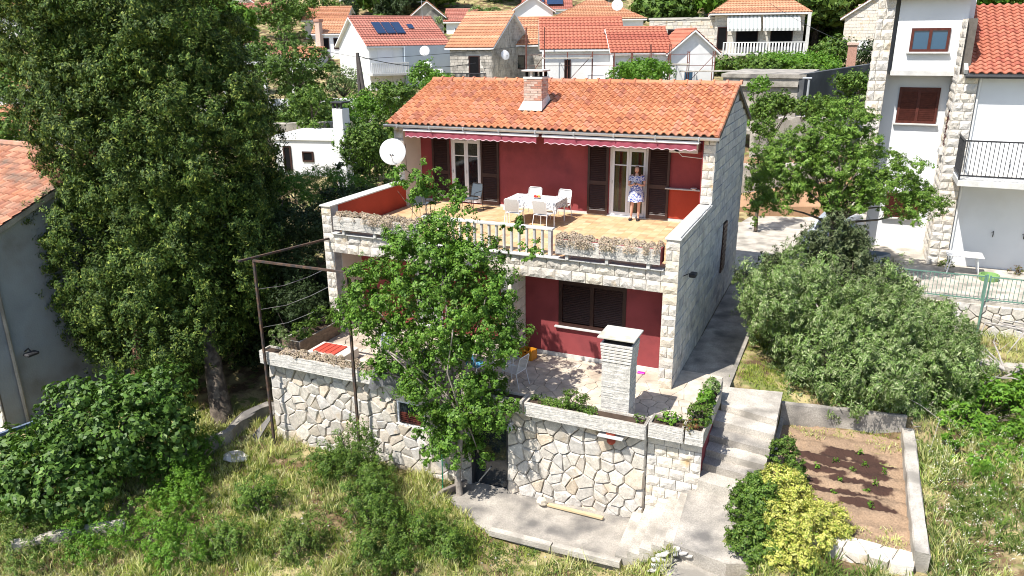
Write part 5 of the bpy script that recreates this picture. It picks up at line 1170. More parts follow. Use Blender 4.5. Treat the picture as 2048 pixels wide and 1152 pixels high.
ct = tree('climbing_tree', 'leafy bright green climbing tree growing up in front of the house from the basement doorway', 'tree', (-4.62, -2.95, -2.48), CLB, 500, .29, 215, .068, .04, L_CLIMB, r0=.075, fork=(-4.7, -2.9, -.2), nlimb=26, fill=380, sub=9, sr=.33, stems=2, inner=.55, outer=1.15, flat=.9, bark=BARKL)
me, C, D = crown_mesh('loose_shoots', [(-5.75, -2.0, 5.1, .55, .35, .7), (-6.6, -1.9, 5.3, .35, .3, .35), (-5.0, -1.9, 4.9, .35, .3, .45), (-3.6, -1.6, 4.25, .4, .3, .25), (-3.2, -1.5, 3.7, .35, .3, .3), (-7.8, -2.4, 2.9, .5, .3, .2)], 130, .13, 42, .075, .04, L_CLIMB, ct, inner=.1, outer=1.05, sub=3, sr=.6)
link('loose_shoots', me, ct); m = M(); limbs(m, (-5.3, -2.4, 3.6), [Vector((-5.3, -2.4, 3.6)).lerp(Vector(C[i]), .8) for i in range(0, 130, 14)], .014, .004, n=5); m.build('branch', BARK, ct, smooth=True)
tree('fig_tree', 'sprawling fig tree with big glossy leaves at the lower left', 'tree', (-14.6, -5.2, -2.5), [(-13.4, -5.9, -1.0, 1.5, 1.3, 1.15), (-12.4, -5.6, -.9, 1.2, 1.1, 1.0), (-14.4, -7.0, -1.65, 1.4, 1.2, .8), (-13.1, -7.6, -1.5, 1.4, 1.1, .9), (-12.6, -4.9, -.3, .8, .7, .6)], 620, .30, 36, .14, .085, L_FIG, r0=.07, fork=(-13.6, -5.9, -1.7), nlimb=40, stems=4, inner=.5, outer=1.2, bark=BARKL, fold=.22, sub=4, sr=.5)
tree('olive_tree', 'big silvery olive tree by the side path, in front of the bare garden', 'tree', (3.6, 2.6, -.4), scat([(3.3, 2.8, .7, 1.6, 1.3, 1.25), (2.2, 3.7, 1.1, 1.0, 1.1, 1.2), (4.3, 2.1, .1, 1.0, .9, .8), (3.4, 4.2, 1.35, 1.3, 1.1, 1.0)], 6, .42, .78, 3)+[(4.1, 1.75, -.25, .7, .5, .5), (3.1, 1.8, .0, .6, .5, .55)], 620, .30, 230, .095, .024, L_OLIVE, r0=.11, fork=(3.5, 2.8, .1), nlimb=20, fill=900, stems=3, inner=.55, outer=1.25, flat=1.35, sub=9, sr=.30, tang=(.5, 1.0, .4), bark=BARKL)
tree('olive_tree', 'second silvery olive tree, right of the first and above the whitewashed wall', 'tree', (5.5, 3.6, -.6), scat([(5.3, 3.9, .35, 1.1, 1.1, 1.0), (6.0, 3.2, -.1, .8, .8, .75), (4.7, 4.9, .9, 1.1, 1.0, .9)], 6, .36, .66, 5)+[(5.2, 1.9, -.3, .5, .5, .5)], 360, .30, 230, .095, .024, L_OLIVE, r0=.1, fork=(5.3, 3.8, -.1), nlimb=14, fill=500, stems=2, inner=.55, outer=1.25, flat=1.35, sub=9, sr=.30, tang=(.5, 1.0, .4), bark=BARKL)
tree('olive_tree', 'darker olive tree behind the other two, reaching the green railing', 'tree', (3.9, 7.4, -.3), scat([(3.7, 7.4, 1.7, 1.5, 1.3, 1.1), (2.4, 6.8, 1.3, 1.0, 1.0, 1.1), (4.8, 7.0, 1.2, 1.0, 1.1, 1.1)], 5, .42, .75, 8), 430, .27, 140, .11, .036, leafm('dark_olive_leaf', [(.05, .075, .025), (.09, .12, .05), (.14, .16, .08), (.05, .085, .02)], .5, .2), r0=.1, fork=(3.8, 7.3, .7), nlimb=14, fill=600, stems=2, inner=.55, outer=1.25, flat=1.35, sub=9, sr=.30, tang=(.5, 1.0, .4))
tree('olive_tree', 'smaller olive at the right of the olive group, below the green railing post', 'tree', (6.6, 5.6, -1.1), [(6.5, 5.6, -.2, 1.0, .9, .9), (5.9, 6.3, .3, .9, .9, .8)], 220, .29, 220, .095, .024, L_OLIVE, r0=.07, fork=(6.5, 5.6, -.5), nlimb=12, stems=2, inner=.55, outer=1.25, flat=1.35, sub=9, sr=.30, tang=(.5, 1.0, .4), bark=BARKL, fill=250, tri=True)
tree('almond_tree', 'spreading light green almond tree behind the house, between it and the white villa', 'tree', (3.3, 12.0, 0), [(3.1, 12.0, 4.4, 1.7, 1.3, 1.1), (1.5, 11.4, 4.1, 1.1, 1.1, 1.0), (1.2, 11.2, 3.1, 1.0, .9, .9), (4.8, 12.0, 3.5, 1.2, 1.0, .9), (3.3, 11.8, 3.0, 1.3, 1.0, .8), (5.8, 12.0, 2.9, .7, .8, .6), (3.0, 12.4, 5.6, .9, .8, .6), (2.3, 11.8, 5.2, .8, .7, .6)], 420, .32, 200, .095, .034, L_ALM, r0=.12, fork=(3.1, 11.9, 1.9), nlimb=26, fill=500, inner=.45, outer=1.2, sub=9, sr=.32)
tree('spindle_shrub', 'rounded yellow variegated spindle shrub at the lower right of the steps', 'shrub', (3.35, -3.35, -1.25), [(3.35, -3.7, -.72, .68, .5, .58), (3.0, -2.85, -.5, .52, .45, .5), (3.85, -3.3, -.75, .5, .4, .42), (3.3, -4.3, -1.0, .5, .4, .4)], 420, .15, 120, .042, .026, L_YEL, r0=.03, nlimb=6, inner=.75, outer=1.05, sub=5, sr=.45, fill=500)
tree('spindle_shrub', 'dark green spindle shrub merging into the left side of the yellow one', 'shrub', (2.6, -3.4, -1.25), [(2.55, -3.3, -.72, .5, .45, .6), (2.75, -4.1, -1.0, .55, .45, .5), (2.5, -2.75, -.75, .4, .35, .45)], 300, .15, 110, .05, .03, L_SHRUB, r0=.03, nlimb=6, inner=.7, outer=1.08, sub=5, sr=.45, fill=400)
tree('small_bush', 'upright dark green bush between the steps and the vegetable bed', 'shrub', (2.95, -1.35, -.9), [(2.85, -1.3, -.45, .30, .28, .42), (3.15, -1.8, -.6, .25, .25, .32)], 110, .11, 70, .05, .024, L_SHRUB, r0=.02, nlimb=10, inner=.6)
tree('bramble', 'bright green broad-leaved thicket right of the whitewashed garden wall', 'shrub', (7.2, 3.0, -1.2), [(6.6, 2.6, -.8, .9, 1.0, .6), (7.7, 3.4, -.65, 1.1, 1.2, .65), (8.8, 4.0, -.6, 1.2, 1.2, .7), (7.0, 1.3, -.95, .8, .8, .45), (6.7, 4.8, -.7, .8, .9, .5), (8.2, 2.0, -.9, .9, .9, .5)], 420, .24, 60, .10, .05, L_FRESH, r0=.03, nlimb=18, inner=.55, outer=1.08)
for lab, b, bl in (('shaded undergrowth behind the big juniper, by the grey old house', (-16.6, 2.6, -2.2), [(-16.6, 2.8, -.4, 1.5, 1.4, 1.6)]), ('shaded undergrowth behind the juniper trunk', (-14.8, 1.2, -2.0), [(-14.8, 1.4, -.7, 1.9, 1.3, 1.5), (-12.4, 1.6, -.4, 1.4, 1.2, 1.5)]), ('dark thicket far behind the juniper, left of the garage', (-19, 7, -.5), [(-19, 7, 1.2, 3.0, 2.0, 1.9), (-23.5, 7, 1.5, 2.6, 2.0, 2.2), (-15, 7.5, 1.6, 2.2, 1.8, 1.9)])): tree('garden_thicket', lab, 'shrub', b, bl, 240, .42, 90, .13, .06, L_DARK, r0=.05, nlimb=6, inner=.6, outer=1.1, tri=True, fill=500)
tree('fennel_clump', 'feathery bright green clump in the dry herbs at the right edge', 'plant', (7.1, -.1, -1.2), [(7.1, -.1, -.9, .4, .4, .45)], 40, .16, 90, .12, .008, L_FRESH, r0=.01, nlimb=6, tang=(.3, 1.0, .4))
# shrubs in the overgrown garden below the terrace
BU = [('tall dark-leaved shrub against the middle of the stone wall', (-7.2, -3.55, -2.5), [(-7.2, -3.55, -1.65, .62, .5, .75), (-6.5, -3.9, -1.95, .55, .5, .5), (-7.9, -3.8, -2.0, .6, .5, .5)], L_SHRUB),
      ('dark-leaved shrub in the middle of the overgrown garden', (-6.4, -4.9, -2.5), [(-6.1, -4.7, -2.0, .7, .6, .55), (-5.4, -4.9, -2.2, .6, .5, .4)], L_SHRUB),
      ('low dark-leaved shrub left of the kerbed path', (-4.6, -5.0, -2.5), [(-4.5, -4.9, -2.2, .7, .6, .4), (-3.7, -5.1, -2.3, .55, .5, .3), (-4.9, -5.9, -2.2, .7, .6, .45)], L_SHRUB),
      ('low green shrub at the bottom of the picture left of centre', (-6.9, -6.5, -2.6), [(-6.9, -6.4, -2.3, .75, .6, .38)], L_WEED),
      ('bright green herbs in the lower left below the fig tree', (-10.4, -7.2, -2.6), [(-10.2, -7.3, -2.3, 1.1, .8, .45), (-11.4, -8.2, -2.4, 1.1, .8, .4), (-9.2, -7.6, -2.35, .9, .7, .35)], L_FRESH),
      ('bright green weeds between the fig tree and the meadow', (-11.6, -5.3, -2.5), [(-11.4, -5.5, -2.1, .8, .8, .5), (-10.7, -6.1, -2.2, .7, .6, .4), (-11.9, -4.4, -2.2, .6, .6, .4)], L_FRESH),
      ('dark green shrub in the meadow left of centre', (-8.9, -5.6, -2.5), [(-8.8, -5.5, -2.15, .6, .5, .5)], L_SHRUB),
      ('low dark shrub at the bottom edge left of centre', (-8.6, -7.0, -2.6), [(-8.5, -6.9, -2.35, .8, .6, .35)], L_SHRUB),
      ('straggling shrub in the lower left corner', (-12.8, -8.9, -2.6), [(-12.6, -8.9, -2.4, 1.0, .8, .35), (-13.6, -8.2, -2.3, .8, .7, .45)], L_WEED)]
for lab, b, bl, mt in BU: tree('garden_shrub', lab, 'shrub', b, [(q[0], q[1], q[2], q[3]*.82, q[4]*.82, q[5]*.95) for q in bl], 62*len(bl), .23, 110, .065, .020, mt, r0=.02, nlimb=10, stems=3, tri=True, sub=7, sr=.3, flat=1.4, tang=(.4, .9, .6), inner=.3, outer=1.35, group='shrubs in the overgrown garden')
# ------------------------------------------------------------------ grass
def grass(name, label, area, n, h, mat, keep=None, wd=.008, cat='grass', tuft=.06, zf=None, lean=.35):
    x0, x1, y0, y1 = area; nt_ = n//14
    cx = rng.uniform(x0, x1, nt_); cy = rng.uniform(y0, y1, nt_)
    if keep is not None: k = keep(cx, cy); cx, cy = cx[k], cy[k]
    nt_ = len(cx); hh = h*rng.uniform(.45, 1.3, nt_)*(.75+.5*(np.sin(cx*2.3+1)*np.cos(cy*1.9) > 0))
    ci = np.repeat(np.arange(nt_), 14); k = len(ci)
    P = np.stack([cx[ci], cy[ci]], 1)+rng.normal(size=(k, 2))*tuft; z = (zf or gz)(P[:, 0], P[:, 1])-.02
    d = rng.normal(size=(k, 2))*lean; H = hh[ci]*rng.uniform(.6, 1.1, k); a = rng.uniform(0, pi, k); w_ = wd*rng.uniform(.6, 1.4, k)
    B = np.stack([P[:, 0], P[:, 1], z], 1); Tp = B+np.stack([d[:, 0]*H, d[:, 1]*H, H], 1); Md = B+np.stack([d[:, 0]*H*.3, d[:, 1]*H*.3, H*.62], 1); S = np.stack([np.cos(a)*w_, np.sin(a)*w_, 0*a], 1)
    V = np.stack([B, Md+S, Tp, Md-S], 1).reshape(-1, 3)
    return tag(link(name, quads(name, V, mat)), label, cat, None, 'stuff')
nomead = lambda x, y: ~((x > -11) & (y > -2.5)) & ~((x > -4.95) & (x < 1.2) & (y > -4.2+.0*x) & ~((x < -3.1) & (y < -3.2-(x+4.9)*.53)))
grass('dry_grass', 'dry straw-coloured grass of the meadow below the terrace wall', (-16, 1.2, -11, -1.5), 95000, .26, L_STRAW, keep=lambda x, y: nomead(x, y) & (np.sin(x*1.3+y*.9)+np.sin(y*2.1-x*.6) > -.6))
grass('green_grass', 'fresh green grass of the meadow below the terrace wall', (-17, 1.2, -11, -1.2), 80000, .2, L_GRASS, keep=lambda x, y: nomead(x, y) & (np.sin(x*1.1-y*1.3)+np.sin(y*1.7+x*.9) > -.5))
grass('meadow_herbs', 'low leafy herbs among the meadow grass', (-17, 1.0, -11, -2.6), 60000, .13, L_WEED, keep=nomead, wd=.013, lean=.8)
def rk(x, y): return (x > 5.75) | (y < -4.1)
grass('dry_grass', 'dry straw-coloured herbs of the overgrown plot at the right', (2.7, 13, -9, 10.2), 90000, .30, L_STRAW, keep=lambda x, y: rk(x, y) & (np.sin(x*1.7+y*.5)+np.sin(y*1.1-x*.9) > -.8))
grass('green_grass', 'green weeds of the overgrown plot at the right', (2.7, 13, -9, 10.2), 80000, .24, L_WEED, keep=lambda x, y: rk(x, y) & (np.sin(x*.9-y*1.1)+np.sin(y*1.4+x*1.2) > -.7), wd=.012, lean=.7)
grass('verge_grass', 'yellow-green grass strip between the side path and the olive trees', (1.36, 5.4, 1.0, 9.5), 34000, .12, L_GRASS, keep=lambda x, y: (y > .9))
grass('bed_weeds', 'sparse straw and weeds round the edges of the vegetable bed', (2.75, 5.4, -3.6, 1.0), 5000, .12, L_STRAW, keep=lambda x, y: (y > .45) | (y < -2.8) | (x < 3.0), zf=lambda x, y: -.86+0*x)
V = []
for k in range(900):
    x = rng.uniform(5.9, 9.5); y = rng.uniform(-4, 3.5); V.append((x, y, gz(x, y)+rng.uniform(.2, .45)))
V = np.array(V); tag(link('white_flowers', quads('white_flowers', leafquads(np.repeat(V, 5, 0)+rng.normal(size=(4500, 3))*.02, np.tile([0, 0, 1.], (4500, 1))+rng.normal(size=(4500, 3))*.4, .022, .018), mk('white_petal', [(.6, .58, .48)], .7))), 'tiny whitish seed heads over the dry herbs at the right edge', 'flowers', None, 'stuff')
for i, (x, y) in enumerate([(4.0, -.5), (4.6, -.45), (5.0, -.6), (3.6, -.95), (4.35, -.75), (4.8, -1.15), (4.1, -1.35), (3.4, -1.75), (4.0, -1.9), (4.65, -1.55), (4.5, .1), (4.7, -2.1)]):
    r = thing('seedling', 'small green vegetable seedling planted in the watered soil of the bed', 'seedling', (x, y, -.86), group='vegetable seedlings in the bed')
    P = np.array([x, y, -.80])+rng.normal(size=(26, 3))*.035; link('leaves', quads('leaves', leafquads(P, rng.normal(size=(26, 3))+np.array([0, 0, 1]), .06, .03), L_FRESH, r), r); M().tube([(x, y, -.9), (x, y, -.78)], .006, 5).build('stem', L_FRESH, r)
# dead branches lying over the right-hand plot
def dead(lab, base, tips, r=.03):
    q = thing('dead_branch', lab, 'branch', base, group='dead grey branches on the overgrown plot'); m = M(); limbs(m, base, tips, r, .006, bend=.35, n=5)
    for t in tips:
        for k in range(3): a = Vector(base).lerp(Vector(t), rnd.uniform(.4, .9)); m.tube([a, a+Vector((rnd.uniform(-.3, .3), rnd.uniform(-.3, .3), rnd.uniform(-.05, .35)))], [.01, .003], 4)
    m.build('branch', mk('dead_wood', [(.36, .33, .30)], .9, 8, .2), q)
dead('large dead grey branch reaching in from the right edge', (9.6, 8.2, -.2), [(8.1, 8.2, .25), (7.6, 7.4, -.1), (8.3, 7.0, -.4), (7.9, 8.9, .1)], .05)
dead('tangle of thin dead branches over the low field wall', (8.2, 6.4, -.7), [(7.2, 6.9, -.2), (6.9, 6.0, -.5), (7.6, 5.2, -.6), (6.6, 6.6, -.3), (8.0, 7.3, .1)])
dead('curved dead branch hanging in front of the bright green thicket', (7.9, 5.0, -.4), [(8.3, 4.2, -.2), (7.4, 4.2, -.3), (8.8, 5.2, .1)])
dead('long thin dead stem arching over the whitewashed wall', (5.3, 1.7, .1), [(5.9, .4, -.9), (4.7, 2.2, .2)], .012)
lowwall('garden_wall', 'crumbling diagonal stone wall from the juniper trunk to the left end of the terrace', [(-12.4, -5.2), (-12.0, -4.1), (-11.9, -3.3), (-12.1, -2.3), (-11.9, -1.6), (-11.2, -1.4)], .28, -2.8, -2.02, CONC, jag=.06)
lowwall('garden_wall', 'low half-buried stone edging at the bottom left corner', [(-12.9, -9.0), (-11.9, -8.0), (-11.2, -7.4)], .2, -3.0, -2.25, CONCL, jag=.06)
# ------------------------------------------------------------------ white villa on the right
vl = thing('villa', 'tall white rendered villa with stone pilasters, brown windows and bright orange tiles at the right', 'house', (7.5, 17, 0))
def vb(n_, mt, *b): m = M(); m.box(*b); return m.build(n_, mt, vl)
vb('wall', WHITEB, 6.95, 20, 15.0, 24, -.1, 7.2); vb('recessed_wall', WHITEB, 4.1, 6.95, 17.0, 24, -.1, 7.2)
vb('bay', WHITEB, 4.45, 6.75, 16.25, 17.0, 7.15, 9.75); vb('bay_ledge', COPING, 4.42, 6.78, 16.2, 17.0, 6.98, 7.148)
vb('upper_wall', WHITEB, 4.1, 7.0, 17.0, 24, 7.2, 9.9)
p = vb('pilaster', MORTAR, 6.62, 7.26, 14.82, 15.0, -.1, 7.1); c = vb('pilaster_side', MORTAR, 6.62, 6.95, 15.0, 17.0, -.1, 7.6)
courses(6.6, 7.26, 0, 7.1, 22, .3, .7, lambda a, b, q, d: rock(f_front(14.82), a, b, q, d, .03, .05).build('stone_block', STONE, p))
fl_side = lambda u, v, h: (6.62-h, u, v)
courses(14.85, 16.98, 0, 9.0, 28, .35, .7, lambda a, b, q, d: rock(fl_side, a, b, q, d, .03, .04).build('stone_block', STONE, c), holes=[(15.4, 16.1, 4.35, 5.75)])
M().tube([(7.32, 14.93, .1), (7.32, 14.93, 7.0)], .05, 8).build('downpipe', WHITEP, vl); vb('pilaster_top', MORTAR, 6.62, 6.94, 15.0, 17.0, 7.6, 9.0)
w_ = vb('narrow_shutter', BROWNR, 6.60, 6.62, 15.42, 16.08, 4.4, 5.7)
for k in range(11): M().box(6.575, 6.60, 15.46, 16.04, 4.45+k*.11, 4.52+k*.11).build('slat', BROWNR, w_)
vb('window_ledge', COPING, 6.45, 6.60, 15.35, 16.15, 4.15, 4.34)
p = vb('far_pilaster', MORTAR, 3.72, 4.3, 16.1, 17.0, -.1, 9.9)
courses(3.7, 4.3, 0, 9.8, 26, .25, .6, lambda a, b, q, d: rock(f_front(16.1), a, b, q, d, .03, .05).build('stone_block', STONE, p))
courses(16.12, 16.98, 0, 9.8, 26, .35, .9, lambda a, b, q, d: rock(lambda u, v, h: (3.72-h, u, v), a, b, q, d, .02, .03).build('stone_block', STONE, p))
def vwin(x0, x1, y, z0, z1, kind):
    f = M()
    for a, b in ((x0, x0+.09), ((x0+x1)/2-.05, (x0+x1)/2+.05), (x1-.09, x1)): f.box(a, b, y-.06, y+.02, z0, z1)
    for a, b in ((x0+.09, (x0+x1)/2-.05), ((x0+x1)/2+.05, x1-.09)): f.box(a, b, y-.058, y+.018, z0, z0+.09); f.box(a, b, y-.058, y+.018, z1-.09, z1)
    w_ = f.build('window', BROWNR, vl)
    for a, b in ((x0+.09, (x0+x1)/2-.05), ((x0+x1)/2+.05, x1-.09)):
        if kind == 'glass': M().box(a, b, y-.02, y-.01, z0+.09, z1-.09).build('pane', GLASSB, w_)
        else:
            for k in range(int((z1-z0-.2)/.075)): z = z0+.1+k*.075; M().add([(a, y-.03, z), (b, y-.03, z), (b, y-.05, z+.06), (a, y-.05, z+.06)], [(0, 1, 2, 3)]).build('slat', BROWNR, w_)
            M().box(a, b, y-.028, y-.01, z0+.09, z1-.09).build('shutter_backing', BROWNR, w_)
    M().bbox(x0-.08, x1+.08, y-.14, y, z0-.07, z0-.003, .01).build('window_sill', COPING, w_)
vwin(4.95, 6.25, 16.24, 7.85, 8.7, 'glass'); vwin(4.87, 6.3, 16.99, 5.12, 6.5, 'slat')
vwin(4.95, 6.2, 16.99, 1.3, 2.3, 'slat')
# balcony with railing
bl = vb('balcony', COPING, 6.95, 20, 12.9, 14.99, 3.42, 3.62); y = 12.98
for z in (3.78, 4.98): M().bar((6.98, y, z), (16, y, z), .05).build('rail', DMETAL, bl); M().bar((6.98, y, z), (6.98, 14.8, z), .05).build('rail', DMETAL, bl)
x = 6.98
while x < 12: M().bar((x, y, 3.62 if x < 7 else 3.78), (x, y, 4.98), .022 if x > 7 else .05).build('baluster', DMETAL, bl); x += .13
yy = 13.15
while yy < 14.8: M().bar((6.98, yy, 3.78), (6.98, yy, 4.98), .022).build('baluster', DMETAL, bl); yy += .17
# roofs
ra = math.radians(24); rv = thing_roof = M().add([(6.85, 14.6, 7.12), (20, 14.6, 7.12), (20, 20, 9.5), (6.85, 20, 9.5), (6.85, 14.6, 7.0), (20, 14.6, 7.0), (20, 20, 9.38), (6.85, 20, 9.38)], [(0, 1, 2, 3), (7, 6, 5, 4), (0, 4, 5, 1), (0, 3, 7, 4)]).build('roof', COPING, vl)
sl_ = (9.5-7.12)/5.4; a_ = math.atan(sl_); tile_roof(rv, (6.9, 14.52, 7.13), (1, 0, 0), (0, cos(a_), math.sin(a_)), 14, 20, .285, .30, TILER, limit=280)
M().tube([(6.8, 14.5, 7.05), (20, 14.5, 7.05)], .07, 8).build('gutter', DMETAL, vl)
M().bar((6.80, 14.55, 7.2), (6.80, 20, 7.2+5.45*sl_), .12, .16).build('verge', COPING, vl)
m = M().add([(4.0, 15.9, 9.72), (6.85, 15.9, 9.72), (6.85, 20, 11.5), (4.0, 20, 11.5)], [(0, 1, 2, 3)]); r2 = m.build('upper_roof', COPING, vl)
roof_sheet('roof_tiles', r2, (3.9, 15.8, 9.74), (1, 0, 0), (0, cos(ra), math.sin(ra)), 2.9, 4.5, TILEP, .28, .34)
for k, (x, z) in enumerate([(8.72, 3.95), (8.62, 1.35), (9.6, 1.35), (8.0, .45), (8.1, .45)]):
    hk = thing('wall_hook', ['small black hook on the white villa wall above the balcony rail', 'small black hook on the shaded villa wall under the balcony, left one', 'small black hook on the shaded villa wall under the balcony, right one', 'tiny black mark low on the villa wall above the white table, left one', 'tiny black mark low on the villa wall above the white table, right one'][k], 'hook', (x, 14.98, z)); M().tube([(x-.04, 14.93, z+.06), (x, 14.93, z+.12), (x+.01, 14.93, z), (x+.01, 14.93, z-.1 if k < 3 else z-.02)], .018, 5).build('hook_body', DMETAL, hk)
t_ = thing('camping_table', 'white table with splayed legs against the foot of the villa wall', 'table', (7.75, 13.9, 0)); M().bbox(7.1, 8.3, 13.5, 14.3, .72, .76, .01).build('tabletop', WMETAL, t_)
for x, s in ((7.3, -.12), (8.1, .12)):
    for yy in (13.6, 14.2): M().tube([(x, yy, .72), (x+s, yy, .02)], .022, 6).build('leg', WMETAL, t_)
m = M().lathe((8.5, 13.3, .02), [(.30, 0), (.34, .16), (.32, .22), (.28, .22), (.26, .1)], 16); tb2 = m.build('tub_body', mk('green_tub', [(.20, .34, .12)], .6, isl=False), thing('tub', 'round green tub standing on the paving by the villa', 'tub', (8.5, 13.3, 0)))
plant('yard_weed', 'small green weed at the foot of the villa pilaster', (7.25, 14.6, .02), [(7.25, 14.6, .12, .28, .2, .14)], 20, .08, 30, .07, .02, L_WEED)
plant('yard_weed', 'reddish weed at the foot of the villa wall near the right edge', (9.5, 14.5, .02), [(9.5, 14.5, .14, .25, .2, .16)], 16, .08, 30, .06, .015, L_RED)
# parked car behind the almond tree, lantern post
def car(name, label, loc, rot, col, glassm=GLASS):
    r = thing(name, label, 'car', loc, rot); Bq = lambda m, n_, mt, **k: m.build(n_, mt, r, local=True, **k)
    paint = mk('car_paint', [col], .3, isl=False, spec=.6)
    prof = [(-2.05, .35), (-2.1, .62), (-1.95, .86), (-1.0, .95), (-.55, 1.38), (.35, 1.44), (1.3, 1.36), (1.85, .98), (2.1, .86), (2.12, .38)]
    V = []; F = []; n = len(prof)
    for s_, y, k in ((-1, -.86, 1), (-.8, -.74, .98), (.8, .74, .98), (1, .86, 1)):
        for x, z in prof: V.append((x, (y if z < 1 else y*.82), z))
    for j in range(3): F += [(j*n+i, (j+1)*n+i, (j+1)*n+i+1, j*n+i+1) for i in range(n-1)]
    F += [tuple(range(n)), tuple(range(3*n, 4*n))[::-1]]; Bq(M().add(V, F), 'body', paint)
    for y in (-.80, .80): s_ = np.sign(y); Bq(M().add([(-.85, y*1.0, .98), (1.55, y*1.0, .98), (1.2, y*.93, 1.30), (-.48, y*.93, 1.32)], [(0, 1, 2, 3)]), 'side_window', glassm)
    Bq(M().add([(-1.02, -.68, .97), (-1.02, .68, .97), (-.60, .62, 1.36), (-.60, -.62, 1.36)], [(0, 1, 2, 3)]), 'windscreen', glassm); Bq(M().add([(1.84, -.66, 1.0), (1.84, .66, 1.0), (1.36, .6, 1.36), (1.36, -.6, 1.36)], [(0, 1, 2, 3)]), 'rear_window', glassm)
    for x in (-1.3, 1.3):
        for y in (-.80, .80): wh = Bq(M().lathe((x, y, .31), [(.31, -.1), (.31, .1), (.2, .11)], 18, ax=(0, 1, 0)), 'wheel', DMETAL); Bq(M().lathe((x, y+.115*np.sign(y), .31), [(.19, 0), (.16, .01)], 12, ax=(0, 1, 0)), 'rim', METAL)
    for y in (-.6, .6): Bq(M().bbox(-2.12, -2.05, y-.16, y+.16, .62, .76, .02), 'headlight', WHITEF)
    return r
car('parked_car', 'silver car parked behind the almond tree', (3.3, 15.6, .05), 1.35, (.35, .38, .42))
bt = thing('small_boat', 'small grey dinghy standing on the ground under the almond tree', 'boat', (4.0, 13.2, .02), .4); V = []; F = []
for i, (x, w2, zb) in enumerate(((-1.1, .45, .15), (-.5, .55, .05), (.3, .55, .05), (.9, .35, .12), (1.35, .05, .35))): V += [(x, -w2, .55), (x, -w2*.7, zb), (x, w2*.7, zb), (x, w2, .55)]
for i in range(4): F += [(i*4+k, i*4+k+1, i*4+5+k, i*4+4+k) for k in range(3)]
F += [(0, 1, 2, 3)]; M().add(V, F).build('hull', mk('grey_hull', [(.22, .25, .28)], .5, isl=False), bt, local=True); M().box(-.4, -.15, -.5, .5, .42, .46).build('thwart', WMETAL, bt, local=True)
# ------------------------------------------------------------------ neighbouring grey building at the left edge
lb = thing('old_house', 'old grey-rendered house with worn orange tiles at the left edge', 'house', (-18.4, -5.4, -2.5))
def lbb(n_, mt, *b): m = M(); m.box(*b); return m.build(n_, mt, lb, local=True)
m = M().prism([(0, -.6), (9.6, -.6), (9.6, 5.66), (4.8, 7.58), (0, 5.66)], -8, 0, lambda u, v, h: (h, u, v)); m.build('wall', GREYW, lb, local=True)
sf = lbb('stone_front', MORTAR, -8, .0, -.04, -.002, -.6, 5.6)
place_stones(voronoi(-21.5, -18.4, -2.6, 3.1, .3, asp=1.3), f_front(-5.44), RUBBLE, sf, 'stone', limit=120, gap=.01, h=.03, proud=.03)
m = M().prism([(-.38, 5.52), (4.8, 7.6), (9.98, 5.52), (9.98, 5.36), (4.8, 7.44), (-.38, 5.36)], -8.2, .14, lambda u, v, h: (h, u, v)); lr = m.build('roof', CONC, lb, local=True)
a_ = math.atan(2.08/5.18); tile_roof(lr, (-26.6, -5.84, 3.03), (1, 0, 0), (0, cos(a_), math.sin(a_)), 33, 17, .253, .325, TILED, limit=290, order=lambda q: -q[0]*100+q[1])
M().tube([(-26.5, -.6+7.19-.0-6.59, 5.14), (-18.2, -.6, 5.14)], .12, 8).build('ridge', TILED, lb)
M().tube([(-18.33, -4.85, -2.6), (-18.33, -4.85, 3.2)], .055, 8).build('downpipe', CONC, lb); M().tube([(-26.4, -5.9, 2.98), (-18.2, -5.9, 2.98)], .07, 8).build('gutter', GREYW, lb)
l_ = thing('wall_lamp', 'dark street lamp on a bracket on the grey gable wall of the old house', 'lamp', (-18.35, -4.5, -.2)); M().tube([(-18.4, -4.45, -.25), (-18.2, -4.45, -.12), (-18.0, -4.5, -.2)], .02, 6).build('arm', DMETAL, l_); M().bbox(-18.1, -17.85, -4.72, -4.35, -.27, -.17, .03).build('lamp_head', DMETAL, l_)
l_ = thing('wall_tap', 'small dark pipe bracket low on the grey gable wall of the old house', 'bracket', (-18.35, -4.3, -2.0)); M().tube([(-18.4, -4.3, -2.0), (-18.2, -4.3, -1.95), (-18.15, -4.05, -2.0)], .022, 6).build('pipe', DMETAL, l_)
rl_ = thing('railing', 'grey railing with pale slats at the left edge by the old house', 'railing', (-15.6, -7.5, -2.4)); A_ = Vector((-15.9, -8.6, 0)); B_ = Vector((-15.3, -6.1, 0))
for z in (-1.0, -1.75): M().bar(A_+Vector((0, 0, z)), B_+Vector((0, 0, z)), .09, .09).build('rail', mk('blue_grey_paint', [(.12, .16, .22)], .6, isl=False), rl_)
for k in range(12): q = A_.lerp(B_, (k+.5)/12); M().bar(q+Vector((0, 0, -1.72)), q+Vector((0, 0, -1.05)), .09, .025).build('slat', COPING, rl_)
for q in (A_, B_): M().bar(q+Vector((0, 0, -2.6)), q+Vector((0, 0, -.95)), .08).build('post', GREYW, rl_)
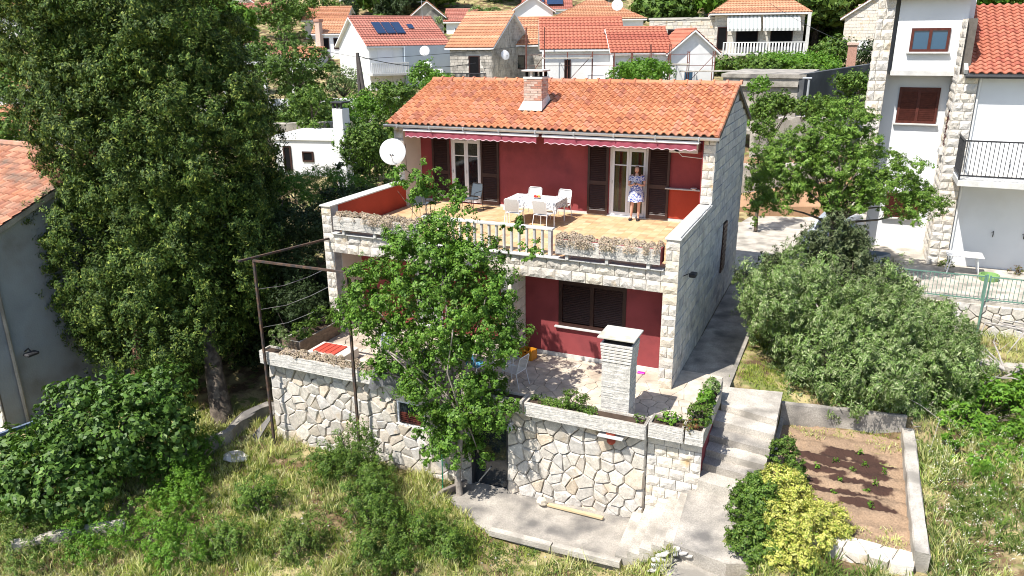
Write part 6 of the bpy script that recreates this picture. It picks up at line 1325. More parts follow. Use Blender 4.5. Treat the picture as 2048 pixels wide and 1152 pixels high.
# ------------------------------------------------------------------ houses of the village
def bh(name, label, A, B, D, z0, ze, zr, kind, wm, rm, wins=(), ov=.35, sidewins=(), cat='house', tw=.3, row=.4):
    A = Vector(A); B = Vector(B); W = (B-A).length; rot = math.atan2(B.y-A.y, B.x-A.x)
    r = thing(name, label, cat, (A.x, A.y, z0), rot); h = ze-z0; hr = zr-z0
    bx = lambda n_, mt, *b: M().box(*b).build(n_, mt, r, local=True)
    m = M()
    if kind == 'front': m.prism([(0, -2.5), (D, -2.5), (D, h), (D/2, hr-.1), (0, h)], 0, W, lambda u, v, q: (q, u, v))
    elif kind == 'gable': m.prism([(0, -2.5), (W, -2.5), (W, h), (W/2, hr-.1), (0, h)], 0, D, lambda u, v, q: (u, q, v))
    else: m.box(0, W, 0, D, -2.5, h)
    m.build('wall', wm, r, local=True)
    def rs(o, xd, ud, w_, l_, tri=None): roof_sheet('roof_tiles', r, o, xd, ud, w_, l_, rm, tw, row, tri, lift=.02, local=True)
    if kind == 'front':
        dy, dz = D/2+ov, (hr-h)*(D/2+ov)/(D/2); l_ = math.hypot(dy, dz); zz = hr-dz
        m = M().prism([(-ov, zz), (D/2, hr), (D+ov, zz), (D+ov, zz-.14), (D/2, hr-.14), (-ov, zz-.14)], -ov, W+ov, lambda u, v, q: (q, u, v)); m.build('roof', WHITEP, r, local=True)
        rs((-ov, -ov, zz), (1, 0, 0), (0, dy/l_, dz/l_), W+2*ov, l_)
        M().tube([(-ov, D/2, hr+.04), (W+ov, D/2, hr+.04)], .11, 8).build('ridge', rm, r, local=True)
    elif kind == 'gable':
        dx, dz = W/2+ov, (hr-h)*(W/2+ov)/(W/2); l_ = math.hypot(dx, dz); zz = hr-dz
        m = M().prism([(-ov, zz), (W/2, hr), (W+ov, zz), (W+ov, zz-.14), (W/2, hr-.14), (-ov, zz-.14)], -ov, D+ov, lambda u, v, q: (u, q, v)); m.build('roof', WHITEP, r, local=True)
        rs((-ov, D+ov, zz), (0, -1, 0), (dx/l_, 0, dz/l_), D+2*ov, l_); rs((W+ov, -ov, zz), (0, 1, 0), (-dx/l_, 0, dz/l_), D+2*ov, l_)
        M().tube([(W/2, -ov, hr+.04), (W/2, D+ov, hr+.04)], .11, 8).build('ridge', rm, r, local=True)
    elif kind == 'hip':
        W2, D2 = W+2*ov, D+2*ov; k = min(W2, D2)/2; l_ = math.hypot(k, hr-h); a = (k/l_, (hr-h)/l_)
        bx('roof', WHITEP, -ov, W+ov, -ov, D+ov, h-.15, h)
        t1 = lambda v: (v*a[0], W2-v*a[0]); t2 = lambda v: (v*a[0], D2-v*a[0])
        rs((-ov, -ov, h), (1, 0, 0), (0, a[0], a[1]), W2, l_, t1); rs((W+ov, D+ov, h), (-1, 0, 0), (0, -a[0], a[1]), W2, l_, t1)
        rs((W+ov, -ov, h), (0, 1, 0), (-a[0], 0, a[1]), D2, l_, t2); rs((-ov, D+ov, h), (0, -1, 0), (a[0], 0, a[1]), D2, l_, t2)
    else:
        bx('parapet', wm, -.1, W+.1, -.1, D+.1, h+.002, h+.22)
    def win(fx, x, z, w_, hh, st, side):
        o = (lambda a, b, c, d, e, f: (a, b, c, d, e, f)) if not side else (lambda a, b, c, d, e, f: (W-d, W-c, a, b, e, f)) if side == 'r' else (lambda a, b, c, d, e, f: (c, d, a, b, e, f))
        fm = BROWN if 'b' in st else WHITEF
        f = M()
        for q in ((x, x+.09, -.06, .02, z, z+hh), (x+w_-.09, x+w_, -.06, .02, z, z+hh), (x+.09, x+w_-.09, -.058, .02, z+hh-.09, z+hh), (x+.09, x+w_-.09, -.058, .02, z, z+.09)): f.box(*o(*q))
        wd = f.build('window', fm, r, local=True); M().box(*o(x+.09, x+w_-.09, -.03, -.01, z+.09, z+hh-.09)).build('shutter' if 's' in st else 'pane', {'s': WHITEF, 'd': BLACK, 'g': GLASSB}.get(st[-1], GLASS), wd, local=True)
    for x, z, w_, hh, st in wins: win(0, x, z, w_, hh, st, None)
    for x, z, w_, hh, st in sidewins: win(0, x, z, w_, hh, st, 'r')
    return r, W
def balrail(r, x0, x1, y, z, mat, h=1.0, step=.18, w_=.08, slab=True, name='balcony_rail', y1=None):
    m = M(); m.box(x0, x1, y-.06, y+.06, z+h-.08, z+h); m.box(x0, x1, y-.05, y+.05, z, z+.06); x = x0
    while x < x1: m.box(x, x+w_, y-.04, y+.04, z+.06, z+h-.08); x += step
    m.build(name, mat, r, local=True)
    if slab: M().box(x0, x1, y-.06, (y1 or y+1.4), z-.18, z-.002).build('balcony_slab', COPING, r, local=True)
BRICKW = mk('ashlar_wall_far', [(.52, .49, .44)], .9, 1.2, .15, .5, 8, isl=False)
def ashlar(r, x0, x1, z0, z1, y=0., holes=(), h=.28, l0=.4, l1=.8, mat=STONE, side=None, name='stone_courses', top=None):
    """joined stone courses on a far wall: each block has its own edges"""
    m = M(); z = z0
    while z < z1-.05:
        x = x0-rnd.uniform(0, l0)
        while x < x1:
            e = x+rnd.uniform(l0, l1); a, b = max(x, x0)+.012, min(e, x1)-.012; d = rnd.uniform(.02, .06)
            if any(a < q[0]+q[2] and b > q[0] and z < q[1]+q[3] and z+h > q[1] for q in holes): x = e; continue
            if b-a > .05 and (top is None or z+h < top((a+b)/2)):
                q = (a, b, y-d, y, z+.012, min(z+h, z1)-.012)
                m.box(*(q if not side else (side-.0, side+d, a, b, q[4], q[5])))
            x = e
        z += h
    return m.build(name, mat, r, local=True, kind='stuff')
r, W = bh('village_house', 'white house with a pink-tiled roof carrying blue solar panels', (-39.1, 44.8, 0), (-34.4, 51.5, 0), 8.5, 3.6, 8.0, 10.5, 'front', WHITEP, TILEP, wins=[(.8, 2.2, 1.6, 2.0, 's'), (.5, .0, 1.0, 1.5, 's'), (2.2, .0, 1.2, 1.5, 's')])
balrail(r, -.3, 3.4, -1.3, 1.75, WHITEP); M().box(3.4, W, -.5, 0, -2.5, 4.2).build('shade_tinted_wall', mk('shade_tinted_render', [(.40, .46, .52)], .9, 1, .06, isl=False), r, local=True)  # right-hand wall stands in shade; that bluish shade is put into its colour
for k in range(3): M().add([(x, y, z+o) for o in (0, -.08) for x, y, z in ((1.5+k*1.0, 1.3, 5.42), (2.4+k*1.0, 1.3, 5.42), (2.4+k*1.0, 3.0, 6.42), (1.5+k*1.0, 3.0, 6.42))], [(0, 1, 2, 3), (0, 4, 5, 1), (1, 5, 6, 2), (3, 7, 4, 0)]).build('solar_panel', SOLAR, r, local=True)
M().add([(5.1, 2.1, 5.82), (5.7, 2.1, 5.82), (5.7, 2.8, 6.23), (5.1, 2.8, 6.23)], [(0, 1, 2, 3)]).build('skylight', SOLAR, r, local=True)
r, W = bh('village_house', 'stone house with an ochre-orange gable roof and a dark balcony door', (-30.2, 44.3, 0), (-26.0, 44.1, 0), 7.5, 4.3, 7.9, 10.6, 'front', BRICKW, TILEF, wins=[(1.9, .6, 1.1, 2.1, 'bd')])
ashlar(r, 0, W, -.5, 3.5, h=.24, l0=.25, l1=.5, mat=CONCL, holes=[(1.9, .6, 1.1, 2.1)]); ashlar(r, 0, 7.5, -.5, 5.9, h=.24, l0=.25, l1=.5, mat=CONCL, side=W, top=lambda u: 6.2-abs(u-3.75)*.72)
balrail(r, .0, W, -1.2, .3, DMETAL, w_=.03, step=.12); balrail(r, -2.8, -.2, -1.0, .6, WHITEP)
r, W = bh('village_house', 'low stone wing with an orange roof behind the scaffolding', (-27.0, 48.6, 0), (-21.5, 50.6, 0), 8, 4.5, 8.0, 10.2, 'front', BRICKW, TILEF, wins=[(.8, 1.2, 1.2, 1.2, 'b')]); ashlar(r, 0, W, 0, 3.4, h=.24, l0=.25, l1=.5, mat=CONCL, holes=[(.8, 1.2, 1.2, 1.2)])
r, W = bh('village_house', 'white house under renovation with a bright red roof, behind the scaffolding', (-19.6, 40.2, 0), (-14.0, 42.6, 0), 7.5, 4.4, 7.75, 9.9, 'front', WHITEP, TILER, wins=[(1.6, .2, .5, 2.2, 'bd'), (3.4, .3, 1.4, 1.0, 's')])
r, W = bh('village_house', 'lower white wing with a red roof, middle one of the three under renovation', (-13.9, 40.2, 0), (-10.2, 41.9, 0), 6.5, 4.4, 7.45, 9.1, 'front', WHITEP, TILER, wins=[(.9, .6, .9, 1.0, 's'), (2.4, .5, .7, 1.1, 's')])
r, W = bh('village_house', 'smallest white wing with a red roof, right one of the three under renovation', (-9.9, 41.6, 0), (-6.9, 43.0, 0), 6.0, 4.4, 7.5, 8.9, 'gable', WHITEP, TILER, wins=[(1.0, .5, .8, 1.1, 'g')])
r, W = bh('village_house', 'stone house with a hipped orange roof, striped awnings and a long white balustrade', (-11.3, 67.3, 0), (-2.7, 69.0, 0), 9.5, 6.1, 10.6, 14.0, 'hip', BRICKW, TILEF, wins=[(.3, .9, 1.0, 2.3, 'bd'), (2.2, 1.2, 2.2, 1.9, 'bd'), (5.6, 1.2, 2.2, 1.9, 'bd')], sidewins=[(2.0, 1.4, .8, 1.6, 'bd'), (4.4, 1.0, 1.3, 2.4, 'bd')], ov=.6)
ashlar(r, 0, W, -2.4, 4.4, h=.34, l0=.5, l1=.9, holes=[(.3, .9, 1.0, 2.3), (2.2, 1.2, 2.2, 1.9), (5.6, 1.2, 2.2, 1.9)]); ashlar(r, 0, 9.5, -2.4, 4.4, h=.34, l0=.5, l1=.9, side=W, holes=[(2.0, 1.4, .8, 1.6), (4.4, 1.0, 1.3, 2.4)])
balrail(r, .9, W+.4, -1.7, .55, WHITEP, h=1.15, step=.3, w_=.14, y1=0); M().box(W+.1, W+.4, -1.8, -1.5, -2.4, 4.4).build('pillar', COPING, r, local=True)
STRIPE = mk('striped_awning_cloth', [(.62, .62, .60)], .9, isl=False); n = STRIPE.node_tree.nodes; L = STRIPE.node_tree.links; tc = n.new('ShaderNodeTexCoord'); sp = n.new('ShaderNodeSeparateXYZ'); L.new(tc.outputs['Object'], sp.inputs[0]); mt = n.new('ShaderNodeMath'); mt.operation = 'MULTIPLY'; mt.inputs[1].default_value = 2.6; L.new(sp.outputs[0], mt.inputs[0]); m2 = n.new('ShaderNodeMath'); m2.operation = 'FRACT'; L.new(mt.outputs[0], m2.inputs[0])
rp = n.new('ShaderNodeValToRGB'); rp.color_ramp.interpolation = 'CONSTANT'; rp.color_ramp.elements[0].color = (.62, .62, .60, 1); rp.color_ramp.elements[1].position = .55; rp.color_ramp.elements[1].color = (.30, .32, .31, 1); L.new(m2.outputs[0], rp.inputs[0]); L.new(rp.outputs[0], n['Principled BSDF'].inputs['Base Color'])
for a, b in ((1.2, 4.5), (4.7, 8.3)): M().add([(a, -.1, 4.3), (b, -.1, 4.3), (b, -1.9, 3.0), (a, -1.9, 3.0), (a, -1.9, 2.75), (b, -1.9, 2.75)], [(0, 1, 2, 3), (3, 2, 5, 4)]).build('awning', STRIPE, r, local=True)
M().box(7.6, 8.0, 2, 2.4, 6, 8.3).build('chimney', BRICK, r, local=True)
r, W = bh('village_house', 'low flat-roofed stone wing left of the house with striped awnings', (-18.5, 68.3, 0), (-11.6, 69.3, 0), 8, 6.4, 10.1, 0, 'flat', BRICKW, None, wins=[(2.0, 1.8, 2.2, .9, 'bd')]); ashlar(r, 0, W, -2, 3.6, h=.34, l0=.5, l1=.9, holes=[(2.0, 1.8, 2.2, .9)])
r, W = bh('village_house', 'coursed pale stone house with white shutters and a low-pitched roof at the upper right', (1.0, 73.0, 0), (8.0, 70.6, 0), 9, 6.0, 10.2, 12.6, 'gable', BRICKW, TILEP, wins=[(1.6, .5, 1.1, 1.3, 's'), (3.6, .5, 1.0, 1.3, 'g'), (4.0, 3.4, 1.1, 1.3, 's')])
ashlar(r, 0, W, -2, 6.3, h=.32, l0=.5, l1=.9, holes=[(1.6, .5, 1.1, 1.3), (3.6, .5, 1.0, 1.3), (4.0, 3.4, 1.1, 1.3)], top=lambda u: 6.8-abs(u-W/2)*.68)
r, W = bh('garage', 'low white flat-roofed garage with a brown door behind the acacia', (-27.6, 17.7, 0), (-23.6, 18.6, 0), 4.0, 1.0, 2.95, 0, 'flat', WHITEP, None, wins=[(.5, .1, .5, 1.5, 'bd'), (1.7, .7, .7, .6, 'bd')], cat='garage')
r, W = bh('shed', 'long flat-roofed concrete shed with a dark stained wall', (-4.2, 30.7, 0), (.4, 30.5, 0), 7.0, 3.0, 6.1, 0, 'flat', CONC, None, cat='shed'); M().box(-.2, W-.3, -.2, -.102, 2.62, 2.9).build('roof_edge', CONCL, r, local=True)
DK = mk('dark_tarred_render', [(.075, .08, .085)], .9, .6, .3, .3, 15, stain=(.16, .16, .16), ssc=.6, sthr=(.5, .75), isl=False)
q = thing('long_wall', 'long dark grey rendered wall running up from the shed to the brick chimney', 'wall', (.4, 30.5, 3)); M().add([(.42, 30.4, 2.5), (4.2, 41.5, 3.5), (4.2, 41.5, 6.6), (.42, 30.4, 6.35), (.1, 30.5, 2.5), (3.9, 41.6, 3.5), (3.9, 41.6, 6.6), (.1, 30.5, 6.35)], [(0, 1, 2, 3), (3, 2, 6, 7), (4, 5, 6, 7), (0, 3, 7, 4), (1, 5, 6, 2)]).build('wall_body', DK, q)
q = thing('brick_chimney', 'small red brick chimney rising beyond the long dark wall', 'chimney', (2.4, 53, 5.0)); M().bbox(2.05, 2.75, 52.7, 53.3, 3.5, 7.6, .02).build('stack', BRICK, q); M().bbox(1.95, 2.85, 52.6, 53.4, 7.6, 7.85, .03).build('cap', BRICK, q)
for nm, lab, A, B, D_, z0, ze, zr, kd, wm, rm, wn in (
 ('modern_house', 'modern white flat-roofed house with dark glazing at the top left of centre', (-67, 78.9, 0), (-62.7, 80.8, 0), 8, 10.5, 14.3, 0, 'flat', WHITEP, None, [(.5, 1.6, 1.0, 1.5, 'g'), (2.4, 1.8, 1.8, 1.2, 'g')]),
 ('apartment_block', 'long white terraced apartment block at the top edge of the picture', (-62.8, 92.2, 0), (-53.4, 96.4, 0), 10, 10.5, 15.5, 0, 'flat', WHITEP, None, [(1, 3.4, 2, 1.2, 'g'), (4, 3.4, 2, 1.2, 'g'), (7, 3.4, 2, 1.2, 'g'), (1, .8, 2, 1.2, 'g'), (5, .8, 2, 1.2, 'g')]),
 ('village_house', 'white flat-roofed building behind the hipped orange roof', (-27.5, 97, 0), (-18.6, 100.6, 0), 9, 9.5, 13.0, 0, 'flat', WHITEP, None, [(2, 1.5, 1, 1.2, 'g'), (5.5, 1.5, .8, 1.4, 'bd')]),
 ('village_house', 'small white house with a pinkish red roof beside the palm tree', (-45.0, 70.7, 0), (-40.8, 72.4, 0), 6, 8.2, 10.5, 11.9, 'front', WHITEP, TILEP, [(1, .5, .8, 1, 'g')]),
 ('village_house', 'white house with dark solar panels on a red roof, top centre', (-40.5, 84.9, 0), (-34.6, 87.4, 0), 7, 9.8, 12.2, 13.9, 'front', WHITEP, TILEP, [(4.4, .8, .7, .9, 'g')]),
 ('village_house', 'house with a broad hipped orange roof and a white dish, top centre', (-29, 66.4, 0), (-19.8, 70.6, 0), 9, 7.6, 10.3, 12.6, 'hip', WHITEP, TILEF, []),
 ('village_house', 'pinkish gabled house at the top left above the juniper', (-83, 71.8, 0), (-78, 74, 0), 7, 9.5, 13.5, 15.3, 'gable', CREAM, TILEP, [(1, 1.5, .8, 1.1, 'bd'), (3.3, 1.5, .8, 1.1, 'bd')]),
 ('village_house', 'small pale house with an orange roof and a slim brick chimney', (-52.9, 54.7, 0), (-49.5, 56.5, 0), 6, 5.6, 9.2, 10.6, 'front', WHITEP, TILEF, [(.8, 1.8, .7, 1.2, 'bd'), (2.0, 1.8, .7, 1.2, 'bd')]),
 ('village_house', 'grey gabled house with an orange roof right of the dark cypresses', (-49, 69, 0), (-45.4, 70.8, 0), 7, 8.5, 11.2, 12.8, 'gable', CONC, TILEF, [(1.6, 1.2, .8, .9, 'bd')]),
 ('village_house', 'light blue-walled house with a red roof half hidden by the pines', (-57.5, 46.5, 0), (-54, 48.0, 0), 6, 4.5, 7.1, 8.2, 'gable', mk('sky_blue_render', [(.34, .50, .60)], .9, 1, .05, isl=False), TILEP, []),
 ('village_house', 'low house with an orange roof just above the blue-walled one', (-52.5, 49, 0), (-49.5, 50.3, 0), 5, 5.0, 6.7, 7.6, 'front', WHITEP, TILEF, []),
 ('village_house', 'house with a coral roof at the far left edge', (-58.5, 20.5, 0), (-54.5, 22.3, 0), 7, 3.0, 5.2, 6.4, 'front', WHITEP, TILEF, []),
 ('village_house', 'low house with a coral roof beyond the juniper at the left edge', (-43, 9.5, 0), (-38.5, 11.5, 0), 6, 0.5, 3.6, 4.8, 'front', WHITEP, TILEF, []),
 ('village_house', 'long pale house with a pink roof between the pines at the top left', (-75, 66, 0), (-69.5, 68.5, 0), 7, 8.5, 11.6, 13.2, 'front', WHITEP, TILEP, [(1, 1, .9, 1.2, 'g'), (3.5, 1, .9, 1.2, 'bd')]),
 ('village_house', 'cream house with an orange roof above the slim brick chimney', (-60, 62, 0), (-55.5, 64, 0), 7, 7.8, 10.8, 12.3, 'front', CREAM, TILEF, [(1, 1, .9, 1.2, 'g'), (3, 1, .9, 1.2, 'g')]),
 ('village_house', 'pale gabled house with a red roof behind the ochre-roofed stone house', (-36.5, 72, 0), (-32, 74, 0), 7, 8.6, 11.6, 13.2, 'gable', WHITEP, TILER, [(1.2, 1, .9, 1.2, 'g')]),
 ('village_house', 'small white house with an orange roof in the top left corner', (-93, 44, 0), (-88, 46.5, 0), 7, 8.5, 11.6, 13, 'front', WHITEP, TILEF, [(1, 1, .9, 1.2, 'g')])):
    r, W = bh(nm, lab, A, B, D_, z0, ze, zr, kd, wm, rm, wins=wn)
    if nm == 'apartment_block':
        for z in (2.6, 0.1): balrail(r, 0, W, -1.5, z, WHITEP, step=.4, w_=.2)
    if 'dark solar' in lab:
        for k in range(2): M().add([(.6+k*2.6, .3, 2.95), (2.8+k*2.6, .3, 2.95), (2.8+k*2.6, 2.2, 3.85), (.6+k*2.6, 2.2, 3.85)], [(0, 1, 2, 3)]).build('solar_panel', SOLAR, r, local=True)
q = thing('brick_chimney', 'slim red brick chimney left of the small pale house', 'chimney', (-52.3, 54.7, 6)); M().bbox(-52.6, -52.0, 54.4, 55.0, 6, 10.3, .02).build('stack', BRICK, q); M().bbox(-52.7, -51.9, 54.3, 55.1, 10.3, 10.6, .03).build('cap', BRICK, q)
q = thing('chimney_stack', 'tall whitewashed chimney stack standing out of the bushes behind the house', 'chimney', (-19.6, 13.6, 1)); M().bbox(-19.95, -19.35, 13.3, 13.9, 0, 5.3, .02).build('stack', WHITEP, q); M().bbox(-20.0, -19.3, 13.25, 13.95, 5.55, 5.63, .02).build('cap', DMETAL, q)
for x in (-19.93, -19.70, -19.47): M().box(x, x+.08, 13.32, 13.42, 5.3, 5.55).build('cap_leg', DMETAL, q)
# white terrace with a pergola, walls
q = thing('pergola', 'white concrete pergola on a terrace beyond the juniper', 'pergola', (-41, 31, 3)); 
for x, y in ((-42.6, 31.0), (-40.4, 31.9), (-38.3, 32.8), (-41.3, 28.4)): M().box(x-.12, x+.12, y-.12, y+.12, 2.6, 6.7).build('post', WHITEP, q)
M().bar((-42.9, 30.9, 6.75), (-37.6, 33.1, 6.75), .3, .25).build('beam', WHITEP, q); M().bar((-42.7, 31.1, 6.75), (-41.2, 28.1, 6.75), .25, .25).build('beam', WHITEP, q)
lowwall('terrace_wall', 'low white wall along the terrace with the pergola', [(-42, 26), (-36, 28.5), (-30, 31), (-26, 36)], .3, 2.0, 4.3, WHITEP, jag=.01)
lowwall('terrace_wall', 'long pale retaining wall below the white pergola', [(-36, 20), (-31, 22.5), (-26, 26)], .35, 1.0, 3.3, CONCL, jag=.03)
lowwall('terrace_wall', 'white garden wall before the ochre-roofed stone house', [(-30, 39), (-22, 38.5), (-14, 38.0), (-6, 40)], .3, 3.2, 5.0, WHITEP, jag=.01)
lowwall('field_wall', 'loose stone wall on the brown slope behind the house', [(-2.5, 21), (0, 22.5), (3, 24), (6, 28)], .5, .5, 2.3, CONCL, jag=.12)
lowwall('field_wall', 'upper loose stone wall below the lemon tree', [(-1.5, 25), (2, 27), (5, 33)], .5, 2, 4.3, CONCL, jag=.12)
slabpoly('brown_slope', [(-2.2, 20.2), (5, 22.5), (4.5, 26), (-1.8, 23.8)], 0, 1, mk('bare_brown_soil', [(.33, .20, .12)], .95, 1, .2, .6, 10, isl=False, fine=.2), zs=[.45, .6, 2.5, 2.4])
# scaffolding
sc_ = thing('scaffolding', 'rust-coloured scaffolding with plank decks along the white houses under renovation', 'scaffolding', (-13, 39, 4.5)); m = M()
px_ = [(-20.2, 38.0), (-18.9, 38.5), (-17.2, 39.0), (-15.4, 39.6), (-13.6, 39.3), (-12.3, 39.6), (-11.0, 40.0), (-9.6, 40.2), (-8.3, 40.6), (-6.6, 41.4)]
for i, (x, y) in enumerate(px_):
    zt = 9.2 if i < 2 else 7.4+.5*(i in (6, 7)); m.tube([(x, y, 4.2), (x, y, zt)], .035, 5); m.tube([(x-.3, y+.8, 4.2), (x-.3, y+.8, zt)], .035, 5)
    for z in (5.4, 6.6, zt-.1): m.tube([(x, y, z), (x-.3, y+.8, z)], .025, 4)
    if i:
        a = px_[i-1]
        for z in (5.2, 6.4, 7.2): m.tube([(a[0], a[1], z), (x, y, z)], .025, 4)
        if i % 2: m.tube([(a[0], a[1], 5.2), (x, y, 7.2)], .025, 4)
m.build('tube_frame', mk('rust_tube', [(.16, .06, .045)], .8, 5, .2, isl=False), sc_)
for a, b, z in (((-19.6, 38.4), (-15.4, 39.6), 6.95), ((-11.0, 40.0), (-8.3, 40.6), 6.5), ((-8.8, 40.3), (-5.2, 41.9), 6.0), ((-11.2, 40), (-8, 40.7), 5.2)): M().bar((*a, z), (*b, z), .9, .08).build('deck', CONCL, sc_)
# utility poles and cables, lamp posts
WOODP = mk('tarred_pole', [(.07, .06, .055)], .9, 6, .2, isl=False)
q = thing('utility_pole', 'dark A-shaped wooden utility pole behind the house', 'pole', (-27.2, 26.5, 2)); M().tube([(-27.6, 26.6, 1.5), (-28.15, 27.4, 7.6)], [.16, .12], 8).build('post', WOODP, q); M().tube([(-26.6, 26.2, 1.5), (-27.95, 27.2, 7.3)], [.16, .11], 8).build('strut', WOODP, q)
def cable(lab, a, b, sag, r=.02): a = Vector(a); b = Vector(b); tag(M().tube([a.lerp(b, t/10)-Vector((0, 0, sag*4*(t/10)*(1-t/10))) for t in range(11)], r, 4).build('cable', DMETAL), lab, 'cable')
cable('black cable from the wooden pole towards the ochre-roofed stone house', (-28.1, 27.3, 7.4), (-24.5, 38, 6.6), .5, .03); cable('pale cable crossing the bushes left of the tile roof', (-22.5, 22, 5.0), (-12.5, 12, 5.2), .4, .02)
def lamppost(lab, x, y, z0, h, arm): q = thing('lamp_post', lab, 'lamp post', (x, y, z0)); M().tube([(x, y, z0-1), (x, y, z0+h)], [.09, .06], 8).build('post', METAL, q); M().tube([(x, y, z0+h), (x+arm, y, z0+h+.08)], .04, 6).build('arm', METAL, q); M().bbox(x+arm-.25, x+arm+.25, y-.1, y+.1, z0+h+.05, z0+h+.14, .02).build('lamp_head', METAL, q)
lamppost('pale grey lamp post in front of the dark shed wall', .75, 29.0, 2.2, 3.9, -.1); lamppost('slim pale lamp post right of the small brick chimney', 4.8, 50, 4.0, 2.7, -.5)
dishant('satellite_dish', 'white dish on the balcony right of the white house with solar panels', (-30.0, 39.6, 7.45), (.3, -1, .3), .42, WMETAL); dishant('satellite_dish', 'round white dish by the balcony of the ochre-roofed stone house', (-28.1, 36.6, 6.35), (.3, -1, .3), .42, WMETAL)
dishant('satellite_dish', 'grey dish on the shaded gable wall of the ochre-roofed stone house', (-25.3, 45.2, 7.0), (.9, -.6, .3), .42, WMETAL); dishant('satellite_dish', 'small white dish on the broad hipped roof, top centre', (-21.5, 66, 11.6), (.3, -1, .3), .6, WMETAL)
# tarpaulin and slab by the shed
stone('tarpaulin', 'pale blue-white tarpaulin bundle beside the lamp post', (1.3, 28.3, 3.6), (.55, .4, .5), mk('tarp', [(.42, .48, .55)], .6, isl=False), 'tarpaulin', 9); slabpoly('slab_roof', [(-2.6, 26.5), (.8, 26.3), (1.0, 28.5), (-2.4, 28.6)], 3.3, 3.5, CONCL)
# ------------------------------------------------------------------ village trees
TM = {'pine': (L_PINE, .55, .28, .05, .05), 'cyp': (L_DARK, .5, .26, .05, .25), 'round': (L_SHRUB, .42, .18, .10, 0), 'fresh': (L_FRESH, .38, .15, .08, 0), 'olive': (L_OLIVE, .4, .15, .05, 0), 'acacia': (L_FRESH, .28, .10, .035, 0), 'dark': (L_DARK, .38, .13, .07, 0), 'lem': (L_SHRUB, .30, .15, .08, 0)}
def vtree(kind, x, y, z, rx, rz, lab, group=None, nl=None):
    mt, rc, L_, W_, _ = TM[kind]; g0 = float(gz(x, y)); bl = []
    dist = math.hypot(x-3.5, y+17.5); s_ = max(.55, min(2.2, dist/45))
    k = rnd.randint(3, 5) if kind != 'cyp' else 1
    if kind == 'cyp': bl = [(x, y, z, rx*.7, rx*.7, rz*1.2), (x+.1, y, z-rz*.5, rx*.85, rx*.85, rz*.8)]
    else:
        bl = [(x, y, z, rx*.72, rx*.7, rz*.8)]
        for i in range(k+2):
            a = 2*pi*i/(k+2)+rnd.random(); q = rnd.uniform(.45, .7); bl.append((x+rx*q*cos(a), y+rx*q*math.sin(a), z+rz*rnd.uniform(-.5, .35), rx*rnd.uniform(.35, .5), rx*rnd.uniform(.35, .5), rz*rnd.uniform(.35, .55)*(.55 if kind == 'pine' else 1)))
    if kind in ('round', 'fresh', 'dark', 'cyp') and z-rz > g0+.4: bl.append((x, y, (z-rz+g0)/2+.3, rx*.8, rx*.7, max(.3, (z-rz*.5-g0)/2)))
    area = sum(b[3]*b[5]+b[3]*b[4] for b in bl); rcc = rc*s_*.75; ncl = int(min(520, max(50, area*2.6/(rcc*rcc)*.65))); ls = L_*.62*s_
    tree({'pine': 'pine_tree', 'cyp': 'cypress_tree', 'olive': 'olive_tree', 'lem': 'lemon_tree', 'acacia': 'acacia'}.get(kind, 'garden_tree'), lab, 'tree' if kind in ('pine', 'cyp', 'olive', 'lem') else 'shrub', (x, y, min(g0, z-rz)), bl, ncl, rcc, nl or 48, ls*1.1, ls*W_/L_*(1.5 if kind == 'pine' else 1)*1.3, mt, r0=.10*s_, nlimb=6, fill=int(ncl*1.0), tri=True, inner=.6, outer=1.1, group=group, flat=.65 if kind == 'pine' else .85)
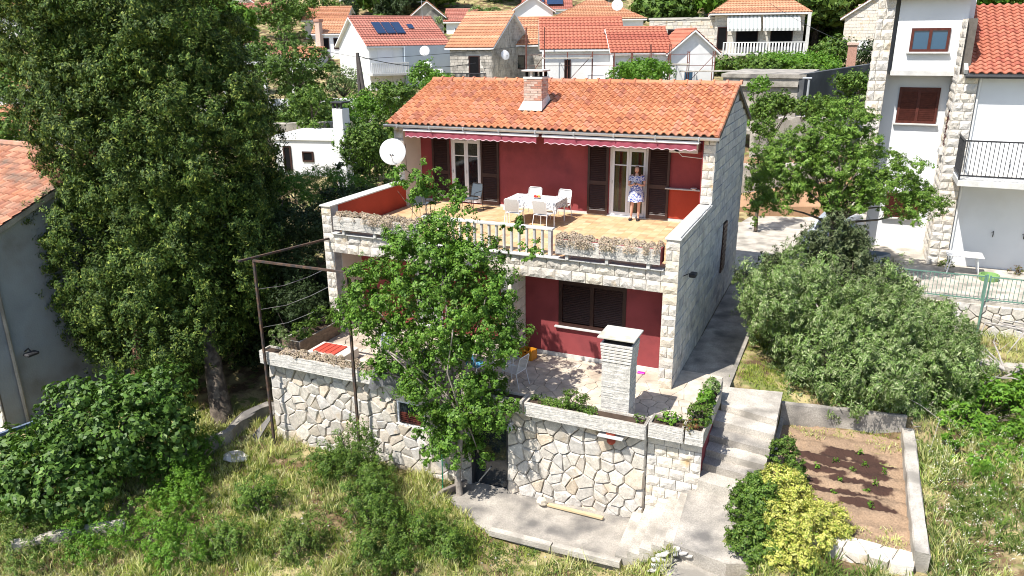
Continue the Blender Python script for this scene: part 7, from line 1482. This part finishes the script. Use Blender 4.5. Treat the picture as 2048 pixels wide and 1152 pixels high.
TREES = [
  ('pine', -35.72, 30.05, 6.85, 3.2, 3.58, 'tall sunlit pine in front of the white terrace with the pergola') ,
  ('pine', -62.53, 51.4, 9.83, 2.53, 2.53, 'round-topped pine beside the pinkish house at the top left') ,
  ('pine', -62.48, 60.17, 11.6, 3.95, 2.73, 'dark pine group left of the far white block, behind the small red roof') ,
  ('pine', -61.81, 67.61, 12.18, 3.56, 2.59, 'dark pine at the top, just left of the far modern white house') ,
  ('pine', -48.34, 39.5, 7.16, 1.62, 1.39, 'small pine beside the blue-walled house with a red roof') ,
  ('pine', -58.66, 23.42, 7.55, 1.39, 2.58, 'dark pine at the far left edge above the roofs') ,
  ('cyp', -55.61, 72.73, 12.18, 1.32, 2.97, 'dark cypress behind the ridge of the white house, left one of two') ,
  ('cyp', -53.22, 73.86, 12.34, 1.52, 3.14, 'dark cypress behind the ridge of the white house, right one of two') ,
  ('cyp', -58.24, 69.13, 11.9, 0.71, 1.94, 'thin dark cypress in front of the far modern white house') ,
  ('round', -33.14, 21.84, 3.33, 1.98, 1.49, 'broad dark green tree at the right edge of the juniper') ,
  ('round', -32.69, 26.63, 3.21, 2.32, 1.96, 'dense round green tree between the flat-roofed garage and the pine') ,
  ('round', -33.54, 24.89, 2.66, 1.4, 0.7, 'low round tree just above the flat-roofed garage') ,
  ('fresh', -19.69, 14.27, 3.93, 0.88, 1.88, 'upright light green shrub around the white chimney stack') ,
  ('round', -14.59, 8.57, 4.19, 1.13, 1.74, 'tall dark shrub just left of the satellite dish') ,
  ('fresh', -21.19, 18.61, 5.02, 1.53, 0.97, 'yellow-green climber bush at the wooden utility poles') ,
  ('round', -18.99, 17.53, 5.68, 1.19, 0.79, 'dark bush behind the left end of the orange tile roof') ,
  ('olive', -32.9, 31.93, 5.33, 1.53, 1.34, 'grey-green olive tree before the white house with solar panels') ,
  ('fresh', -27.29, 34.71, 6.0, 1.15, 1.15, 'rounded bright shrub at the right corner of the white house with solar panels') ,
  ('fresh', -23.02, 29.55, 5.6, 1.37, 0.86, 'green bush before the balcony of the ochre-roofed stone house') ,
  ('round', -28.41, 22.33, 5.15, 1.43, 0.79, 'dark shrub below the tall pine') ,
  ('acacia', -14.38, 4.92, 3.44, 1.85, 0.59, 'feathery bright green acacia in front of the flat-roofed garage') ,
  ('acacia', -15.05, 3.57, 3.73, 0.8, 0.54, 'feathery bright green acacia against the juniper') ,
  ('dark', -12.57, 1.46, 2.82, 1.21, 0.89, 'shaded dark shrub left of the balcony parapet') ,
  ('dark', -12.09, 3.58, 3.27, 1.03, 0.69, 'shaded shrub behind the brick-red parapet of the balcony') ,
  ('fresh', -8.81, 29.35, 6.49, 2.13, 0.84, 'broad light green treetop behind the roof ridge of the stone house') ,
  ('round', -8.45, 59.29, 5.7, 2.14, 0.95, 'rounded garden shrub below the balcony with striped awnings') ,
  ('round', -5.88, 60.54, 5.94, 1.9, 0.95, 'dark green shrub under the right end of the balustraded balcony') ,
  ('fresh', -2.15, 55.45, 6.37, 3.49, 0.61, 'long low bright hedge above the grey shed') ,
  ('dark', 3.86, 58.26, 6.64, 1.44, 1.74, 'dark rounded evergreen in front of the coursed stone house') ,
  ('round', 0.65, 59.3, 7.13, 1.8, 1.35, 'olive-green evergreen left of the small brick chimney') ,
  ('fresh', 0.81, 49.63, 5.79, 1.19, 0.79, 'bright bush at the foot of the small brick chimney') ,
  ('pine', -0.33, 102.43, 9.31, 2.43, 3.12, 'hillside pine right of the house with striped awnings') ,
  ('pine', 3.39, 122.71, 12.76, 4.36, 2.38, 'hillside pines above the coursed stone house') ,
  ('lem', -0.43, 23.39, 5.11, 1.13, 0.94, 'bushy lemon tree just behind the right gable of the stone house') ,
  ('lem', 3.08, 28.7, 5.83, 1.15, 0.88, 'small lemon tree on two stems before the long grey wall') ,
  ('lem', 1.73, 23.21, 5.11, 1.22, 0.73, 'light green orchard bush behind the almond tree') ,
  ('fresh', -1.7, 27.72, 5.86, 0.69, 0.55, 'sparse pale shrub at the corner of the flat shed') ,
  ('round', -7.88, 129.05, 12.42, 3.43, 2.15, 'woodland tree behind the hipped orange roof') ,
  ('round', -45.3, 89.09, 12.58, 2.18, 1.45, 'woodland tree left of the house with dark roof panels') ,
  ('fresh', -46.37, 106.32, 13.62, 3.3, 1.65, 'bright tree above the house with dark roof panels') ,
  ('olive', -46.38, 71.6, 10.34, 1.27, 0.95, 'dark tree between the two small red-roofed houses') ,
  ('round', -0.15, 17.54, 4.57, 0.65, 0.54, 'small bush on the brown soil behind the house') ,
  ('round', -15.56, 2.92, 2.59, 1.07, 0.89, 'dark shrub in the shade of the juniper') ,
  ('dark', -12.69, 0.49, 1.89, 1.11, 0.95, 'dark undergrowth between juniper and pergola') ,
  ('dark', -11.31, -0.36, 1.01, 0.91, 0.91, 'deep shaded foliage behind the pergola wires') ,
  ('round', -35.41, 7.31, 4.34, 1.13, 1.38, 'dense dark tree at the far left edge above the old tiled roof') ,
  ('round', -48.21, 15.95, 5.83, 0.99, 1.16, 'leafy tree at the far left edge between two coral roofs') ,
  ('fresh', -26.74, 1.71, 3.62, 0.79, 0.59, 'green bush behind the tiled roof of the old grey house') ,
  ('round', -37.71, 26.06, 4.71, 1.09, 0.91, 'shrub under the white pergola terrace') ,
]

for t in TREES: vtree(*t)
q = thing('palm_tree', 'tall palm with a drooping brown-green head beside the small pink-roofed house', 'palm', (-37.5, 66.6, 8.0)); M().tube([(-37.5, 66.6, 7), (-37.6, 66.8, 10.8)], [.35, .3], 8).build('trunk', BARK, q); P = []; T_ = []
for k in range(34):
    a = rnd.uniform(0, 2*pi); e = rnd.uniform(-.6, 1.2)
    for s_ in np.linspace(.2, 2.4, 26): P.append((-37.6+cos(a)*s_*cos(e*.6), 66.8+math.sin(a)*s_*cos(e*.6), 11.2+s_*math.sin(e)-.32*s_*s_)); T_.append((math.sin(a)*rnd.choice((-1, 1)), -cos(a)*rnd.choice((-1, 1)), -.5))
link('fronds', quads('fronds', leafquads(np.array(P), rng.normal(size=(len(P), 3))+np.array([0, 0, 1]), .7, .12, np.array(T_)), L_OLIVE, q), q)
# wooded hillside: prototypes whose copies share their meshes
protos = []
HL = []
for kd, lab, lab2 in (('pine', 'yellow-green pine', 'small pine'), ('round', 'rounded dark green tree', 'rounded dark green bush'), ('pine', 'spreading pine', 'low spreading pine'), ('olive', 'grey-green olive tree', 'small grey-green olive bush'), ('round', 'broad mid-green tree', 'broad mid-green bush'), ('fresh', 'bright light green tree', 'bright light green bush')):
    HL.append((lab, lab2))
    x0, y0 = -20+len(protos)*9, 150; mt, rc, L_, W_, _ = TM[kd]; z0 = float(gz(x0, y0)); bl = [(x0, y0, z0+3.0, 1.9, 1.9, 1.6)]+[(x0+1.6*cos(i*1.3), y0+1.6*math.sin(i*1.3), z0+2.6+rnd.uniform(-.8, .9), 1.2, 1.2, .9) for i in range(5)]
    protos.append(tree('hillside_tree', lab+' of the wooded hillside above the village', 'tree', (x0, y0, z0), bl, 190, .7, 50, .42, .2, mt, r0=.2, nlimb=5, fill=260, tri=True, inner=.6, outer=1.1, group=lab+'s of the wooded hillside'))
k = 0
cand = []; HOUSES = [o for o in bpy.data.objects if o.get('category') in ('house', 'garage', 'shed', 'pergola', 'scaffolding')]
HB = []
for o in HOUSES:
    w_ = 5
    for c in o.children:
        if c.name.startswith('wall') and c.type == 'MESH': co = np.array([v.co[:] for v in c.data.vertices]); w_ = max(w_, float(np.ptp(co[:, 0])))
    r_ = o.rotation_euler.z; mx_ = o.location.x+cos(r_)*w_/2; my_ = o.location.y+math.sin(r_)*w_/2
    HB.append((math.hypot(mx_-3.5, my_+17.5), math.atan2(mx_-3.5, my_+17.5), w_, mx_-math.sin(r_)*4, my_+cos(r_)*4))
def blocks(x, y):
    t = math.hypot(x-3.5, y+17.5); a = math.atan2(x-3.5, y+17.5)
    for d_, b_, w_, hx, hy in HB:
        if math.hypot(x-hx, y-hy) < w_*.5+3.2: return True
        if abs(a-b_) < (w_*.5+1.0)/d_ and d_-(11 if d_ > 78 else 22) < t < d_+1: return True
    return False
for i in range(900):
    d = rnd.uniform(92, 165); s_ = rnd.uniform(-105, 90)*d/110; x = 3.5-.4115*d+.9114*s_; y = -17.5+.9114*d+.4115*s_
    if blocks(x, y) or any(math.hypot(x-o.location.x, y-o.location.y) < 6 for o in HOUSES): continue
    if all((x-a)**2+(y-b)**2 > 5.5**2 for a, b in cand): cand.append((x, y))
for x, y in cand[:290]: o = protos[k % 6]; k += 1; dup(o, (x, y, float(gz(x, y))-.2), rnd.uniform(0, 6.28), scale=rnd.uniform(1.2, 2.1))
# hedges and scrub between the village houses, same prototypes but small
fill = []
for i in range(700):
    d = rnd.uniform(42, 108); s_ = rnd.uniform(-.72, .72)*d; x = 3.5-.4115*d+.9114*s_; y = -17.5+.9114*d+.4115*s_
    if blocks(x, y) or any(math.hypot(x-o.location.x, y-o.location.y) < 6 for o in HOUSES): continue
    if all((x-a)**2+(y-b)**2 > 3.6**2 for a, b in fill): fill.append((x, y))
for x, y in fill[:230]: o = protos[k % 6]; k += 1; dup(o, (x, y, float(gz(x, y))-.5), rnd.uniform(0, 6.28), label=HL[(k-1) % 6][1]+' growing between the houses of the village', group=HL[(k-1) % 6][1]+' kind between the village houses', scale=rnd.uniform(.3, .6))

for lab, a, b, sg in (('thin overhead wire crossing the village above the white house', (-60, 45, 12.5), (-27.9, 27.2, 7.3), .8), ('thin overhead wire between the far roofs at the top centre', (-27.9, 27.2, 7.2), (-10, 66, 11), .8), ('thin overhead wire over the houses at the upper right', (-6, 66, 11.5), (4.8, 50, 6.8), .4)): cable(lab, a, b, sg, .018)
# aerials on the roofs
def aerial(lab, x, y, z):
    q = thing('tv_aerial', lab, 'aerial', (x, y, z)); M().tube([(x, y, z-.6), (x, y, z+1.6)], .025, 5).build('mast', METAL, q); m = M(); m.tube([(x-.5, y, z+1.45), (x+.5, y, z+1.45)], .015, 4)
    for k in range(6): m.tube([(x-.45+k*.18, y-.22, z+1.45), (x-.45+k*.18, y+.22, z+1.45)], .01, 4)
    m.build('antenna', METAL, q)
aerial('tv aerial on the roof ridge of the white house with solar panels', -38, 53, 10.5); aerial('tv aerial on the hipped orange roof at the top centre', -24, 71, 12.4); aerial('tv aerial on the hipped orange roof of the house with striped awnings', -7, 73, 13.8)
# small stones and litter on bare ground
P = []
for k in range(700):
    x, y = rnd.uniform(-15, 1), rnd.uniform(-9.5, -4.3)
    P.append((x, y, float(gz(x, y))+.01, rnd.uniform(.012, .045)))
m = M()
for x, y, z, r_ in P:
    a = rnd.uniform(0, 3); m.add([(x+r_*cos(a+i*1.57), y+r_*math.sin(a+i*1.57), z) for i in range(4)]+[(x, y, z+r_*.8)], [(0, 1, 4), (1, 2, 4), (2, 3, 4), (3, 0, 4)])
m.build('pebbles', CONCL, label='small pale stones scattered over the bare soil', cat='stones', kind='stuff')
